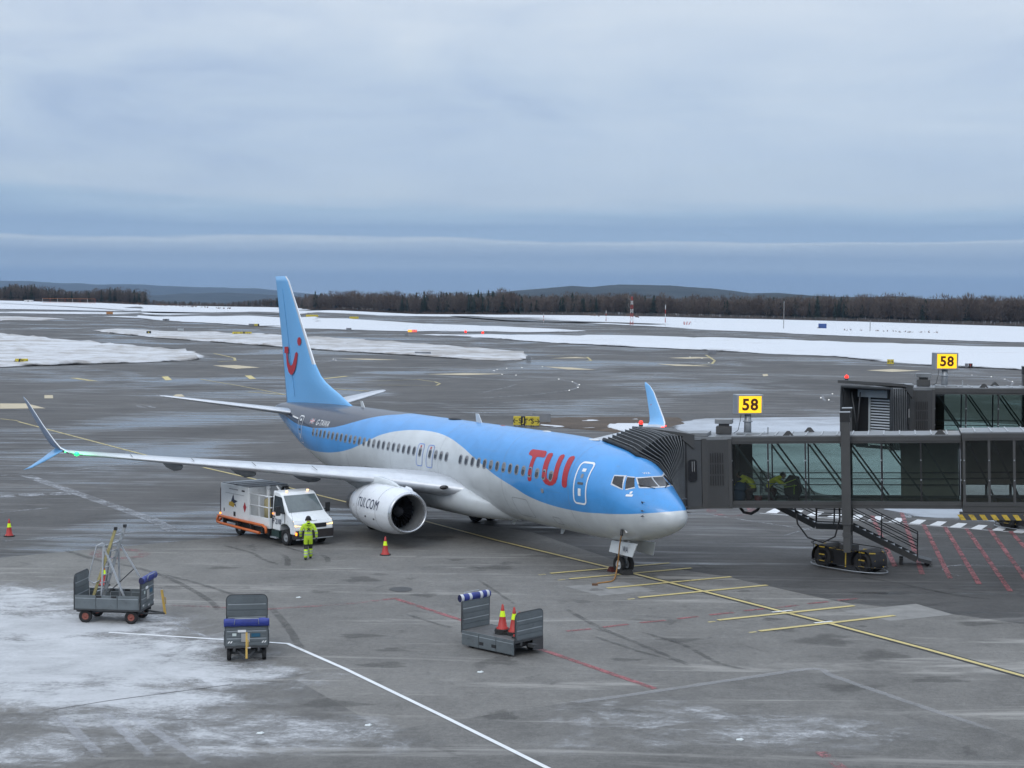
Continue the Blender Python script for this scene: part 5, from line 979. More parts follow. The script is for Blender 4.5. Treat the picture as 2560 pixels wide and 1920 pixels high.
def bridge(name, loc, yaw, slope, zf, NM, FM, docked, label, sign_n, end_ring=None, columns=True, stair=True, s_end=14.0):
    e = empty(name, loc, yaw, label, 'jet bridge', 'passenger bridges of stand 58')
    cs, sn = cos(slope), sin(slope); z0 = zf
    def T(s, n, z): # z counted from the bridge's underside, the tunnel tilted up towards the terminal
        return V((s * cs - z * sn, n, z0 + s * sn + z * cs))
    def B(mb, a0, a1, n0, n1, za, zb, m=0):
        P = [T(s, n, z) for s in (a0, a1) for n in (n0, n1) for z in (za, zb)]
        mb.add(P, [(0, 1, 3, 2), (4, 6, 7, 5), (0, 4, 5, 1), (2, 3, 7, 6), (0, 2, 6, 4), (1, 5, 7, 3)], m)
    HB, HG, HT = .29, 2.65, 2.92     # bottom beam, glass top, top beam
    def tunnel(nm, s0, s1, hw, posts, grow, frame, gl):
        mb = MB(); B(mb, s0, s1, -hw - .06, -hw + .10, -grow, HB); B(mb, s0, s1, hw - .10, hw + .06, -grow, HB); B(mb, s0, s1, -hw - .06, -hw + .12, HG + grow, HT + grow); B(mb, s0, s1, hw - .12, hw + .06, HG + grow, HT + grow); B(mb, s0, s1, -hw + .1, hw - .1, -grow + .02, .10); B(mb, s0 - .0, s0 + .12, -hw, hw, HG + grow - .02, HT + grow - .02)
        B(mb, s0, s1, -hw - .085, -hw - .06, HB - .16, HB - .11, 0); B(mb, s0, s1, -hw - .09, -hw - .06, HG + grow + .08, HG + grow + .13, 0)
        tn = mb.build(nm, [BG], e)
        mb = MB(); B(mb, s0, s1, -hw + .1, hw - .1, .12, .17); mb.build('floor', BFLR, tn)
        mb = MB(); B(mb, s0 - .02, s1, -hw - .02, hw + .02, HT + grow + .002, HT + grow + .05); B(mb, s0, s1, -hw + .2, hw - .2, HT + grow - .05, HT + grow - .01, 1); rf = mb.build('roof', [BRF, BG], tn)
        s = s0 + .5
        while s < s1 - .1:
            mb = MB(); B(mb, s, s + .045, -hw, hw, HT + grow + .051, HT + grow + .085); mb.build('roof_rib', pm('roof rib', (.42, .44, .46), .4, .3), rf); s += .62
        for a, b in zip(posts, posts[1:]):
            for n_, fr in ((-hw, 1), (hw, 0)):
                mb = MB(); B(mb, a + .04, b - .04, n_ - .012, n_ + .012, HB + .01, HG + grow - .01); mb.build('window_pane', gl, tn)
                k_ = n_ + (.09 if n_ < 0 else -.09); mb = MB(); mb.bar(T(a + .15, k_, HG + grow - .05), T(b + .25 if b + .25 < s1 else s1 - .1, k_, HB + .02), .055, .07); mb.build('brace', BG, tn)
        for s in posts:
            for n_ in (-hw, hw):
                mb = MB(); wd = .10 if frame else .06; B(mb, s - wd / 2, s + wd / 2, n_ - .04 if n_ < 0 else n_ - .06, n_ + .06 if n_ < 0 else n_ + .04, HB, HG + grow); po = mb.build('post', BBLK if not frame else BG, tn)
                if n_ < 0:
                    for zz in (1.15, 1.95): mb = MB(); mb.sphere(T(s, n_ - .05, zz), .035, 8); mb.build('clamp', GALV, po)
        for zz in (.95, 1.2, 1.45):
            mb = MB(); mb.tube(T(s0 + .1, hw - .2, zz - .2), T(s1, hw - .2, zz - .2), .022, .022, 6); mb.build('handrail', BG, tn)
        return tn
    P1 = [-4.6, -3.13, -1.62, -.1, 1.40, 2.94, 4.49]; A = tunnel('tunnel', -4.6, 4.49, 1.05, P1, 0, False, GTEAL)
    Bt = tunnel('outer_tunnel', 4.52, s_end, 1.22, [4.6 + .95 * i for i in range(int((s_end - 4.7) / .95) + 1)], .10, True, GDARK)
    mb = MB(); B(mb, 4.4, s_end, -1.30, -1.0, -.42, -.12); mb.build('cable_tray', BG, Bt)
    for i in range(18):
        if 4.5 + .42 * i > s_end - .6: break
        a = 4.45 + .42 * i; mb = MB(); mb.add([T(a, -1.305, -.42), T(a + .2, -1.305, -.42), T(a + .05, -1.305, -.20), T(a - .15, -1.305, -.20)], [(0, 1, 2, 3)]); mb.build('hazard_stripe', YBAR, Bt)
    for s, n_ in ((-2.3, -.98), (-1.55, .9), (3.7, -1.0)):
        mb = MB(); mb.prism([T(s - .22, n_, HT + .05), T(s + .22, n_, HT + .05), T(s + .06, n_, HT + .24), T(s - .06, n_, HT + .24)], (0, .03, 0)); mb.build('lifting_lug', BG, A)
    mb = MB(); B(mb, -4.55, -3.95, .93, .97, HB, HG); B(mb, -4.55, -4.50, -.6, .97, HB, HG); mb.build('inner_panel', pm('brown inner panel', (.055, .036, .028), .7), A)
    mb = MB(); B(mb, 2.15, 4.45, .93, .97, HB, HG); mb.build('inner_panel', pm('grey brown inner panel', (.26, .235, .205), .7), A)
    mb = MB(); B(mb, 4.6, s_end, 1.08, 1.12, .75, HG); mb.build('inner_panel', MATS['grey brown inner panel'], Bt)
    # cab: vent wall, pillar, door with a dark window, roof and floor
    mb = MB(); fp = [(-4.6, -1.15), (-5.78, -1.27), NM, FM, (-6.2, 1.45), (-4.6, 1.2)]
    mb.prism([T(s, n, -.02) for s, n in fp], T(0, 0, .14) - T(0, 0, 0)); mb.prism([T(s, n, HT - .08) for s, n in fp], T(0, 0, .12) - T(0, 0, 0), 1); B(mb, -4.75, -4.6, -1.18, -1.02, 0, HT - .06); B(mb, -4.75, -4.6, 1.0, 1.2, 0, HT - .06)
    cab = mb.build('cab', [BG, BRF], e)
    def wall(p, q, za, zb, th, name, mat_, parent):
        p, q = V((*p, 0)), V((*q, 0)); d = (q - p).normalized(); nn = V((d.y, -d.x, 0)) * th; mb = MB()
        mb.add([T(a.x + o.x, a.y + o.y, z) for a in (p, q) for o in (V((0, 0, 0)), nn) for z in (za, zb)], [(0, 1, 3, 2), (4, 6, 7, 5), (0, 4, 5, 1), (2, 3, 7, 6), (0, 2, 6, 4), (1, 5, 7, 3)]); return mb.build(name, mat_, parent)
    vw = wall((-4.76, -1.17), (-5.60, -1.255), .1, HT - .08, .05, 'vent_wall', BG2, cab)
    for i in range(13):
        f = i / 13; a = (-4.80 - .80 * f, -1.17 - .085 * f); b = (a[0] - .03, a[1] - .003); wall((a[0], a[1] - .0), b, .12, HT - .1, -.02, 'corrugation', BG, vw)
    for i in range(6):
        for zz in (.95, 1.42, 1.89): f = .18 + .62 * i / 5; a = (-4.80 - .80 * f, -1.17 - .085 * f - .006); wall((a[0], a[1] - .045), (a[0] - .045, a[1] - .05), zz, zz + .40, .012, 'vent_slot', BBLK, vw)
    wall((-5.60, -1.25), (-5.82, -1.30), .0, HT - .04, .09, 'pillar', BG, cab)
    px_, py_ = -5.84, -1.30; dr = wall((px_, py_), (NM[0] + .12 * (px_ - NM[0]) / 1.2, NM[1] + .12 * (py_ - NM[1]) / 1.2), .05, HT - .1, .06, 'cab_door', BG2, cab)
    p, q = V((px_, py_, 0)), V((*NM, 0)); d = (q - p).normalized(); nn = V((d.y, -d.x, 0)); L_ = (q - p).length
    if nn.y > 0: nn = -nn
    pts = rrect(.30 * L_, .80 * L_, 1.15, 2.05, .12); mb = MB(); mb.add([T(*(p + d * a + nn * .075).xy, b) for a, b in pts], [tuple(range(len(pts)))]); mb.build('cab_window', pm('cab window glass', (.012, .012, .015), .08, coat=.5), dr)
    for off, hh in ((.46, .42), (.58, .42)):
        mb = MB(); o_ = p + d * off * L_ + nn * .082; mb.bar(T(o_.x, o_.y, 1.55), T(o_.x, o_.y, 1.55 + hh), .03, .01); mb.build('painted_glint', pm('lamp glint', (.75, .75, .75), .4), dr)  # pale unlit bars, lamp reflections painted on the dark glass
    wall((-4.6, 1.2), (-6.2, 1.45), 0, HT - .08, .06, 'far_wall', BG2, cab); wall((-6.2, 1.45), FM, 0, HT - .08, .06, 'far_wall', BG2, cab)
    wall(NM, (NM[0] + .14 * (FM[0] - NM[0]) / 2.5, NM[1] + .14 * (FM[1] - NM[1]) / 2.5), 0, HT - .06, .12, 'mouth_post', BBLK, cab)
    # bellows: pleats between the cab's mouth and the aircraft's skin
    K = 6; nm, fm = V((*NM, 0)), V((*FM, 0)); mdir = (fm - nm).normalized(); out = V((mdir.y, -mdir.x, 0))
    if out.x > 0: out = -out
    def ring0():
        r = [T(nm.x, nm.y, .05 + (HT + .02) * i / K) for i in range(K)] + [T(*nm.lerp(fm, i / K).xy, HT + .07) for i in range(K)] + [T(fm.x, fm.y, HT + .07 - (HT + .02) * i / K) for i in range(K + 1)]
        return r
    r0 = ring0(); r1 = end_ring(e, K) if end_ring else [p_ + out * 1.15 for p_ in r0]
    NRG = 14 if docked else 8; cen = lambda r: sum((V(p_) for p_ in r), V((0, 0, 0))) / len(r)
    mb = MB(); rings = []; ribs = []
    for i in range(2 * NRG + 1):
        t = i / (2 * NRG); bul = (.34 if docked else .0) * sin(pi * t); r = [a.lerp(b, t) for a, b in zip(r0, r1)]
        r = [p_ + V((0, 0, bul * min(1, max(0, (p_.z - z0) / 2.6)))) for p_ in r]; c_ = cen(r)
        if i % 2: r = [p_ + (c_ - p_).normalized() * .11 for p_ in r]
        else: ribs.append(r)
        rings.append(r)
    mb.loft(rings, 0, False, False, False, False); bl = mb.build('bellows', FABR, e)
    for r in ribs: mb = MB(); c_ = cen(r); mb.path([p_ + (p_ - c_).normalized() * .012 for p_ in r], .017, 5); mb.build('rib', RIBM, bl)
    mb = MB(); mb.path([p_ for p_ in r1], .085, 8); mb.build('bumper', FABR, bl)
    # hood over the bellows and the red beacon on it
    a = nm.lerp(fm, -.02) - out * .45; b = nm.lerp(fm, 1.05) - out * .45; q1 = a + out * .75; q2 = b + out * 1.75
    mb = MB(); mb.prism([T(*a.xy, HT + .02), T(*q1.xy, HT + .16), T(*q2.xy, HT + .26), T(*b.xy, HT + .12)], (0, 0, .14)); mb.prism([T(*a.xy, HT - .45), T(*(a + out * .55).xy, HT + .0), T(*(a + out * .5).xy, HT + .12), T(*a.xy, HT + .12)], mdir * .06); hd = mb.build('hood', BG, e)
    bp = T(*(q2 - out * .3 - mdir * .3).xy, HT + .40); mb = MB(); mb.tube(bp, bp + V((0, 0, .1)), .09, .09, 10); mb.sphere(bp + V((0, 0, .15)), .09, 10, 1, (1, 1, 1.2)); mb.build('beacon', [BG, BEAC], hd)
    if not docked:
        # the closed mouth: shutter of pale slats, lintel box and a folded strut
        m0, m1 = nm.lerp(fm, .22), nm.lerp(fm, .68); ins = out * .15
        for i in range(17):
            za = .15 + .135 * i; mb = MB(); mb.add([T(*(w_ + ins + o_).xy, z) for w_ in (m0, m1) for o_, z in ((V((0, 0, 0)), za), (out * .05, za + .02), (out * .02, za + .085))], [(0, 1, 4, 3), (1, 2, 5, 4), (0, 3, 5, 2)]); mb.build('shutter_slat', WPANEL, cab)
        mb = MB(); f0, f1 = nm.lerp(fm, .08), nm.lerp(fm, .95); mb.add([T(*(w_ + out * .1).xy, z) for w_ in (f0, f1) for z in (.1, HT - .1)], [(0, 1, 3, 2)]); mb.build('back_panel', BBLK, cab)
        mb = MB(); l0, l1 = nm.lerp(fm, .26), nm.lerp(fm, .86); P = [T(*(w_ + out * o_).xy, z) for w_ in (l0, l1) for o_, z in ((.12, 2.50), (.45, 2.50), (.45, 2.86), (.12, 2.86))]; mb.add(P, [(0, 1, 2, 3), (4, 7, 6, 5), (0, 4, 5, 1), (1, 5, 6, 2), (2, 6, 7, 3), (3, 7, 4, 0)]); mb.build('shutter_box', pm('shutter box', (.34, .38, .40), .5), cab)
        for fr in (.22, .68): mb = MB(); w_ = nm.lerp(fm, fr) + out * .2; mb.bar(T(*w_.xy, .1), T(*w_.xy, 2.5), .14, .1); mb.build('shutter_rail', pm('shutter rail', (.38, .42, .44), .5), cab)
        for fa, fb in ((.92, .80), (.74, .80)): mb = MB(); mb.tube(T(*(nm.lerp(fm, fa) + out * .7).xy, 2.75), T(*(nm.lerp(fm, fb) + out * .7).xy, .95), .035, .035, 8); mb.build('strut', BG2, cab)
    # roof gear and the lit stand number
    mb = MB(); c_ = T(-5.05, .15, HT + .06); mb.box(c_ + V((0, 0, .16)), (.62, .5, .32)); mb.box(c_ + V((0, 0, .38)), (.42, .36, .14)); mb.box(c_ + V((0, 0, .53)), (.72, .6, .2), None, 1); mb.build('roof_vent', [BG, BRF], e, bevel=.02)
    mb = MB(); mb.prism([T(-6.9, -.9, HT + .05), T(-5.6, -1.1, HT + .05), T(-5.6, .3, HT + .05), T(-6.9, .5, HT + .05)], (0, 0, .13)); mb.build('roof_duct', BRF, e)
    sc_ = T(-4.05, .05, HT + .06); mb = MB(); mb.tube(sc_, sc_ + V((0, 0, .85)), .16, .14, 14); mb.tube(sc_ + V((0, 0, .5)), sc_ + V((0, 0, .54)), .2, .2, 14); mb.box(sc_ + V((.2, 0, .03)), (1.3, .5, .06)); mb.bar(sc_ + V((.85, -.1, .05)), sc_ + V((.85, -.1, .3)), .05)
    sg = mb.build('gate_sign', GALV, e); sg['label'] = 'lit yellow box sign reading 58 on a post'
    nl = V(sign_n); nl = V((nl.x * cos(-yaw) - nl.y * sin(-yaw), nl.x * sin(-yaw) + nl.y * cos(-yaw), 0)).normalized(); xd = V((0, 0, 1)).cross(nl) * -1
    xd = V((-nl.y, nl.x, 0)); ctr = sc_ + V((0, 0, 1.24)); rot = M((xd, nl, V((0, 0, 1)))).transposed()
    mb = MB(); mb.box(ctr, (1.16, .52, .82), rot); mb.build('sign_box', GALV, sg, bevel=.02)
    mb = MB(); mb.box(ctr + nl * .262, (.98, .02, .70), rot); mb.build('sign_face', SIGNY, sg); text_obj('digits', '58', SIGNT, sg, .66, ctr + nl * .274, xd, V((0, 0, 1)), .022, 0, 1.1, 1.02)
    mb = MB(); mb.path([ctr + V((0, 0, -.4)) - xd * .3, ctr + V((0, 0, -.7)) - xd * .33, ctr + V((0, 0, -1.1)) - xd * .42, sc_ - xd * .6 + V((0, 0, .03))], .012, 5); mb.build('cable', BBLK, sg)
    if columns:
        for n_ in (-1.36, 1.36):
            mb = MB(); B(mb, -.18, .18, n_ - .18, n_ + .18, -.62, 3.55); B(mb, -.14, .14, n_ - .14, n_ + .14, -1.75, -.60); B(mb, -.17, .17, n_ - .17, n_ + .17, -1.10, -.95); B(mb, -.2, .2, n_ - .2, n_ + .2, 3.55, 3.92, 1); B(mb, -.21, .21, n_ - .21, n_ + .21, 3.92, 3.95, 2); mb.build('lift_column', [BG, BBLK, GALV], e)
        mb = MB(); B(mb, -.16, .16, -1.2, 1.2, -1.72, -1.40); B(mb, -.12, .12, -1.2, 1.2, -.35, -.1); mb.build('axle_beam', BG, e)
        ba = R(-35); bd = V((cos(ba), sin(ba), 0)); bn = V((-bd.y, bd.x, 0)); bc = V((.1, -.2, 0)); rt = M((bd, bn, V((0, 0, 1)))).transposed()
        mb = MB(); mb.box(bc + V((0, 0, .78)), (.55, .6, .5), rt); mb.box(bc + V((0, 0, .55)), (2.1, .45, .3), rt); bg = mb.build('bogie', BG, e)
        wm = wheel_mesh('wheel', .44, .42, BBLK)
        for s_ in (-1, 1):
            for t_ in (-1, 1): o = link('wheel', wm, bg, bc + bd * s_ * 1.0 + bn * t_ * .3 + V((0, 0, .44)), (0, 0, ba))
            mb = MB(); cc = bc + bd * s_ * 1.0; prof = [(.60 * cos(R(22.5 + 45 * i)), .52 * sin(R(22.5 + 45 * i))) for i in range(8)]
            mb.loft([[cc + bd * .52 * cos(R(a)) + bn * q_ + V((0, 0, .46 + .50 * sin(R(a)))) for a in range(-20, 201, 20)] for q_ in (-.52, .52)], 0, True, False, False, False); mb.build('wheel_guard', BBLK, bg)
            for zz in (.28, .55, .86):
                for a, b in ((0, 1), (1, 2), (2, 3), (4, 5), (5, 6), (6, 7)):
                    pa, pb = prof[a], prof[b]; P0 = cc + (bd * pa[0] + bn * pa[1]) * 1.05; P1 = cc + (bd * pb[0] + bn * pb[1]) * 1.05; m_ = P0.lerp(P1, .5); mb = MB(); mb.bar(P0.lerp(P1, .22) + V((0, 0, zz)), P0.lerp(P1, .78) + V((0, 0, zz)), .03, .045); mb.build('guard_bar', YBAR, bg)
        for zz in (.28, .55, .80):
            for f in (-.25, .0, .25): mb = MB(); o_ = bc + bd * f * 1.1 - bn * .34; mb.bar(o_ - bd * .1 + V((0, 0, zz)), o_ + bd * .1 + V((0, 0, zz)), .03, .04); mb.build('guard_bar', YBAR, bg)
        mb = MB(); mb.box(bc - bn * .34 + V((0, 0, .5)), (1.1, .06, .62), rt); mb.build('skirt', BBLK, bg)
        mb = MB(); mb.bar(bc + bd * .12 - bn * .38 + V((0, 0, .15)), bc + bd * .12 - bn * .38 + V((0, 0, 1.0)), .05); mb.build('guard_post', YBAR, bg)
        hoop = []
        for i in range(36): a = 2 * pi * i / 36; hoop.append(bc + bd * (1.55 * cos(a) + .28 * (1 if cos(a) > 0 else -1)) + bn * .78 * sin(a))
        for zz, mt, rr in ((.10, GALV, .022), (.30, BBLK, .018), (.95, BBLK, .018)): mb = MB(); mb.path([p_ + V((0, 0, zz)) for p_ in hoop], rr, 6, closed=True); mb.build('safety_hoop', mt, bg)
        for i in (0, 6, 12, 18, 24, 30): mb = MB(); mb.bar(hoop[i] + V((0, 0, .08)), hoop[i] + V((0, 0, .95)), .025); mb.build('hoop_post', BBLK, bg)
        mb = MB(); mb.path([T(-2.1, -.7, -.02), T(-2.0, -.72, -.7), T(-1.6, -.75, -1.25), T(-1.0, -.78, -1.45), T(-.5, -.8, -1.2), T(-.3, -.8, -.5), T(-.3, -.8, 0)], .035, 8); mb.build('cable_loop', BBLK, e)
        mb = MB(); mb.path([T(-4.35, -.6, -.05), T(-4.2, -.6, -.25), T(-3.9, -.6, -.3), T(-3.65, -.6, -.15), T(-3.55, -.6, 0)], .06, 8); mb.build('hose', BBLK, e)
    if stair:
        n0, n1 = 1.5, 2.25; pts = [V((-3.7, 0, 2.62)), V((-1.35, 0, 1.50)), V((.15, 0, 1.50)), V((2.85, 0, .26))]
        mb = MB()
        for n_ in (n0, n1):
            for a, b in zip(pts, pts[1:]): mb.bar(a + V((0, n_, 0)), b + V((0, n_, 0)), .05, .24)
        st = mb.build('stair', BG, e)
        for a, b, k_ in ((pts[0], pts[1], 8), (pts[2], pts[3], 9)):
            for i in range(k_): c_ = a.lerp(b, (i + .5) / k_); mb = MB(); mb.box(c_ + V((0, (n0 + n1) / 2, .04)), (.25, n1 - n0 - .06, .03)); mb.build('step', GALV, st)
        mb = MB(); mb.box(((pts[1].x + pts[2].x) / 2, (n0 + n1) / 2, 1.56), (1.5, n1 - n0, .05)); mb.build('landing', BG, st)
        for n_ in (n0, n1):
            for hh in (.35, .62, .98): mb = MB(); mb.path([q_ + V((0, n_, hh + (.12 if i in (1, 2) else .1))) for i, q_ in enumerate(pts)], .022, 6); mb.build('stair_rail', BBLK, st)
            for q_ in (pts[0], pts[0].lerp(pts[1], .5), pts[1], pts[1].lerp(pts[2], .5), pts[2], pts[2].lerp(pts[3], .45), pts[3]): mb = MB(); mb.bar(q_ + V((0, n_, .1)), q_ + V((0, n_, 1.1)), .04); mb.build('rail_post', BBLK, st)
        mb = MB(); mb.box((3.15, (n0 + n1) / 2, .22), (.55, .8, .14), M.Rotation(R(12), 3, 'Y')); mb.build('foot_plate', BG2, st)
        for n_ in (n0 + .1, n1 - .1):
            o = MB(); o.lathe([(-.04, .11), (.04, .11)], (0, 0, 0), 'y', 14); o.lathe([(-.04, .001), (-.04, .11)], axis='y', n=14); o.lathe([(.04, .001), (.04, .11)], axis='y', n=14); q_ = o.build('caster', BBLK, st); q_.location = (3.25, n_, .12)
            mb = MB(); mb.box((2.2, n_, .14), (.16, .14, .28)); mb.build('stair_foot', BBLK, st)
    return e
def skin_ring_end(e, K):
    inv = (M.Translation(e.location) @ M.Rotation(e.rotation_euler.z, 4, 'Z')).inverted()
    W = lambda x, y, z: inv @ LW(x, y, z)
    r = []
    for i in range(K): t = i / K; x, z = 2.75 + .68 * t, 2.55 + 2.22 * t; r.append(W(x, -max(.1, ysurf(x, min(z, ZT(x) - .02))) - .06, z))
    for i in range(K): t = i / K; x = 3.43 + 2.54 * t; r.append(W(x, -.10 - .1 * t, ZT(x) + .07))
    for i in range(K + 1): t = i / K; x, z = 5.97 + .3 * t, 5.23 - 2.68 * t; r.append(W(x, -max(.2, ysurf(x, min(z, ZT(x) - .02))) - .06, z))
    return r
br1 = bridge('jet_bridge', (13.9, 63.6, 0), R(-14.04), R(2.06), 2.63, (-6.5, -1.68), (-7.75, .7), True, 'near dark grey glazed passenger bridge with black bellows pressed against the airliner', (.19, -.98), skin_ring_end)
br2 = bridge('jet_bridge', (25.3, 75.4, 0), R(-10), R(.6), 4.02, (-6.06, -2.47), (-8.3, -.61), False, 'far dark grey passenger bridge with its empty mouth turned to the camera', (.10, -.99), None, True, False, 12.0)

# ------------------------------------------------------------------ fuel dispenser truck: x forward, y to its left, origin under the front axle
TW = pm('truck white', (.78, .80, .81), .38, var=.06, scale=1.2, coat=.25, dirt=((.28, .26, .23), .55, .45)); TDK = pm('truck black plastic', (.018, .018, .02), .6); TGL = pm('windscreen glass', (.10, .125, .13), .07, var=.35, scale=1.1, coat=.5); ORG = pm('orange hose pipe', (.62, .15, .04), .45, var=.1, scale=3, dirt=((.2, .07, .03), .6, .5)); TCHS = pm('chassis', (.03, .03, .032), .7); HEAD = em('lit headlamp', (1, .62, .20), 3.2); AMB = em('lit amber lamp', (1, .26, .02), 3); TGRN = pm('dark green skirt', (.018, .04, .036), .5); VESS = pm('filter vessel', (.38, .32, .17), .5); ALU = pm('dull aluminium', (.42, .44, .46), .42, .5, var=.15, scale=3)
tk = empty('fuel_truck', (-9.25, 68.9, 0), R(-50), 'white fuel dispenser truck with orange pipes and lit headlights beside the engine', 'truck')
def tap(y, z): return y * (1 - .11 * max(0, z - 1.3))
mb = MB(); mb.bx(-5.5, .5, -.42, .42, .42, .62); mb.bx(-5.45, -3.1, -.95, .95, .5, .66); mb.bx(-1.1, .3, -.9, .9, .4, .6); mb.build('chassis', TCHS, tk)
prof = [(-1.15, .62), (-.45, .60), (-.40, .82), (-.2, .95), (.15, .95), (.38, .82), (.44, .55), (.78, .55), (.82, .80), (.80, 1.02), (.70, 1.16), (.20, 1.42), (-.46, 2.18), (-.62, 2.28), (-1.15, 2.34)]
mb = MB(); P = [(x, s * tap(1.0, z), z) for s in (-1, 1) for x, z in prof]; n_ = len(prof)
bm_ = poly_bm(prof); mb.add([(v.co.x, -tap(1, v.co.y), v.co.y) for v in bm_.verts], [[v.index for v in f.verts] for f in (bm_.verts.index_update() or bm_.faces)]); mb.add([(v.co.x, tap(1, v.co.y), v.co.y) for v in bm_.verts], [[v.index for v in f.verts] for f in bm_.faces]); bm_.free()
mb.add(P, [(i, (i + 1) % n_, n_ + (i + 1) % n_, n_ + i) for i in range(n_)]); cabt = mb.build('cab', TW, tk, bevel=.045)
def slab_on(pts, name, mat_, parent, d): m_ = MB(); m_.prism(pts, d); return m_.build(name, mat_, parent)
slab_on([(.155, -.88, 1.475), (.155, .88, 1.475), (-.435, .80, 2.145), (-.435, -.80, 2.145)], 'windscreen', TGL, cabt, (.025, 0, .02))
for s in (-1, 1):
    y = s * 1.0; slab_on([(-.98, tap(y, 1.42), 1.42), (.02, tap(y, 1.40), 1.40), (-.40, tap(y, 2.1), 2.10), (-.98, tap(y, 2.14), 2.14)], 'side_window', pm('side glass', (.02, .028, .032), .08, coat=.5), cabt, (0, s * .015, 0))
    mb = MB(); mb.bar((-.12, s * 1.0, 1.42), (-.1, s * 1.22, 1.5), .05); mb.box((-.08, s * 1.3, 1.56), (.12, .2, .42)); mb.build('mirror', TDK, cabt, bevel=.03)
    mb = MB(); mb.prism([(.78, s * .60, .90), (.80, s * .97, .92), (.66, s * .985, 1.14), (.70, s * .64, 1.10)], (.03, s * .01, .015)); mb.build('headlight', HEAD, cabt)
    mb = MB(); mb.box((.845, s * .86, .60), (.05, .22, .13)); mb.build('indicator', AMB, cabt, bevel=.02)
    mb = MB(); mb.bx(-1.06, -1.03, s * 1.002, s * 1.012, .65, 2.1); mb.bx(-.02, .01, s * 1.0, s * 1.012, .98, 1.40); mb.build('door_seam', TDK, cabt)
    mb = MB(); mb.box((-.92, s * 1.02, 1.22), (.16, .03, .05)); mb.build('door_handle', TDK, cabt)
    mb = MB(); mb.bx(-1.1, -.45, s * .7, s * 1.02, .28, .60); mb.bx(-1.05, -.5, s * .98, s * 1.12, .26, .31, 1); mb.build('step', [TGRN, ALU], cabt)
    mb = MB(); mb.box((-1.0, s * 1.01, 1.33), (.06, .03, .05)); mb.build('side_lamp', AMB, cabt)
mb = MB(); mb.bx(.80, .86, -.62, .62, .82, 1.0); mb.build('grille', TDK, cabt); mb = MB(); mb.prism([(.55, -.98, .34), (.86, -.92, .34), (.88, -.9, .74), (.6, -1.0, .74)], (0, 1.9, 0)); mb.bx(.87, .9, -.95, .95, .33, .37, 1); mb.build('bumper', [pm('bumper plastic', (.035, .03, .03), .6), ALU], cabt)
mb = MB(); mb.bx(.79, .85, -.95, .95, .74, .82); mb.build('bumper_strip', TW, cabt)
text_obj('letters', 'IVECO', pm('badge chrome', (.75, .75, .75), .25, .6), cabt, .14, (.70, .0, 1.115), (0, 1, 0), (-.35, 0, .15), .006, off=.03)
text_obj('letters', 'F 210', PNAVY, cabt, .33, (-.66, -1.0, 1.02), (1, 0, 0), (0, 0, 1), .006, off=.018)
for y in (-.55, .55): mb = MB(); mb.box((-.58, y, 2.33), (.10, .10, .07)); mb.build('marker_lamp', em('lit roof lamp', (1, .62, .35), 1.5), cabt, bevel=.02)
mb = MB(); mb.tube((.1, -.3, 1.48), (.0, .35, 1.53), .012); mb.tube((.1, .25, 1.48), (.0, .8, 1.52), .012); mb.build('wipers', TDK, cabt)
twm = wheel_mesh('wheel', .36, .24, pm('truck rim', (.30, .31, .32), .5, .3))
for x in (0, -4.06):
    for s in (-1, 1): link('wheel', twm, tk, (x, s * .88, .36))
# body box with its markings
mb = MB(); mb.bx(-5.55, -3.0, -1.08, 1.08, .66, 2.30); box = mb.build('tank_body', TW, tk, bevel=.03)
mb = MB(); mb.bx(-5.5, -3.05, -1.03, 1.03, 2.302, 2.33); mb.build('box_roof', pm('roof grey', (.20, .22, .24), .4, .2, var=.3), box)
for x in (-4.9, -4.3, -3.7): mb = MB(); mb.bx(x, x + .03, -1.0, 1.0, 2.331, 2.35); mb.build('roof_seam', ALU, box)
mb = MB(); mb.prism([(-3.2, -1.084, 1.36), (-3.34, -1.084, 1.60), (-3.48, -1.084, 1.36), (-3.34, -1.084, 1.12)], (0, -.006, 0)); mb.build('hazard_diamond', PRED, box)
mb = MB()
for q, m_ in (([(-4.62, 1.45), (-4.35, 1.42), (-3.98, 1.58), (-4.3, 1.62), (-4.38, 1.86), (-4.5, 1.66)], 0), ([(-4.35, 1.42), (-4.1, 1.28), (-4.2, 1.45)], 0), ([(-4.8, 1.32), (-4.35, 1.26), (-4.25, 1.42), (-4.5, 1.52), (-4.75, 1.48)], 1)): mb.prism([(a, -1.086 - .002 * m_, b) for a, b in q], (0, -.004, 0), m_)
mb.build('company_mark', [PNAVY, pm('mark yellow', (.5, .33, .04), .5)], box)
for x0, x1, z0, z1, m_ in ((-4.75, -3.95, 2.08, 2.12, 1), (-3.6, -3.35, 2.06, 2.13, 0), (-4.35, -4.18, .86, 1.06, 0), (-5.1, -3.4, 1.88, 1.895, 1), (-5.25, -5.2, 1.0, 1.15, 0)): mb = MB(); mb.bx(x0, x1, -1.095, -1.083, z0, z1); mb.build('hatch', TDK if m_ == 0 else pm('grey seam', (.3, .3, .31), .5), box)
mb = MB(); mb.bx(-5.66, -5.56, -1.05, 1.05, .9, 2.05); mb.build('rear_door', pm('dark red door', (.05, .015, .02), .5), box); mb = MB(); mb.sphere((-5.6, -1.08, .86), .05, 8); mb.build('side_lamp', AMB, box)
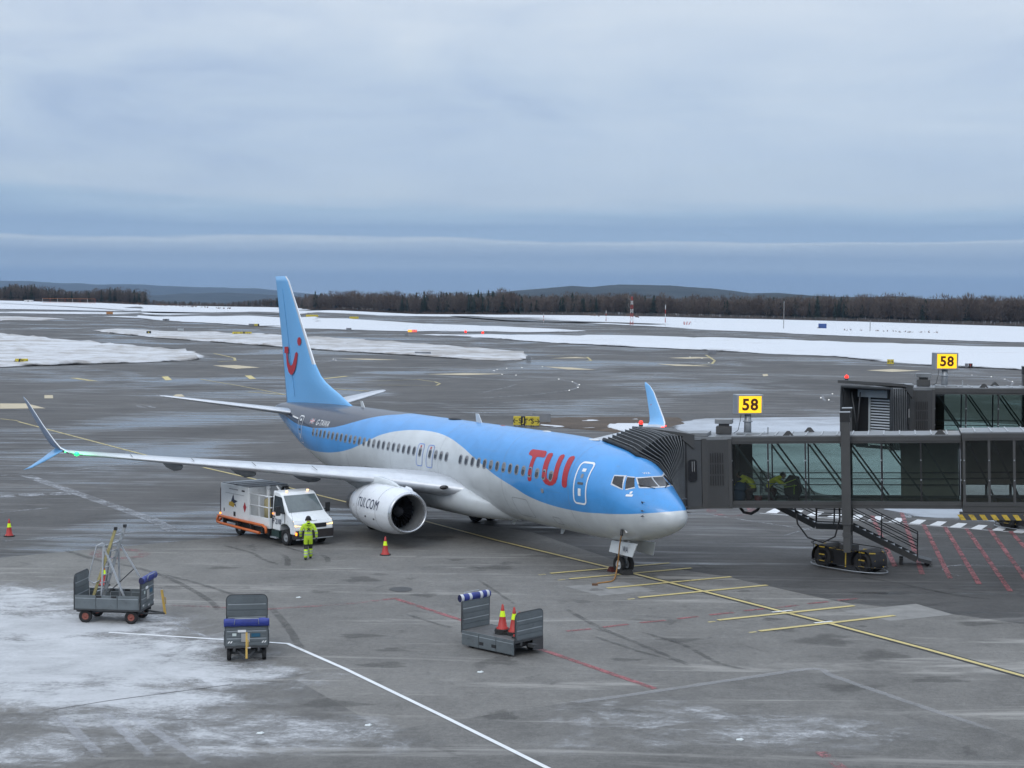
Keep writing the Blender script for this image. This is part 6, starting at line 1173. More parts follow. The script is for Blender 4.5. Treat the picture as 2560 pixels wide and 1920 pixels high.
# open working platform between box and cab
mb = MB(); mb.bx(-2.98, -1.2, -1.05, 1.05, .62, .70); mb.bx(-2.98, -1.22, -1.08, -1.04, .70, 1.05); mb.bx(-1.26, -1.2, -1.05, 1.05, .7, 1.05); mb.bx(-2.95, -1.25, .3, .34, .7, 1.95); pf = mb.build('platform', TW, tk)
for z in (1.05, 1.55, 2.05):
    mb = MB(); mb.path([(-2.95, -1.05, z), (-1.35, -1.05, z), (-1.24, -1.0, z), (-1.22, -.3, z)], .028, 8); mb.build('platform_rail', TW, pf)
for x, y in ((-2.93, -1.05), (-2.1, -1.05), (-1.28, -1.04), (-1.22, -.3)): mb = MB(); mb.bar((x, y, .7), (x, y, 2.08), .05); mb.build('rail_post', TW, pf)
mb = MB(); mb.tube((-2.3, -.45, .7), (-2.3, -.45, 1.75), .2, .2, 18); mb.sphere((-2.3, -.45, 1.75), .2, 14, 0, (1, 1, .5)); mb.build('filter_vessel', VESS, pf)
mb = MB(); mb.path([(-1.55, -.7, .9), (-1.5, -.72, 1.3), (-1.6, -.7, 1.8), (-1.75, -.6, 2.0)], .06, 10); mb.build('hose', TDK, pf); mb = MB(); mb.tube((-2.7, -.2, 1.6), (-2.7, -.2, 2.25), .1, .1, 12); mb.sphere((-2.7, -.2, 2.25), .13, 10); mb.build('vent_pipe', TW, pf)
mb = MB(); mb.lathe([(-.08, .26), (.08, .26)], (-1.9, .2, 2.15), 'y', 20); mb.lathe([(-.08, .2), (-.08, .26)], (-1.9, .2, 2.15), 'y', 20); mb.bx(-2.2, -1.4, -.1, .5, 1.9, 2.0); mb.build('hose_reel', [TDK], pf); mb = MB(); mb.path([(-2.0, -.15, 2.3), (-1.8, -.3, 2.42), (-1.6, -.3, 2.3), (-1.7, -.2, 2.1)], .05, 8); mb.build('nozzle', TW, pf)
# orange pipes slung along the side
for pts, nm in (([(-5.5, -1.0, .70), (-5.55, -1.18, .76), (-5.2, -1.2, .76), (-1.55, -1.2, .74), (-1.30, -1.2, .66), (-1.25, -1.2, .42)], 'hose_pipe'), ([(-5.62, -1.0, .60), (-5.62, -1.22, .46), (-5.3, -1.24, .44), (-1.75, -1.24, .38)], 'hose_pipe'), ([(-5.55, -1.2, .78), (-5.66, -1.2, .60), (-5.62, -1.22, .44)], 'hose_pipe')): mb = MB(); mb.path(pts, .062, 10); mb.build(nm, ORG, tk)
for x in (-5.2, -3.9, -2.7, -1.7): mb = MB(); mb.bx(x, x + .08, -1.18, -1.0, .36, .76); mb.build('pipe_bracket', TCHS, tk)
mb = MB(); mb.bx(-3.9, -3.0, -.9, -.6, .3, .6); mb.bx(-2.9, -1.4, -.95, .95, .3, .6); mb.build('locker', TCHS, tk)
mb = MB(); mb.tube((.5, 1.0, 1.05), (.42, 1.12, 2.0), .008, .004, 6); mb.build('aerial', TDK, cabt); mb = MB(); mb.tube((.7, -.98, .9), (.66, -1.1, 1.7), .008, .004, 6); mb.build('aerial', TDK, cabt)

# ------------------------------------------------------------------ cones
CRED = pm('cone red', (.40, .03, .024), .5, var=.1); CYEL = em('glowing reflective cone band', (.62, .85, .02), .12); CBLK = pm('cone rubber base', (.03, .03, .03), .8)  # the band gets a weak glow of its own in place of reflected light
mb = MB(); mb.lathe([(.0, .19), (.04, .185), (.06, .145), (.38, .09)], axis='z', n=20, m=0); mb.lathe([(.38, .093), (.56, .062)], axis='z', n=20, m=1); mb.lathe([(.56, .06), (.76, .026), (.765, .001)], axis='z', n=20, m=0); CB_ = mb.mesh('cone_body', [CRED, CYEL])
mb = MB(); mb.prism([(.25 * cos(R(22.5 + 45 * i)), .25 * sin(R(22.5 + 45 * i)), .0) for i in range(8)], (0, 0, .045)); CBB = mb.mesh('cone_base', CBLK)
def cone(p, label, tilt=0, stack=1):
    e = empty('traffic_cone', p, 0, label, 'cone', 'traffic cones on the apron')
    for i in range(stack): link('base', CBB, e, (0, 0, .002 + .055 * i), (0, 0, .3 * i))
    link('cone', CB_, e, (0, 0, .045 + .055 * (stack - 1))); return e
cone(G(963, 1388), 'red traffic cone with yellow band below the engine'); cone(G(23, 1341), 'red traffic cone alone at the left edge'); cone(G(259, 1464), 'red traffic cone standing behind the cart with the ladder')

# ------------------------------------------------------------------ baggage carts: x towards the drawbar
CGR = pm('cart grey paint', (.135, .155, .165), .5, .15, var=.12, scale=2, dirt=((.06, .06, .06), .55, .5)); CGL2 = pm('cart ridge light', (.33, .36, .38), .45, .2); CGD = pm('cart frame dark', (.05, .052, .055), .6); TARP = pm('blue tarpaulin', (.02, .035, .21), .42, var=.25, scale=3, bump=.6, bscale=9); RHUB = pm('red wheel hub', (.24, .075, .055), .6, var=.2); DYEL = pm('drawbar yellow', (.42, .27, .06), .6, var=.2)
CWM = wheel_mesh('wheel', .225, .13, RHUB)
def gate(e, x, h, hw, facing, rounded, name, z0=.50):
    """an end gate of ridged boards, rounded at the top"""
    r = .16 if rounded else .05; pts = [(-hw, z0), (hw, z0)] + [(hw - r + r * cos(R(a)), h - r + r * sin(R(a))) for a in (0, 30, 60, 90)] + [(-hw + r + r * cos(R(a)), h - r + r * sin(R(a))) for a in (90, 120, 150, 180)]
    mb = MB(); mb.prism([(x - .015, a, b) for a, b in pts], (.03, 0, 0)); mb.path([(x, a, b) for a, b in pts], .022, 6, 1, True); g_ = mb.build(name, [CGR, CGD], e)
    k_ = 5
    for i in range(k_):
        za, zb = z0 + .04 + (h - z0 - .1) * i / k_, z0 + .04 + (h - z0 - .1) * (i + 1) / k_ - .03; w_ = hw - .05 - (.1 if rounded and i == k_ - 1 else 0)
        mb = MB(); mb.bx(x - .03, x + .03, -w_, w_, za, zb); mb.build('board', CGR, g_)
        if i in (1, 3): mb = MB(); mb.bx(x - .036, x + .036, -w_, w_, zb - .02, zb + .01); mb.build('ridge', CGL2, g_)
    return g_
def cart(loc, rz, label, sides, hf, hr, stripes=False, bar=True):
    e = empty('baggage_cart', loc, rz, label, 'cart', 'baggage carts in front of the airliner'); Lh, Wh = 1.16, .64
    mb = MB(); mb.bx(-Lh, Lh, -Wh, Wh, .44, .50); mb.bx(-Lh, Lh, -.4, -.32, .34, .44); mb.bx(-Lh, Lh, .32, .4, .34, .44); mb.bx(-.86, -.72, -.5, .5, .2, .34); mb.bx(.72, .86, -.5, .5, .2, .34); mb.build('bed', CGD, e)
    mb = MB(); mb.bx(-Lh + .02, Lh - .02, -Wh + .02, Wh - .02, .501, .52); mb.build('deck', pm('cart deck', (.10, .10, .10), .7, var=.25, scale=4), e)
    for x in (-.79, .79):
        for s in (-1, 1): link('wheel', CWM, e, (x, s * .52, .225))
    gate(e, -Lh + .02, hr, Wh - .01, -1, True, 'rear_gate'); fg = gate(e, Lh - .02, hf, Wh - .01, 1, False, 'front_gate')
    for s in (-1, 1):
        za, zb = (.50, .96) if sides == 'up' else (.08, .53); y = s * (Wh + .012)
        for i in range(3):
            a, b = -Lh + .05 + (2 * Lh - .1) * i / 3, -Lh + .05 + (2 * Lh - .1) * (i + 1) / 3 - .015; mb = MB(); mb.bx(a, b, y - .014, y + .014, za, zb); mb.bx(a + .02, b - .02, y - .02, y + .02, za + .03, (za + zb) / 2 - .02); mb.bx(a + .02, b - .02, y - .02, y + .02, (za + zb) / 2 + .0, zb - .12); p_ = mb.build('side_panel', CGR, e)
            mb = MB(); mb.bx(a + .02, b - .02, y - .022, y + .022, zb - .115, zb - .095); mb.build('ridge', CGL2, p_)
        for x in (-.28, .24): mb = MB(); mb.bx(x - .09, x + .09, y - .024, y + .024, (zb - .075 if sides == 'up' else za + .10), (zb - .01 if sides == 'up' else za + .20)); mb.build('latch_slot', TDK, e)
    # rolled tarpaulin on the front gate, held by a hoop
    mb = MB(); n_ = 22; rings = []
    for i in range(n_ + 1):
        y = -Wh - .03 + (2 * Wh + .06) * i / n_; r = .105 * (1 + .10 * mnoise.noise(V((y * 3, loc[0], 1)))); rings.append([(Lh - .02 + .05 + r * cos(a_) * .9, y, hf + .06 + r * sin(a_) * 1.15 + .02 * mnoise.noise(V((y * 5, a_, loc[1])))) for a_ in [2 * pi * j / 14 for j in range(14)]])
    for i in range(n_): mb.loft([rings[i], rings[i + 1]], 1 if stripes and i in (1, 2, 6, 7, 14, 15, 20, 21) else 0, True, False)
    mb.add(rings[0], [tuple(range(14))], 2); mb.add(rings[-1], [tuple(range(14))], 2); mb.build('rolled_tarp', [TARP, pm('tarp white band', (.55, .57, .6), .5), pm('tarp dark end', (.01, .012, .06), .6)], e)
    mb = MB(); mb.path([(Lh + .12, -.36, hf + .02), (Lh + .16, -.34, hf + .2), (Lh + .16, .34, hf + .2), (Lh + .12, .36, hf + .02)], .012, 6); mb.build('tarp_hoop', CGL2, e)
    # plates on the front gate
    x = Lh + .02
    for y0, y1, z0, z1, mt in ((-.26, -.02, 1.02, 1.10, WLET), (-.16, .10, .70, .98, pm('worn plate', (.36, .36, .35), .5)), (.14, .40, .86, .98, pm('blue plate', (.02, .10, .17), .5)), (-.42, -.30, .90, .99, pm('pale sticker', (.55, .62, .6), .6)), (-.02, .12, .48, .53, pm('pale strip', (.45, .45, .46), .5))):
        z0, z1 = [z * hf / 1.28 for z in (z0, z1)]; mb = MB(); mb.bx(x + .012, x + .018, y0, y1, z0, z1); mb.build('plate', mt, fg)
    for y in (-.5, .5):
        for k_ in range(2): mb = MB(); mb.add([(x + .019, y - .06 + .07 * k_, .60), (x + .019, y - .02 + .07 * k_, .60), (x + .019, y + .02 + .07 * k_, .66), (x + .019, y - .02 + .07 * k_, .66)], [(0, 1, 2, 3)]); mb.build('reflector', WLET, fg)
    if bar:
        mb = MB(); mb.bar((Lh - .3, -.3, .32), (Lh + .62, -.04, .30), .05); mb.bar((Lh - .3, .3, .32), (Lh + .62, .04, .30), .05); db = mb.build('drawbar', CGD, e)
        mb = MB(); mb.bar((Lh + .62, 0, .26), (Lh + .50 if hf > 1.3 else Lh + .34, .0, 1.08 if hf > 1.3 else .98), .06, .07); mb.path([(Lh + .56, .0, .85), (Lh + .62, .05, .8), (Lh + .62, .05, .6)], .014, 6); mb.build('tow_handle', DYEL, db)
    else:
        mb = MB(); mb.bx(-Lh - .28, -Lh, -.08, .08, .26, .36); mb.build('coupling', CGD, e); mb = MB(); mb.prism([(-Lh - .06, -.58, .10), (-Lh - .06, -.1, .14), (-Lh - .06, -.1, .46), (-Lh - .06, -.58, .46)], (.02, 0, 0)); mb.build('mud_flap', CGD, e)
    return e
cart((-13.36, 51.8, 0), R(-6.2), 'grey open baggage cart carrying an aluminium ladder frame', 'up', 1.42, 1.63)
cart((-8.05, 46.95, 0), R(-80.5), 'grey baggage cart seen from its drawbar end on the white line', 'up', 1.16, 1.62)
cart((-.25, 47.97, 0), R(137.5), 'grey flat baggage cart with red cones and a striped tarpaulin roll', 'down', 1.45, 1.36, True, False)
def on_cart(a, b, z): c, s = cos(R(137.5)), sin(R(137.5)); return V((-.25 + a * c - b * s, 47.97 + a * s + b * c, z))
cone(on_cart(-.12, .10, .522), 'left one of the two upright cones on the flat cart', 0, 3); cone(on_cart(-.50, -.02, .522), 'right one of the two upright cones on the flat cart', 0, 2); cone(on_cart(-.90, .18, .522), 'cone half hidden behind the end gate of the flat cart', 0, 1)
# aluminium step frame standing in the first cart
c6, s6 = cos(R(-6.2)), sin(R(-6.2)); LC = lambda x, y, z: V((x, y, z))
la = empty('ladder_frame', (-13.36, 51.8, 0), R(-6.2), 'tall aluminium step frame with a ladder standing in the grey cart', 'ladder')
YRAIL = pm('worn yellow rail', (.36, .31, .14), .5, .2, var=.2, scale=5)
mb = MB(); mb.bar((-.72, -.28, .53), (.16, -.28, 3.12), .05, .09); mb.build('rail', YRAIL, la); mb = MB(); mb.bar((-.50, .18, .53), (.34, .10, 3.16), .05, .09); mb.build('rail', ALU, la)
for i in range(9): t = .08 + .105 * i; mb = MB(); mb.tube(V((-.72, -.28, .53)).lerp(V((.16, -.28, 3.12)), t), V((-.50, .18, .53)).lerp(V((.34, .10, 3.16)), t), .022, .022, 8); mb.build('rung', ALU, la)
for a, b in (((-.24, -.30, 2.55), (-.30, -.40, .53)), ((-.24, -.30, 2.55), (.66, -.42, .53)), ((.06, .25, 2.66), (.06, .42, .53)), ((.06, .25, 2.66), (.98, .42, 1.05)), ((-.08, 0, 2.6), (-.55, .40, .53)), ((.98, .42, 1.05), (1.0, .42, .53))): mb = MB(); mb.bar(a, b, .055, .055); mb.build('leg', ALU, la)
for a, b in (((-.24, -.30, 2.55), (.06, .25, 2.66)), ((-.62, -.4, .62), (-.3, -.4, .75)), ((.3, -.42, .6), (.66, -.42, .8)), ((-.30, -.40, .75), (-.55, .40, .6))): mb = MB(); mb.bar(a, b, .035); mb.build('crossbar', ALU, la)
mb = MB(); mb.path([(-.1, -.3, 2.55), (-.25, -.42, 2.68), (-.42, -.46, 2.6), (-.55, -.46, 2.1), (-.68, -.46, 1.6), (-.70, -.45, 1.42), (-.55, -.4, 1.32), (-.38, -.32, 1.4)], .02, 8); mb.build('hand_loop', ALU, la)
mb = MB(); mb.box((.17, -.28, 3.16), (.09, .1, .1)); mb.box((.35, .1, 3.2), (.09, .1, .1)); mb.build('end_cap', TDK, la); mb = MB(); mb.bar((-.18, .0, .95), (.66, .1, 1.75), .035); mb.build('pole', CGD, la)

# ------------------------------------------------------------------ people
HV = (.50, .72, .035)
def hivis(name, zones):
    m = bpy.data.materials.new(name); m.use_nodes = True; t = m.node_tree; p = t.nodes['Principled BSDF']; c = N(t, 'ShaderNodeTexCoord').outputs['Object']; s_ = N(t, 'ShaderNodeSeparateXYZ'); L(t, c, s_.inputs[0])
    col = RAMP(t, MATH(t, 'DIVIDE', s_.outputs[2], 2.0), [(max(0, z / 2), c_) for z, c_ in zones], 'CONSTANT'); col = MIX(t, .45, col, RAMP(t, NOISE(t, c, 7, 5, .6), [(.3, (.55, .55, .55)), (.7, (1.15, 1.15, 1.15))]), 'MULTIPLY')
    L(t, col, p.inputs['Base Color']); p.inputs['Roughness'].default_value = .75; b = N(t, 'ShaderNodeBump'); b.inputs['Strength'].default_value = .6; b.inputs['Distance'].default_value = .03; L(t, NOISE(t, c, 9, 4), b.inputs['Height']); L(t, b.outputs[0], p.inputs['Normal']); return m
GRY = (.33, .35, .34); KB = (.022, .022, .02)
HVM = hivis('high visibility suit', [(0, KB), (.09, HV), (.20, GRY), (.26, HV), (.31, GRY), (.36, HV), (.43, KB), (.63, HV), (1.02, GRY), (1.075, HV), (1.17, GRY), (1.225, HV), (1.62, HV)])
SKINM = pm('skin', (.38, .22, .16), .6); BEAN = pm('black beanie', (.02, .02, .022), .9); BOOT = pm('black boots', (.02, .019, .018), .7); GLOV = pm('dark gloves', (.03, .03, .03), .8)
def skin_mesh(name, joints, bones, mat_, parent, root, sub=2):
    names = list(joints); me = bpy.data.meshes.new(name); me.from_pydata([joints[k][0] for k in names], [(names.index(a), names.index(b)) for a, b in bones], [])
    o = bpy.data.objects.new(name, me); COL.objects.link(o)
    md = o.modifiers.new('skin', 'SKIN'); md.use_smooth_shade = True
    lay = me.skin_vertices[0] if me.skin_vertices else None
    if lay is None: bm = bmesh.new(); bm.from_mesh(me); bm.verts.layers.skin.verify(); bm.to_mesh(me); bm.free(); lay = me.skin_vertices[0]
    for i, k in enumerate(names):
        r = joints[k][1]; lay.data[i].radius = r if isinstance(r, tuple) else (r, r); lay.data[i].use_root = (k == root)
    s_ = o.modifiers.new('sub', 'SUBSURF'); s_.levels = s_.render_levels = sub
    dg = bpy.context.evaluated_depsgraph_get(); me2 = bpy.data.meshes.new_from_object(o.evaluated_get(dg)); me2.materials.clear(); me2.materials.append(mat_)
    for p_ in me2.polygons: p_.use_smooth = True; p_.material_index = 0
    bpy.data.objects.remove(o); r = link(name, me2, parent); return r
def body(e, J, mat_):
    bones = [('pel', 'bel'), ('bel', 'che'), ('che', 'nec'), ('nec', 'hea'), ('hea', 'top')]
    for s in 'lr': bones += [('pel', 'hip' + s), ('hip' + s, 'kne' + s), ('kne' + s, 'ank' + s), ('ank' + s, 'toe' + s), ('che', 'sho' + s), ('sho' + s, 'elb' + s), ('elb' + s, 'wri' + s)]
    return skin_mesh('body', J, bones, mat_, e, 'pel')
def hand(e, p, d, mat_, s):
    """palm with five short curled fingers, d the direction the fingers point"""
    p, d = V(p), V(d).normalized(); sx = d.cross(V((0, 1, 0))).normalized(); nx = d.cross(sx)
    J = {'w': (p, .028), 'm': (p + d * .05, (.036, .022)), 'k': (p + d * .09, (.036, .018))}; B = [('w', 'm'), ('m', 'k')]
    for i, (o, l) in enumerate(((-.03, .06), (-.011, .075), (.010, .07), (.029, .055))):
        a, b = p + d * .09 + sx * o, p + d * (.09 + l * .6) + sx * o + nx * .012; J[f'a{i}'] = (a, .010); J[f'b{i}'] = (b, .009); J[f'c{i}'] = (b + d * l * .35 + nx * .03, .008); B += [('k', f'a{i}'), (f'a{i}', f'b{i}'), (f'b{i}', f'c{i}')]
    J['t0'] = (p + d * .04 + sx * -.035 + nx * .012, .011); J['t1'] = (p + d * .085 + sx * -.055 + nx * .03, .009); B += [('m', 't0'), ('t0', 't1')]
    return skin_mesh('hand', J, B, mat_, e, 'w', 1)
# the man walking towards the truck, his back to the camera: local y is the way he faces
pe = empty('person', (-8.5, 64.66, 0), R(12), 'person in yellow high visibility suit and black beanie walking towards the fuel truck', 'person')
J = {'pel': ((0, 0, .98), (.165, .125)), 'bel': ((0, .01, 1.14), (.165, .125)), 'che': ((0, .02, 1.36), (.185, .13)), 'nec': ((0, .03, 1.535), .075), 'hea': ((0, .05, 1.63), (.075, .085)), 'top': ((0, .05, 1.70), (.07, .08)),
     'hipl': ((-.095, 0, .90), .115), 'knel': ((-.10, .06, .53), .090), 'ankl': ((-.12, -.22, .17), .092), 'toel': ((-.13, -.10, .055), .05), 'hipr': ((.095, 0, .90), .115), 'kner': ((.10, .12, .52), .090), 'ankr': ((.10, .14, .14), .095), 'toer': ((.11, .28, .05), .05),
     'shol': ((-.20, .01, 1.43), .088), 'elbl': ((-.33, -.02, 1.17), .072), 'wril': ((-.31, .12, .95), .056), 'shor': ((.20, .01, 1.43), .088), 'elbr': ((.33, -.08, 1.16), .072), 'wrir': ((.34, -.02, .91), .056)}
body(pe, J, HVM)
hand(pe, (-.31, .13, .94), (.02, .25, -.95), GLOV, -1); hand(pe, (.34, -.01, .90), (-.02, .2, -.95), GLOV, 1)
hd = MB(); hd.sphere((0, .055, 1.675), .098, 16, 0, (.92, 1.08, 1.25)); hd.sphere((-.098, .05, 1.66), .035, 10, 0, (.5, 1, 1.3)); hd.sphere((.098, .05, 1.66), .035, 10, 0, (.5, 1, 1.3)); hd.sphere((0, .165, 1.655), .022, 8, 0, (1, 1.2, 1.4)); h_ = hd.build('head', SKINM, pe)
f = MB()
for s in (-1, 1): f.sphere((s * .036, .153, 1.685), .012, 8)
f.box((0, .155, 1.605), (.05, .01, .008)); f.build('face', pm('eyes and mouth', (.06, .03, .03), .5), h_)
cp = MB(); cp.sphere((0, .045, 1.715), .118, 16, 0, (.95, 1.08, 1.02)); cp.v = [(x, y, max(z, 1.655)) for x, y, z in cp.v]; cp.build('beanie', BEAN, pe)
cp = MB(); cp.sphere((-.11, .045, 1.66), .045, 10, 0, (.6, 1, 1.2)); cp.sphere((.11, .045, 1.66), .045, 10, 0, (.6, 1, 1.2)); cp.build('ear_defenders', BEAN, pe)
hm = MB(); hm.sphere((0, -.095, 1.50), .12, 14, 0, (1.05, .55, .62)); hm.build('hood', pm('hood yellow', HV, .8), pe); hm = MB(); hm.sphere((0, -.115, 1.525), .085, 12, 0, (1.0, .6, .5)); hm.build('hood_lining', BEAN, pe)
xm = MB(); xm.bar((-.07, -.15, 1.33), (.07, -.148, 1.22), .03, .012, 0, (0, 1, 0)); xm.bar((.07, -.15, 1.33), (-.07, -.148, 1.22), .03, .012, 0, (0, 1, 0)); xm.bar((0, -.152, 1.27), (0, -.152, 1.37), .03, .012, 0, (0, 1, 0)); xm.build('back_print', pm('black print', (.02, .02, .02), .7), pe)
for x, y, yy in ((-.125, -.13, -.08), (.105, .25, .0)):
    b_ = MB(); b_.sphere((x, y - .03, .06), .07, 12, 0, (.85, 1.9, .85)); b_.v = [(a, b, max(c, .0)) for a, b, c in b_.v]; b_.build('boot', BOOT, pe)
# two cleaners bent over inside the glazed bridge
VEST = hivis('yellow vest', [(0, (.06, .022, .02)), (.50, (.06, .022, .02)), (.53, (.80, .74, .04)), (.66, GRY), (.70, (.80, .74, .04)), (1.5, (.80, .74, .04))])
def crouch(s, n, face, label, trousers):
    z = 2.63 + .17 + s * .036; yw = R(-14.04); P = V((13.9, 63.6, 0)) + V((cos(yw) * s - sin(yw) * n, sin(yw) * s + cos(yw) * n, 0))
    e = empty('person', P + V((0, 0, z)), yw + face, label, 'person', 'cleaners inside the near bridge'); e.scale = (1.12, 1.12, 1.12)
    # x is the way the person faces
    J = {'pel': ((-.28, 0, .52), (.15, .13)), 'bel': ((-.16, 0, .68), (.15, .14)), 'che': ((.06, 0, .84), (.17, .14)), 'nec': ((.22, 0, .93), .07), 'hea': ((.30, 0, .97), (.08, .08)), 'top': ((.36, 0, 1.0), .07),
         'hipl': ((-.24, .1, .46), .11), 'knel': ((.08, .14, .44), .085), 'ankl': ((-.06, .14, .09), .06), 'toel': ((.1, .15, .05), .045), 'hipr': ((-.24, -.1, .46), .11), 'kner': ((.06, -.14, .40), .085), 'ankr': ((-.1, -.14, .09), .06), 'toer': ((.06, -.15, .05), .045),
         'shol': ((.08, .19, .86), .08), 'elbl': ((.30, .22, .68), .06), 'wril': ((.50, .16, .62), .048), 'shor': ((.08, -.19, .86), .08), 'elbr': ((.32, -.22, .70), .06), 'wrir': ((.52, -.12, .66), .048)}
    body(e, J, VEST); hand(e, (.51, .16, .61), (.9, -.05, -.35), GLOV, 1); hand(e, (.53, -.12, .65), (.9, .05, -.35), GLOV, 1)
    h = MB(); h.sphere((.34, 0, .99), .098, 14, 0, (1.05, .92, 1.15)); h.sphere((.445, 0, .97), .02, 8); hh = h.build('head', SKINM, e); h = MB(); h.sphere((.32, 0, 1.02), .108, 14, 0, (1.05, 1, 1)); h.v = [(min(x, .40), y, z) for x, y, z in h.v]; h.build('hair', pm('dark hair', (.03, .02, .015), .8), hh)
    return e, P, z
e1, P1_, z1_ = crouch(-4.05, -.35, pi, 'person in a yellow vest crouching at the cab end inside the near glazed bridge', 0)
e2, P2_, z2_ = crouch(-3.0, -.35, 0, 'person in a yellow vest bending over a dark bag inside the near glazed bridge', 0)
yw = R(-14.04)
def inb(s, n, dz): return V((13.9 + cos(yw) * s - sin(yw) * n, 63.6 + sin(yw) * s + cos(yw) * n, 2.80 + s * .036 + dz))
bg_ = empty('duffel_bag', inb(-2.25, -.35, 0), yw, 'dark angular bag with yellow straps held open inside the near glazed bridge', 'bag')
mb = MB(); mb.prism([(-.3, -.22, .30), (.25, -.22, .10), (.42, -.22, .45), (.28, -.22, 1.05), (-.12, -.22, 1.12), (-.35, -.22, .8)], (0, .44, 0)); mb.bx(-.2, .3, -.15, .15, .0, .2); mb.build('bag_body', pm('dark brown nylon', (.032, .026, .024), .8), bg_, bevel=.05)
for a, b in (((-.3, -.235, .78), (.22, -.235, 1.0)), ((.1, -.235, .75), (.1, -.235, .35)), ((-.3, -.235, .62), (.2, -.235, .72))): mb = MB(); mb.bar(a, b, .02, .07, 0, (0, 1, 0)); mb.build('strap', pm('strap yellow', HV, .7), bg_)
bk = empty('mop_bucket', inb(-3.62, -.5, 0), yw, 'small red mop bucket on the floor of the near glazed bridge', 'bucket'); mb = MB(); mb.lathe([(.0, .13), (.02, .14), (.26, .17), (.26, .15), (.05, .12)], axis='z', n=16); mb.build('pail', pm('red plastic', (.25, .03, .03), .5), bk); mb = MB(); mb.bar((.05, 0, .1), (.0, .1, 1.15), .025); mb.build('mop_handle', ALU, bk)
bl_ = empty('blue_sack', inb(-4.35, -.62, 0), yw, 'dark blue sack beside the crouching person in the near glazed bridge', 'sack'); mb = MB(); mb.sphere((0, 0, .62), .26, 14, 0, (1.0, .7, .95)); mb.sphere((-.05, 0, .3), .28, 14, 0, (1, .75, 1.1)); mb.build('sack_body', pm('blue sack', (.02, .05, .12), .7, bump=.5, bscale=6), bl_)

# ------------------------------------------------------------------ ground power cable, plug, chocks
top_, nr_ = onskin(2.62, 2.02, 1, .02); A0 = LW(top_.x, top_.y, top_.z)
cb = empty('ground_power_cable', A0, 0, 'orange ground power cable hanging from the nose to the apron', 'cable'); rel = lambda p_: p_ - A0
pts = [A0 + V((-.02, -.06, -.15)), A0.lerp(G(1541, 1425), .35) + V((-.02, -.08, -.05)), A0.lerp(G(1541, 1432), .7) + V((0, -.05, 0)), G(1540, 1441, .12), G(1536, 1449, .03), G(1528, 1455, .03), G(1509, 1458, .03), G(1495, 1460, .03), G(1487, 1464, .03)]
pts = [V(q) for q in smooth_poly([tuple(rel(q)) for q in pts], 5)]; mb = MB(); mb.path(pts, .028, 8); mb.build('cable', pm('cable orange', (.40, .20, .06), .6), cb)
mb = MB(); mb.bar((0, 0, .0), (-.03, -.07, -.22), .09, .12); mb.build('plug', TDK, cb); mb = MB(); mb.box((.13, -.03, .05), (.10, .04, .34), M.Rotation(R(-22), 3, 'Y')); mb.build('plug_tag', WLET, cb); mb = MB(); mb.box(pts[-1], (.22, .14, .1)); mb.build('cable_end', pm('brown plug', (.12, .06, .03), .7), cb)
for (x, y), lab in (((NGX + .42, .18), 'dark red wheel chock behind the nose wheel'), ((NGX - .44, .22), 'black wheel chock in front of the nose wheel')):
    mb = MB(); mb.prism([(-.16, -.28, 0), (.16, -.28, 0), (.05, -.28, .17), (-.05, -.28, .17)], (0, .5, 0)); mb.bx(-.02, .02, -.3, .24, .17, .19); o = mb.build('wheel_chock', pm('chock red rubber', (.085, .02, .018), .8) if x > NGX else CBLK); o.location = LW(x, y, .012); o.rotation_euler = (0, 0, TH + pi); tag(o, lab, 'chock')

# ------------------------------------------------------------------ airfield signs and far furniture
SYEL = pm('sign yellow', (.58, .46, .05), .5); SBLK = pm('sign black', (.02, .02, .02), .5); SGRY = pm('sign back grey', (.22, .23, .25), .5, .2); SRED = pm('sign red', (.5, .04, .03), .5); LEG = pm('sign legs', (.12, .12, .12), .6)
def sign(u, v, wd, h, panels, label, yaw=0.0, legs=.22, depth=.22):
    p = G(u, v); q = atan2(p.x, p.y); e = empty('taxiway_sign', p, -q + yaw, label, 'sign', 'airfield signs'); n_ = len(panels); tot = sum(a[0] for a in panels); x = -wd / 2
    for f, mt, txt, fg in panels:
        w_ = wd * f / tot; mb = MB(); mb.bx(x + .01, x + w_ - .01, -depth / 2, depth / 2, legs, legs + h); pn = mb.build('panel', mt, e, bevel=.02)
        if txt: text_obj('letters', txt, fg, pn, h * .78, (x + w_ / 2, -depth / 2, legs + h / 2), (1, 0, 0), (0, 0, 1), h * .012, off=.012)
        for lx in (x + .15 * w_, x + .85 * w_): mb = MB(); mb.bar((lx, 0, -.05), (lx, 0, legs + .02), .07); mb.build('leg', LEG, e)
        x += w_
    return e
def arrow(pn, c, d, s, mt): pass
S1 = sign(1316, 1066, 2.35, .80, [(1.1, SYEL, '\u2190S', SBLK), (.6, SBLK, 'J', SYEL), (1, SYEL, 'T\u2191', SBLK), (1.05, SYEL, 'S\u2192', SBLK)], 'yellow and black taxi sign reading S J T S behind the fuselage', R(-12), .1)
sign(1353, 1060, 1.75, .80, [(1, SGRY, None, None)], 'grey back of a sign right behind the yellow taxi sign', R(-16), .2, .14)
sign(54, 912, 2.1, .95, [(.6, SYEL, '\u2190A', SBLK), (.35, SBLK, 'J', SYEL), (1, SYEL, 'T\u2192', SBLK)], 'yellow and black taxi sign at the foot of the left snow island', R(6), .1)
sign(372, 838, 1.5, 1.0, [(1, SBLK, 'R', SYEL)], 'small black sign on the snow island left of the tail', 0, .3); sign(605, 838.5, 6.2, .95, [(1, SYEL, '\u2190S', SBLK), (.6, SYEL, 'T', SBLK), (.35, SBLK, 'Y', SYEL), (1, SYEL, 'T\u2192', SBLK)], 'long yellow and black sign just left of the tail fin', 0, .2)
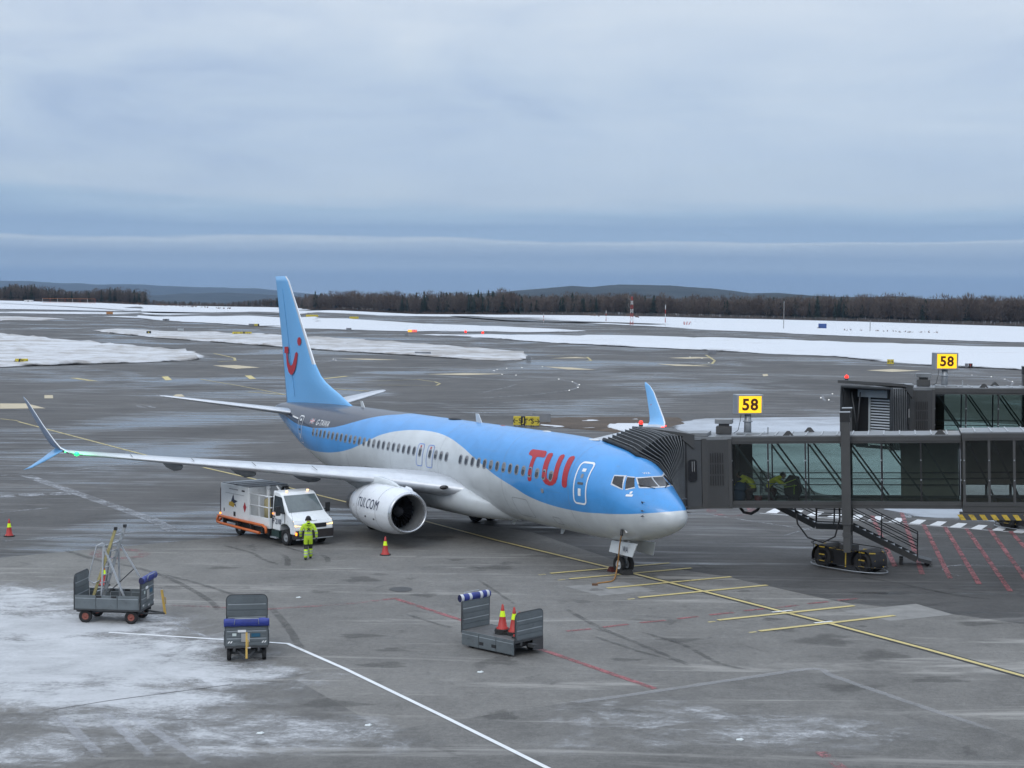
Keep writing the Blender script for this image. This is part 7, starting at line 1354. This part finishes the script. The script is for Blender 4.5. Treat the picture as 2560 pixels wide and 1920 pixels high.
sign(1057, 889.5, 3.4, .72, [(1, SGRY, None, None)] * 5, 'row of five grey sign backs on the long snow island', R(5), .12); sign(1321, 903, .95, .72, [(1, SGRY, None, None)] * 3, 'narrow grey sign back at the right tip of the long snow island', 0, .25); sign(1780, 886, 2.0, .75, [(1, SGRY, None, None)] * 5, 'grey sign backs at the edge of the right snow bank', R(4), .1)
sign(1031, 831, 3.4, .85, [(.45, em('lit orange sign', (1, .42, .05), 1.0), None, None), (.55, em('lit red sign', (.8, .06, .03), .8), '01-19', WLET)], 'lit orange and red sign beside the far taxiway', 0, .1); sign(1016, 840, 1.2, .9, [(1, SGRY, None, None)] * 3, 'small grey sign back in front of the lit orange sign', 0, .2); sign(872, 827, 2.0, .85, [(1, SGRY, None, None)], 'grey sign back right of the tail fin', 0, .2)
sign(415, 803, 3.2, .8, [(1, SGRY, None, None), (.5, SBLK, None, None), (1, SGRY, None, None)], 'grey and black sign on the strip of snow at the left', 0, .3); sign(635, 816, 4.5, .9, [(1, SGRY, None, None), (.6, SYEL, None, None), (.3, SBLK, None, None)], 'grey and yellow sign close to the left of the tail fin', 0, .2); sign(274, 787, 3.6, 1.4, [(1, pm('faded orange', (.42, .2, .08), .6), None, None)], 'orange marker board on the far left snow', 0, .3)
sign(2226, 912, 1.25, .9, [(.5, SYEL, '\u2190', SBLK), (.5, SYEL, '\u2192', SBLK)], 'small yellow double-arrow sign above the second bridge', 0, .15); sign(2416, 920, .55, .75, [(1, SGRY, None, None)], 'small grey sign box right of the upper stand number', R(30), .1); sign(2426, 920, .75, .75, [(1, SBLK, 'T', SRED)], 'small black sign right of the upper stand number', 0, .1); sign(452, 827.5, 2.2, .8, [(1, pm('pale panel', (.45, .48, .5), .5), None, None)], 'pale blank panel on the snow island', 0, .1)
for u, v, wd, lab in ((780, 793, 7, 'yellow marker beside the far road right of the tail fin'), (885, 798, 5, 'smaller yellow marker on the far road')): sign(u, v, wd, 1.2, [(1, SYEL, None, None)], lab, 0, .2)
def lamp(u, v, mt, r, label, h=.5):
    p = G(u, v); e = empty('runway_lamp', p, 0, label, 'light', 'airfield lamps'); mb = MB(); mb.tube((0, 0, -.05), (0, 0, h), .1, .07, 8); mb.build('stem', LEG, e); mb = MB(); mb.sphere((0, 0, h + r * .8), r, 10); mb.build('lamp_head', mt, e); return e
RL = em('red runway lamp', (1, .02, .01), 3); lamp(1164, 835, RL, .42, 'left one of the two red guard lamps by the far taxiway'); lamp(1207, 838, RL, .42, 'right one of the two red guard lamps by the far taxiway')
WL = em('white inset lamp', (1, .98, .92), 1.2)
for i, (u, v) in enumerate(((1397, 948), (1431, 955), (1448, 962), (1445, 969), (1423, 976), (1305, 919), (1267, 921), (1243, 924), (1235, 927), (1255, 936), (1356, 917), (1290, 938), (1777, 895), (1772, 907), (1725, 893), (1755, 896), (2430, 938), (2478, 942), (2512, 948), (2531, 954), (2081, 985), (2052, 995), (2072, 1000), (833, 898), (840, 901))):
    p = G(u, v); mb = MB(); mb.lathe([(0, .09), (.03, .08), (.05, .04), (.05, .001)], axis='z', n=10); o = mb.build('inset_lamp', WL, ground); o.location = p
# masts, container, hut, fence
RW = pm('mast red', (.38, .05, .04), .6); MW = pm('mast white', (.6, .6, .6), .6); MG = pm('mast grey', (.2, .2, .2), .6)
def lattice(u, v, h, wd, label):
    e = empty('lattice_mast', G(u, v), 0, label, 'mast'); k_ = 7
    for i in range(k_):
        z0, z1 = h * i / k_, h * (i + 1) / k_; mb = MB(); a = wd * (1 - .5 * i / k_) / 2; b = wd * (1 - .5 * (i + 1) / k_) / 2
        for sx, sy in ((1, 1), (1, -1), (-1, 1), (-1, -1)): mb.bar((sx * a, sy * a, z0), (sx * b, sy * b, z1), .12)
        for (sx, sy), (tx, ty) in (((1, 1), (-1, 1)), ((-1, 1), (-1, -1)), ((-1, -1), (1, -1)), ((1, -1), (1, 1))): mb.bar((sx * a, sy * a, z0), (tx * b, ty * b, z1), .09); mb.bar((tx * a, ty * a, z0), (sx * b, sy * b, z1), .09)
        mb.build('mast_section', RW if i % 2 == 0 else MW, e)
    for z in (h * .62, h * .9): mb = MB(); mb.bar((-1.6, 0, z), (0, 0, z), .14); mb.bar((-1.6, 0, z), (-1.6, 0, z + 2.2), .12); mb.build('aerial', MG, e)
    return e
lattice(1579, 814, 14.2, 1.5, 'red and white lattice mast on the far snow')
def pole(u, v, h, label, banded):
    e = empty('pole', G(u, v), 0, label, 'pole'); k_ = 5
    for i in range(k_): mb = MB(); mb.tube((0, 0, h * i / k_ - (.1 if i == 0 else 0)), (0, 0, h * (i + 1) / k_), .17, .15, 8); mb.build('pole_section', (RW if i % 2 else MW) if banded else MG, e)
    mb = MB(); mb.sphere((0, 0, h + .2), .3, 8); mb.build('pole_head', MG, e); return e
pole(1663, 817, 10.2, 'red and white pole right of the lattice mast', True); pole(1515, 809, 6.5, 'short banded pole left of the lattice mast', True); pole(1959, 823, 12.5, 'slim grey pole left of the blue container', False); pole(1359, 806, 4.5, 'thin marker pole on the far road', True); pole(2175, 830, 4.6, 'thin dark post on the snow right of the blue container', False); pole(303, 757, 5.0, 'orange-topped post on the far left snow', True)
e = empty('container', G(2056, 822.5), R(-8), 'blue container standing on the far snow', 'container'); mb = MB(); mb.bx(-1.9, 1.9, -1.2, 1.2, .1, 2.6); mb.build('container_body', pm('container blue', (.035, .08, .25), .5), e, bevel=.05)
for i in range(8): mb = MB(); mb.bx(-1.75 + .45 * i, -1.6 + .45 * i, -1.24, -1.2, .2, 2.5); mb.build('rib', MATS['container blue'], e)
mb = MB(); mb.bx(-2.6, -1.0, -1.7, -1.2, 0, .7); mb.build('skid', SBLK, e)
e = empty('striped_board', G(1720, 813.5), 0, 'red and white striped arrow board on the far snow', 'board')
for i in range(5): mb = MB(); mb.prism([(-2.2 + .8 * i, 0, 1.9), (-1.8 + .8 * i, 0, 1.9), (-2.2 + .8 * i + (.5 - .25 * i), -.3, .2), (-2.6 + .8 * i + (.5 - .25 * i), -.3, .2)], (0, .08, 0)); mb.build('board_stripe', RW if i % 2 == 0 else MW, e)
mb = MB(); mb.bar((-2.2, .3, 0), (-2.2, .1, 1.9), .1); mb.bar((1.6, .3, 0), (1.6, .1, 1.9), .1); mb.build('board_frame', MG, e)
e = empty('hut', G(72, 756), 0, 'small white hut at the far left edge of the snow', 'hut'); mb = MB(); mb.bx(-3.4, 3.4, -2, 2, -.3, 2.0); mb.build('wall', pm('hut white', (.6, .6, .6), .7), e); mb = MB(); mb.prism([(-3.8, -2.4, 2.0), (3.8, -2.4, 2.0), (3.2, 0, 3.2), (-3.2, 0, 3.2)], (0, 0, .15)); mb.prism([(-3.8, 2.4, 2.0), (3.8, 2.4, 2.0), (3.2, 0, 3.2), (-3.2, 0, 3.2)], (0, 0, .15)); mb.build('roof', SNOW, e); mb = MB(); mb.bx(-.5, .5, -2.05, -2, -.2, 1.7); mb.build('door', MG, e)
e = empty('antenna_array', G(172, 760), 0, 'long orange antenna array on the far left snow', 'antenna'); Ya = G(172, 760).y; wd = 131 / FPX * Ya
for zz in (1.0, 4.4): mb = MB(); mb.bar((-wd / 2, 0, zz), (wd / 2, 0, zz), .22); mb.build('beam', pm('antenna orange', (.4, .16, .07), .6), e)
for i in range(22): x = -wd / 2 + wd * i / 21; mb = MB(); mb.bar((x, 0, -.2), (x, 0, 4.4 if i % 3 == 0 else 1.3), .16); mb.build('post', RW if i % 2 else MW, e)
fe = empty('perimeter_fence', (0, 0, 0), 0, 'wire perimeter fence in front of the wood on the right', 'fence'); fpts = []
for i in range(52):
    q = .005 + .0068 * i; Y = lerp_tab(EDGE_Y, q) - 26; X = q * Y; fpts.append(V((X, Y, terrain(X, Y))))
mb = MB(); mb.bar((0, 0, -.3), (0, 0, 2.6), .14); FPM = mb.mesh('post', MG)
for p in fpts: link('post', FPM, fe, p + V((0, 0, .3)))
for zz in (.9, 1.5, 2.1, 2.7): mb = MB(); mb.path([p + V((0, 0, zz + .1)) for p in fpts], .035, 4); mb.build('wire', MG, fe)
# frozen weeds on the snow
rnd = random.Random(11); mb = MB()
for (u0, v0, u1, v1, k_) in ((240, 757, 580, 774, 60), (1430, 786, 1500, 792, 25), (1540, 789, 1600, 795, 18), (2100, 828, 2350, 835, 30), (860, 862, 960, 870, 6)):
    for i in range(k_):
        t = rnd.random(); p = G(u0 + (u1 - u0) * t, v0 + (v1 - v0) * t + rnd.uniform(-1, 1)); s_ = p.y / 1100
        for j in range(5): mb.add([p + V((rnd.uniform(-.5, .5) * s_, 0, .1)), p + V((rnd.uniform(-.5, .5) * s_ + .12, 0, .1)), p + V((rnd.uniform(-1.2, 1.2) * s_, rnd.uniform(-.5, .5), rnd.uniform(1, 2.4) * s_))], [(0, 1, 2)])
o = mb.build('dry_weeds', pm('dry weeds', (.14, .09, .07), .9)); tag(o, 'dry brown weeds sticking out of the far snow', 'weeds', None, 'stuff')

# ------------------------------------------------------------------ the air: one closed box of thin haze over the whole airfield
mb = MB(); mb.bx(-26000, 26000, -400, 21000, -8, 420)
hz = mb.build('haze', []); hm_ = bpy.data.materials.new('haze'); hm_.use_nodes = True; t = hm_.node_tree; t.nodes.clear()
pv = N(t, 'ShaderNodeVolumePrincipled'); pv.inputs['Color'].default_value = (.41, .60, .87, 1); pv.inputs['Density'].default_value = 4.0e-5; pv.inputs['Anisotropy'].default_value = 0.0
L(t, pv.outputs[0], N(t, 'ShaderNodeOutputMaterial').inputs['Volume']); hz.data.materials.append(hm_); tag(hz, 'thin blue haze over the airfield', 'haze', None, 'stuff')
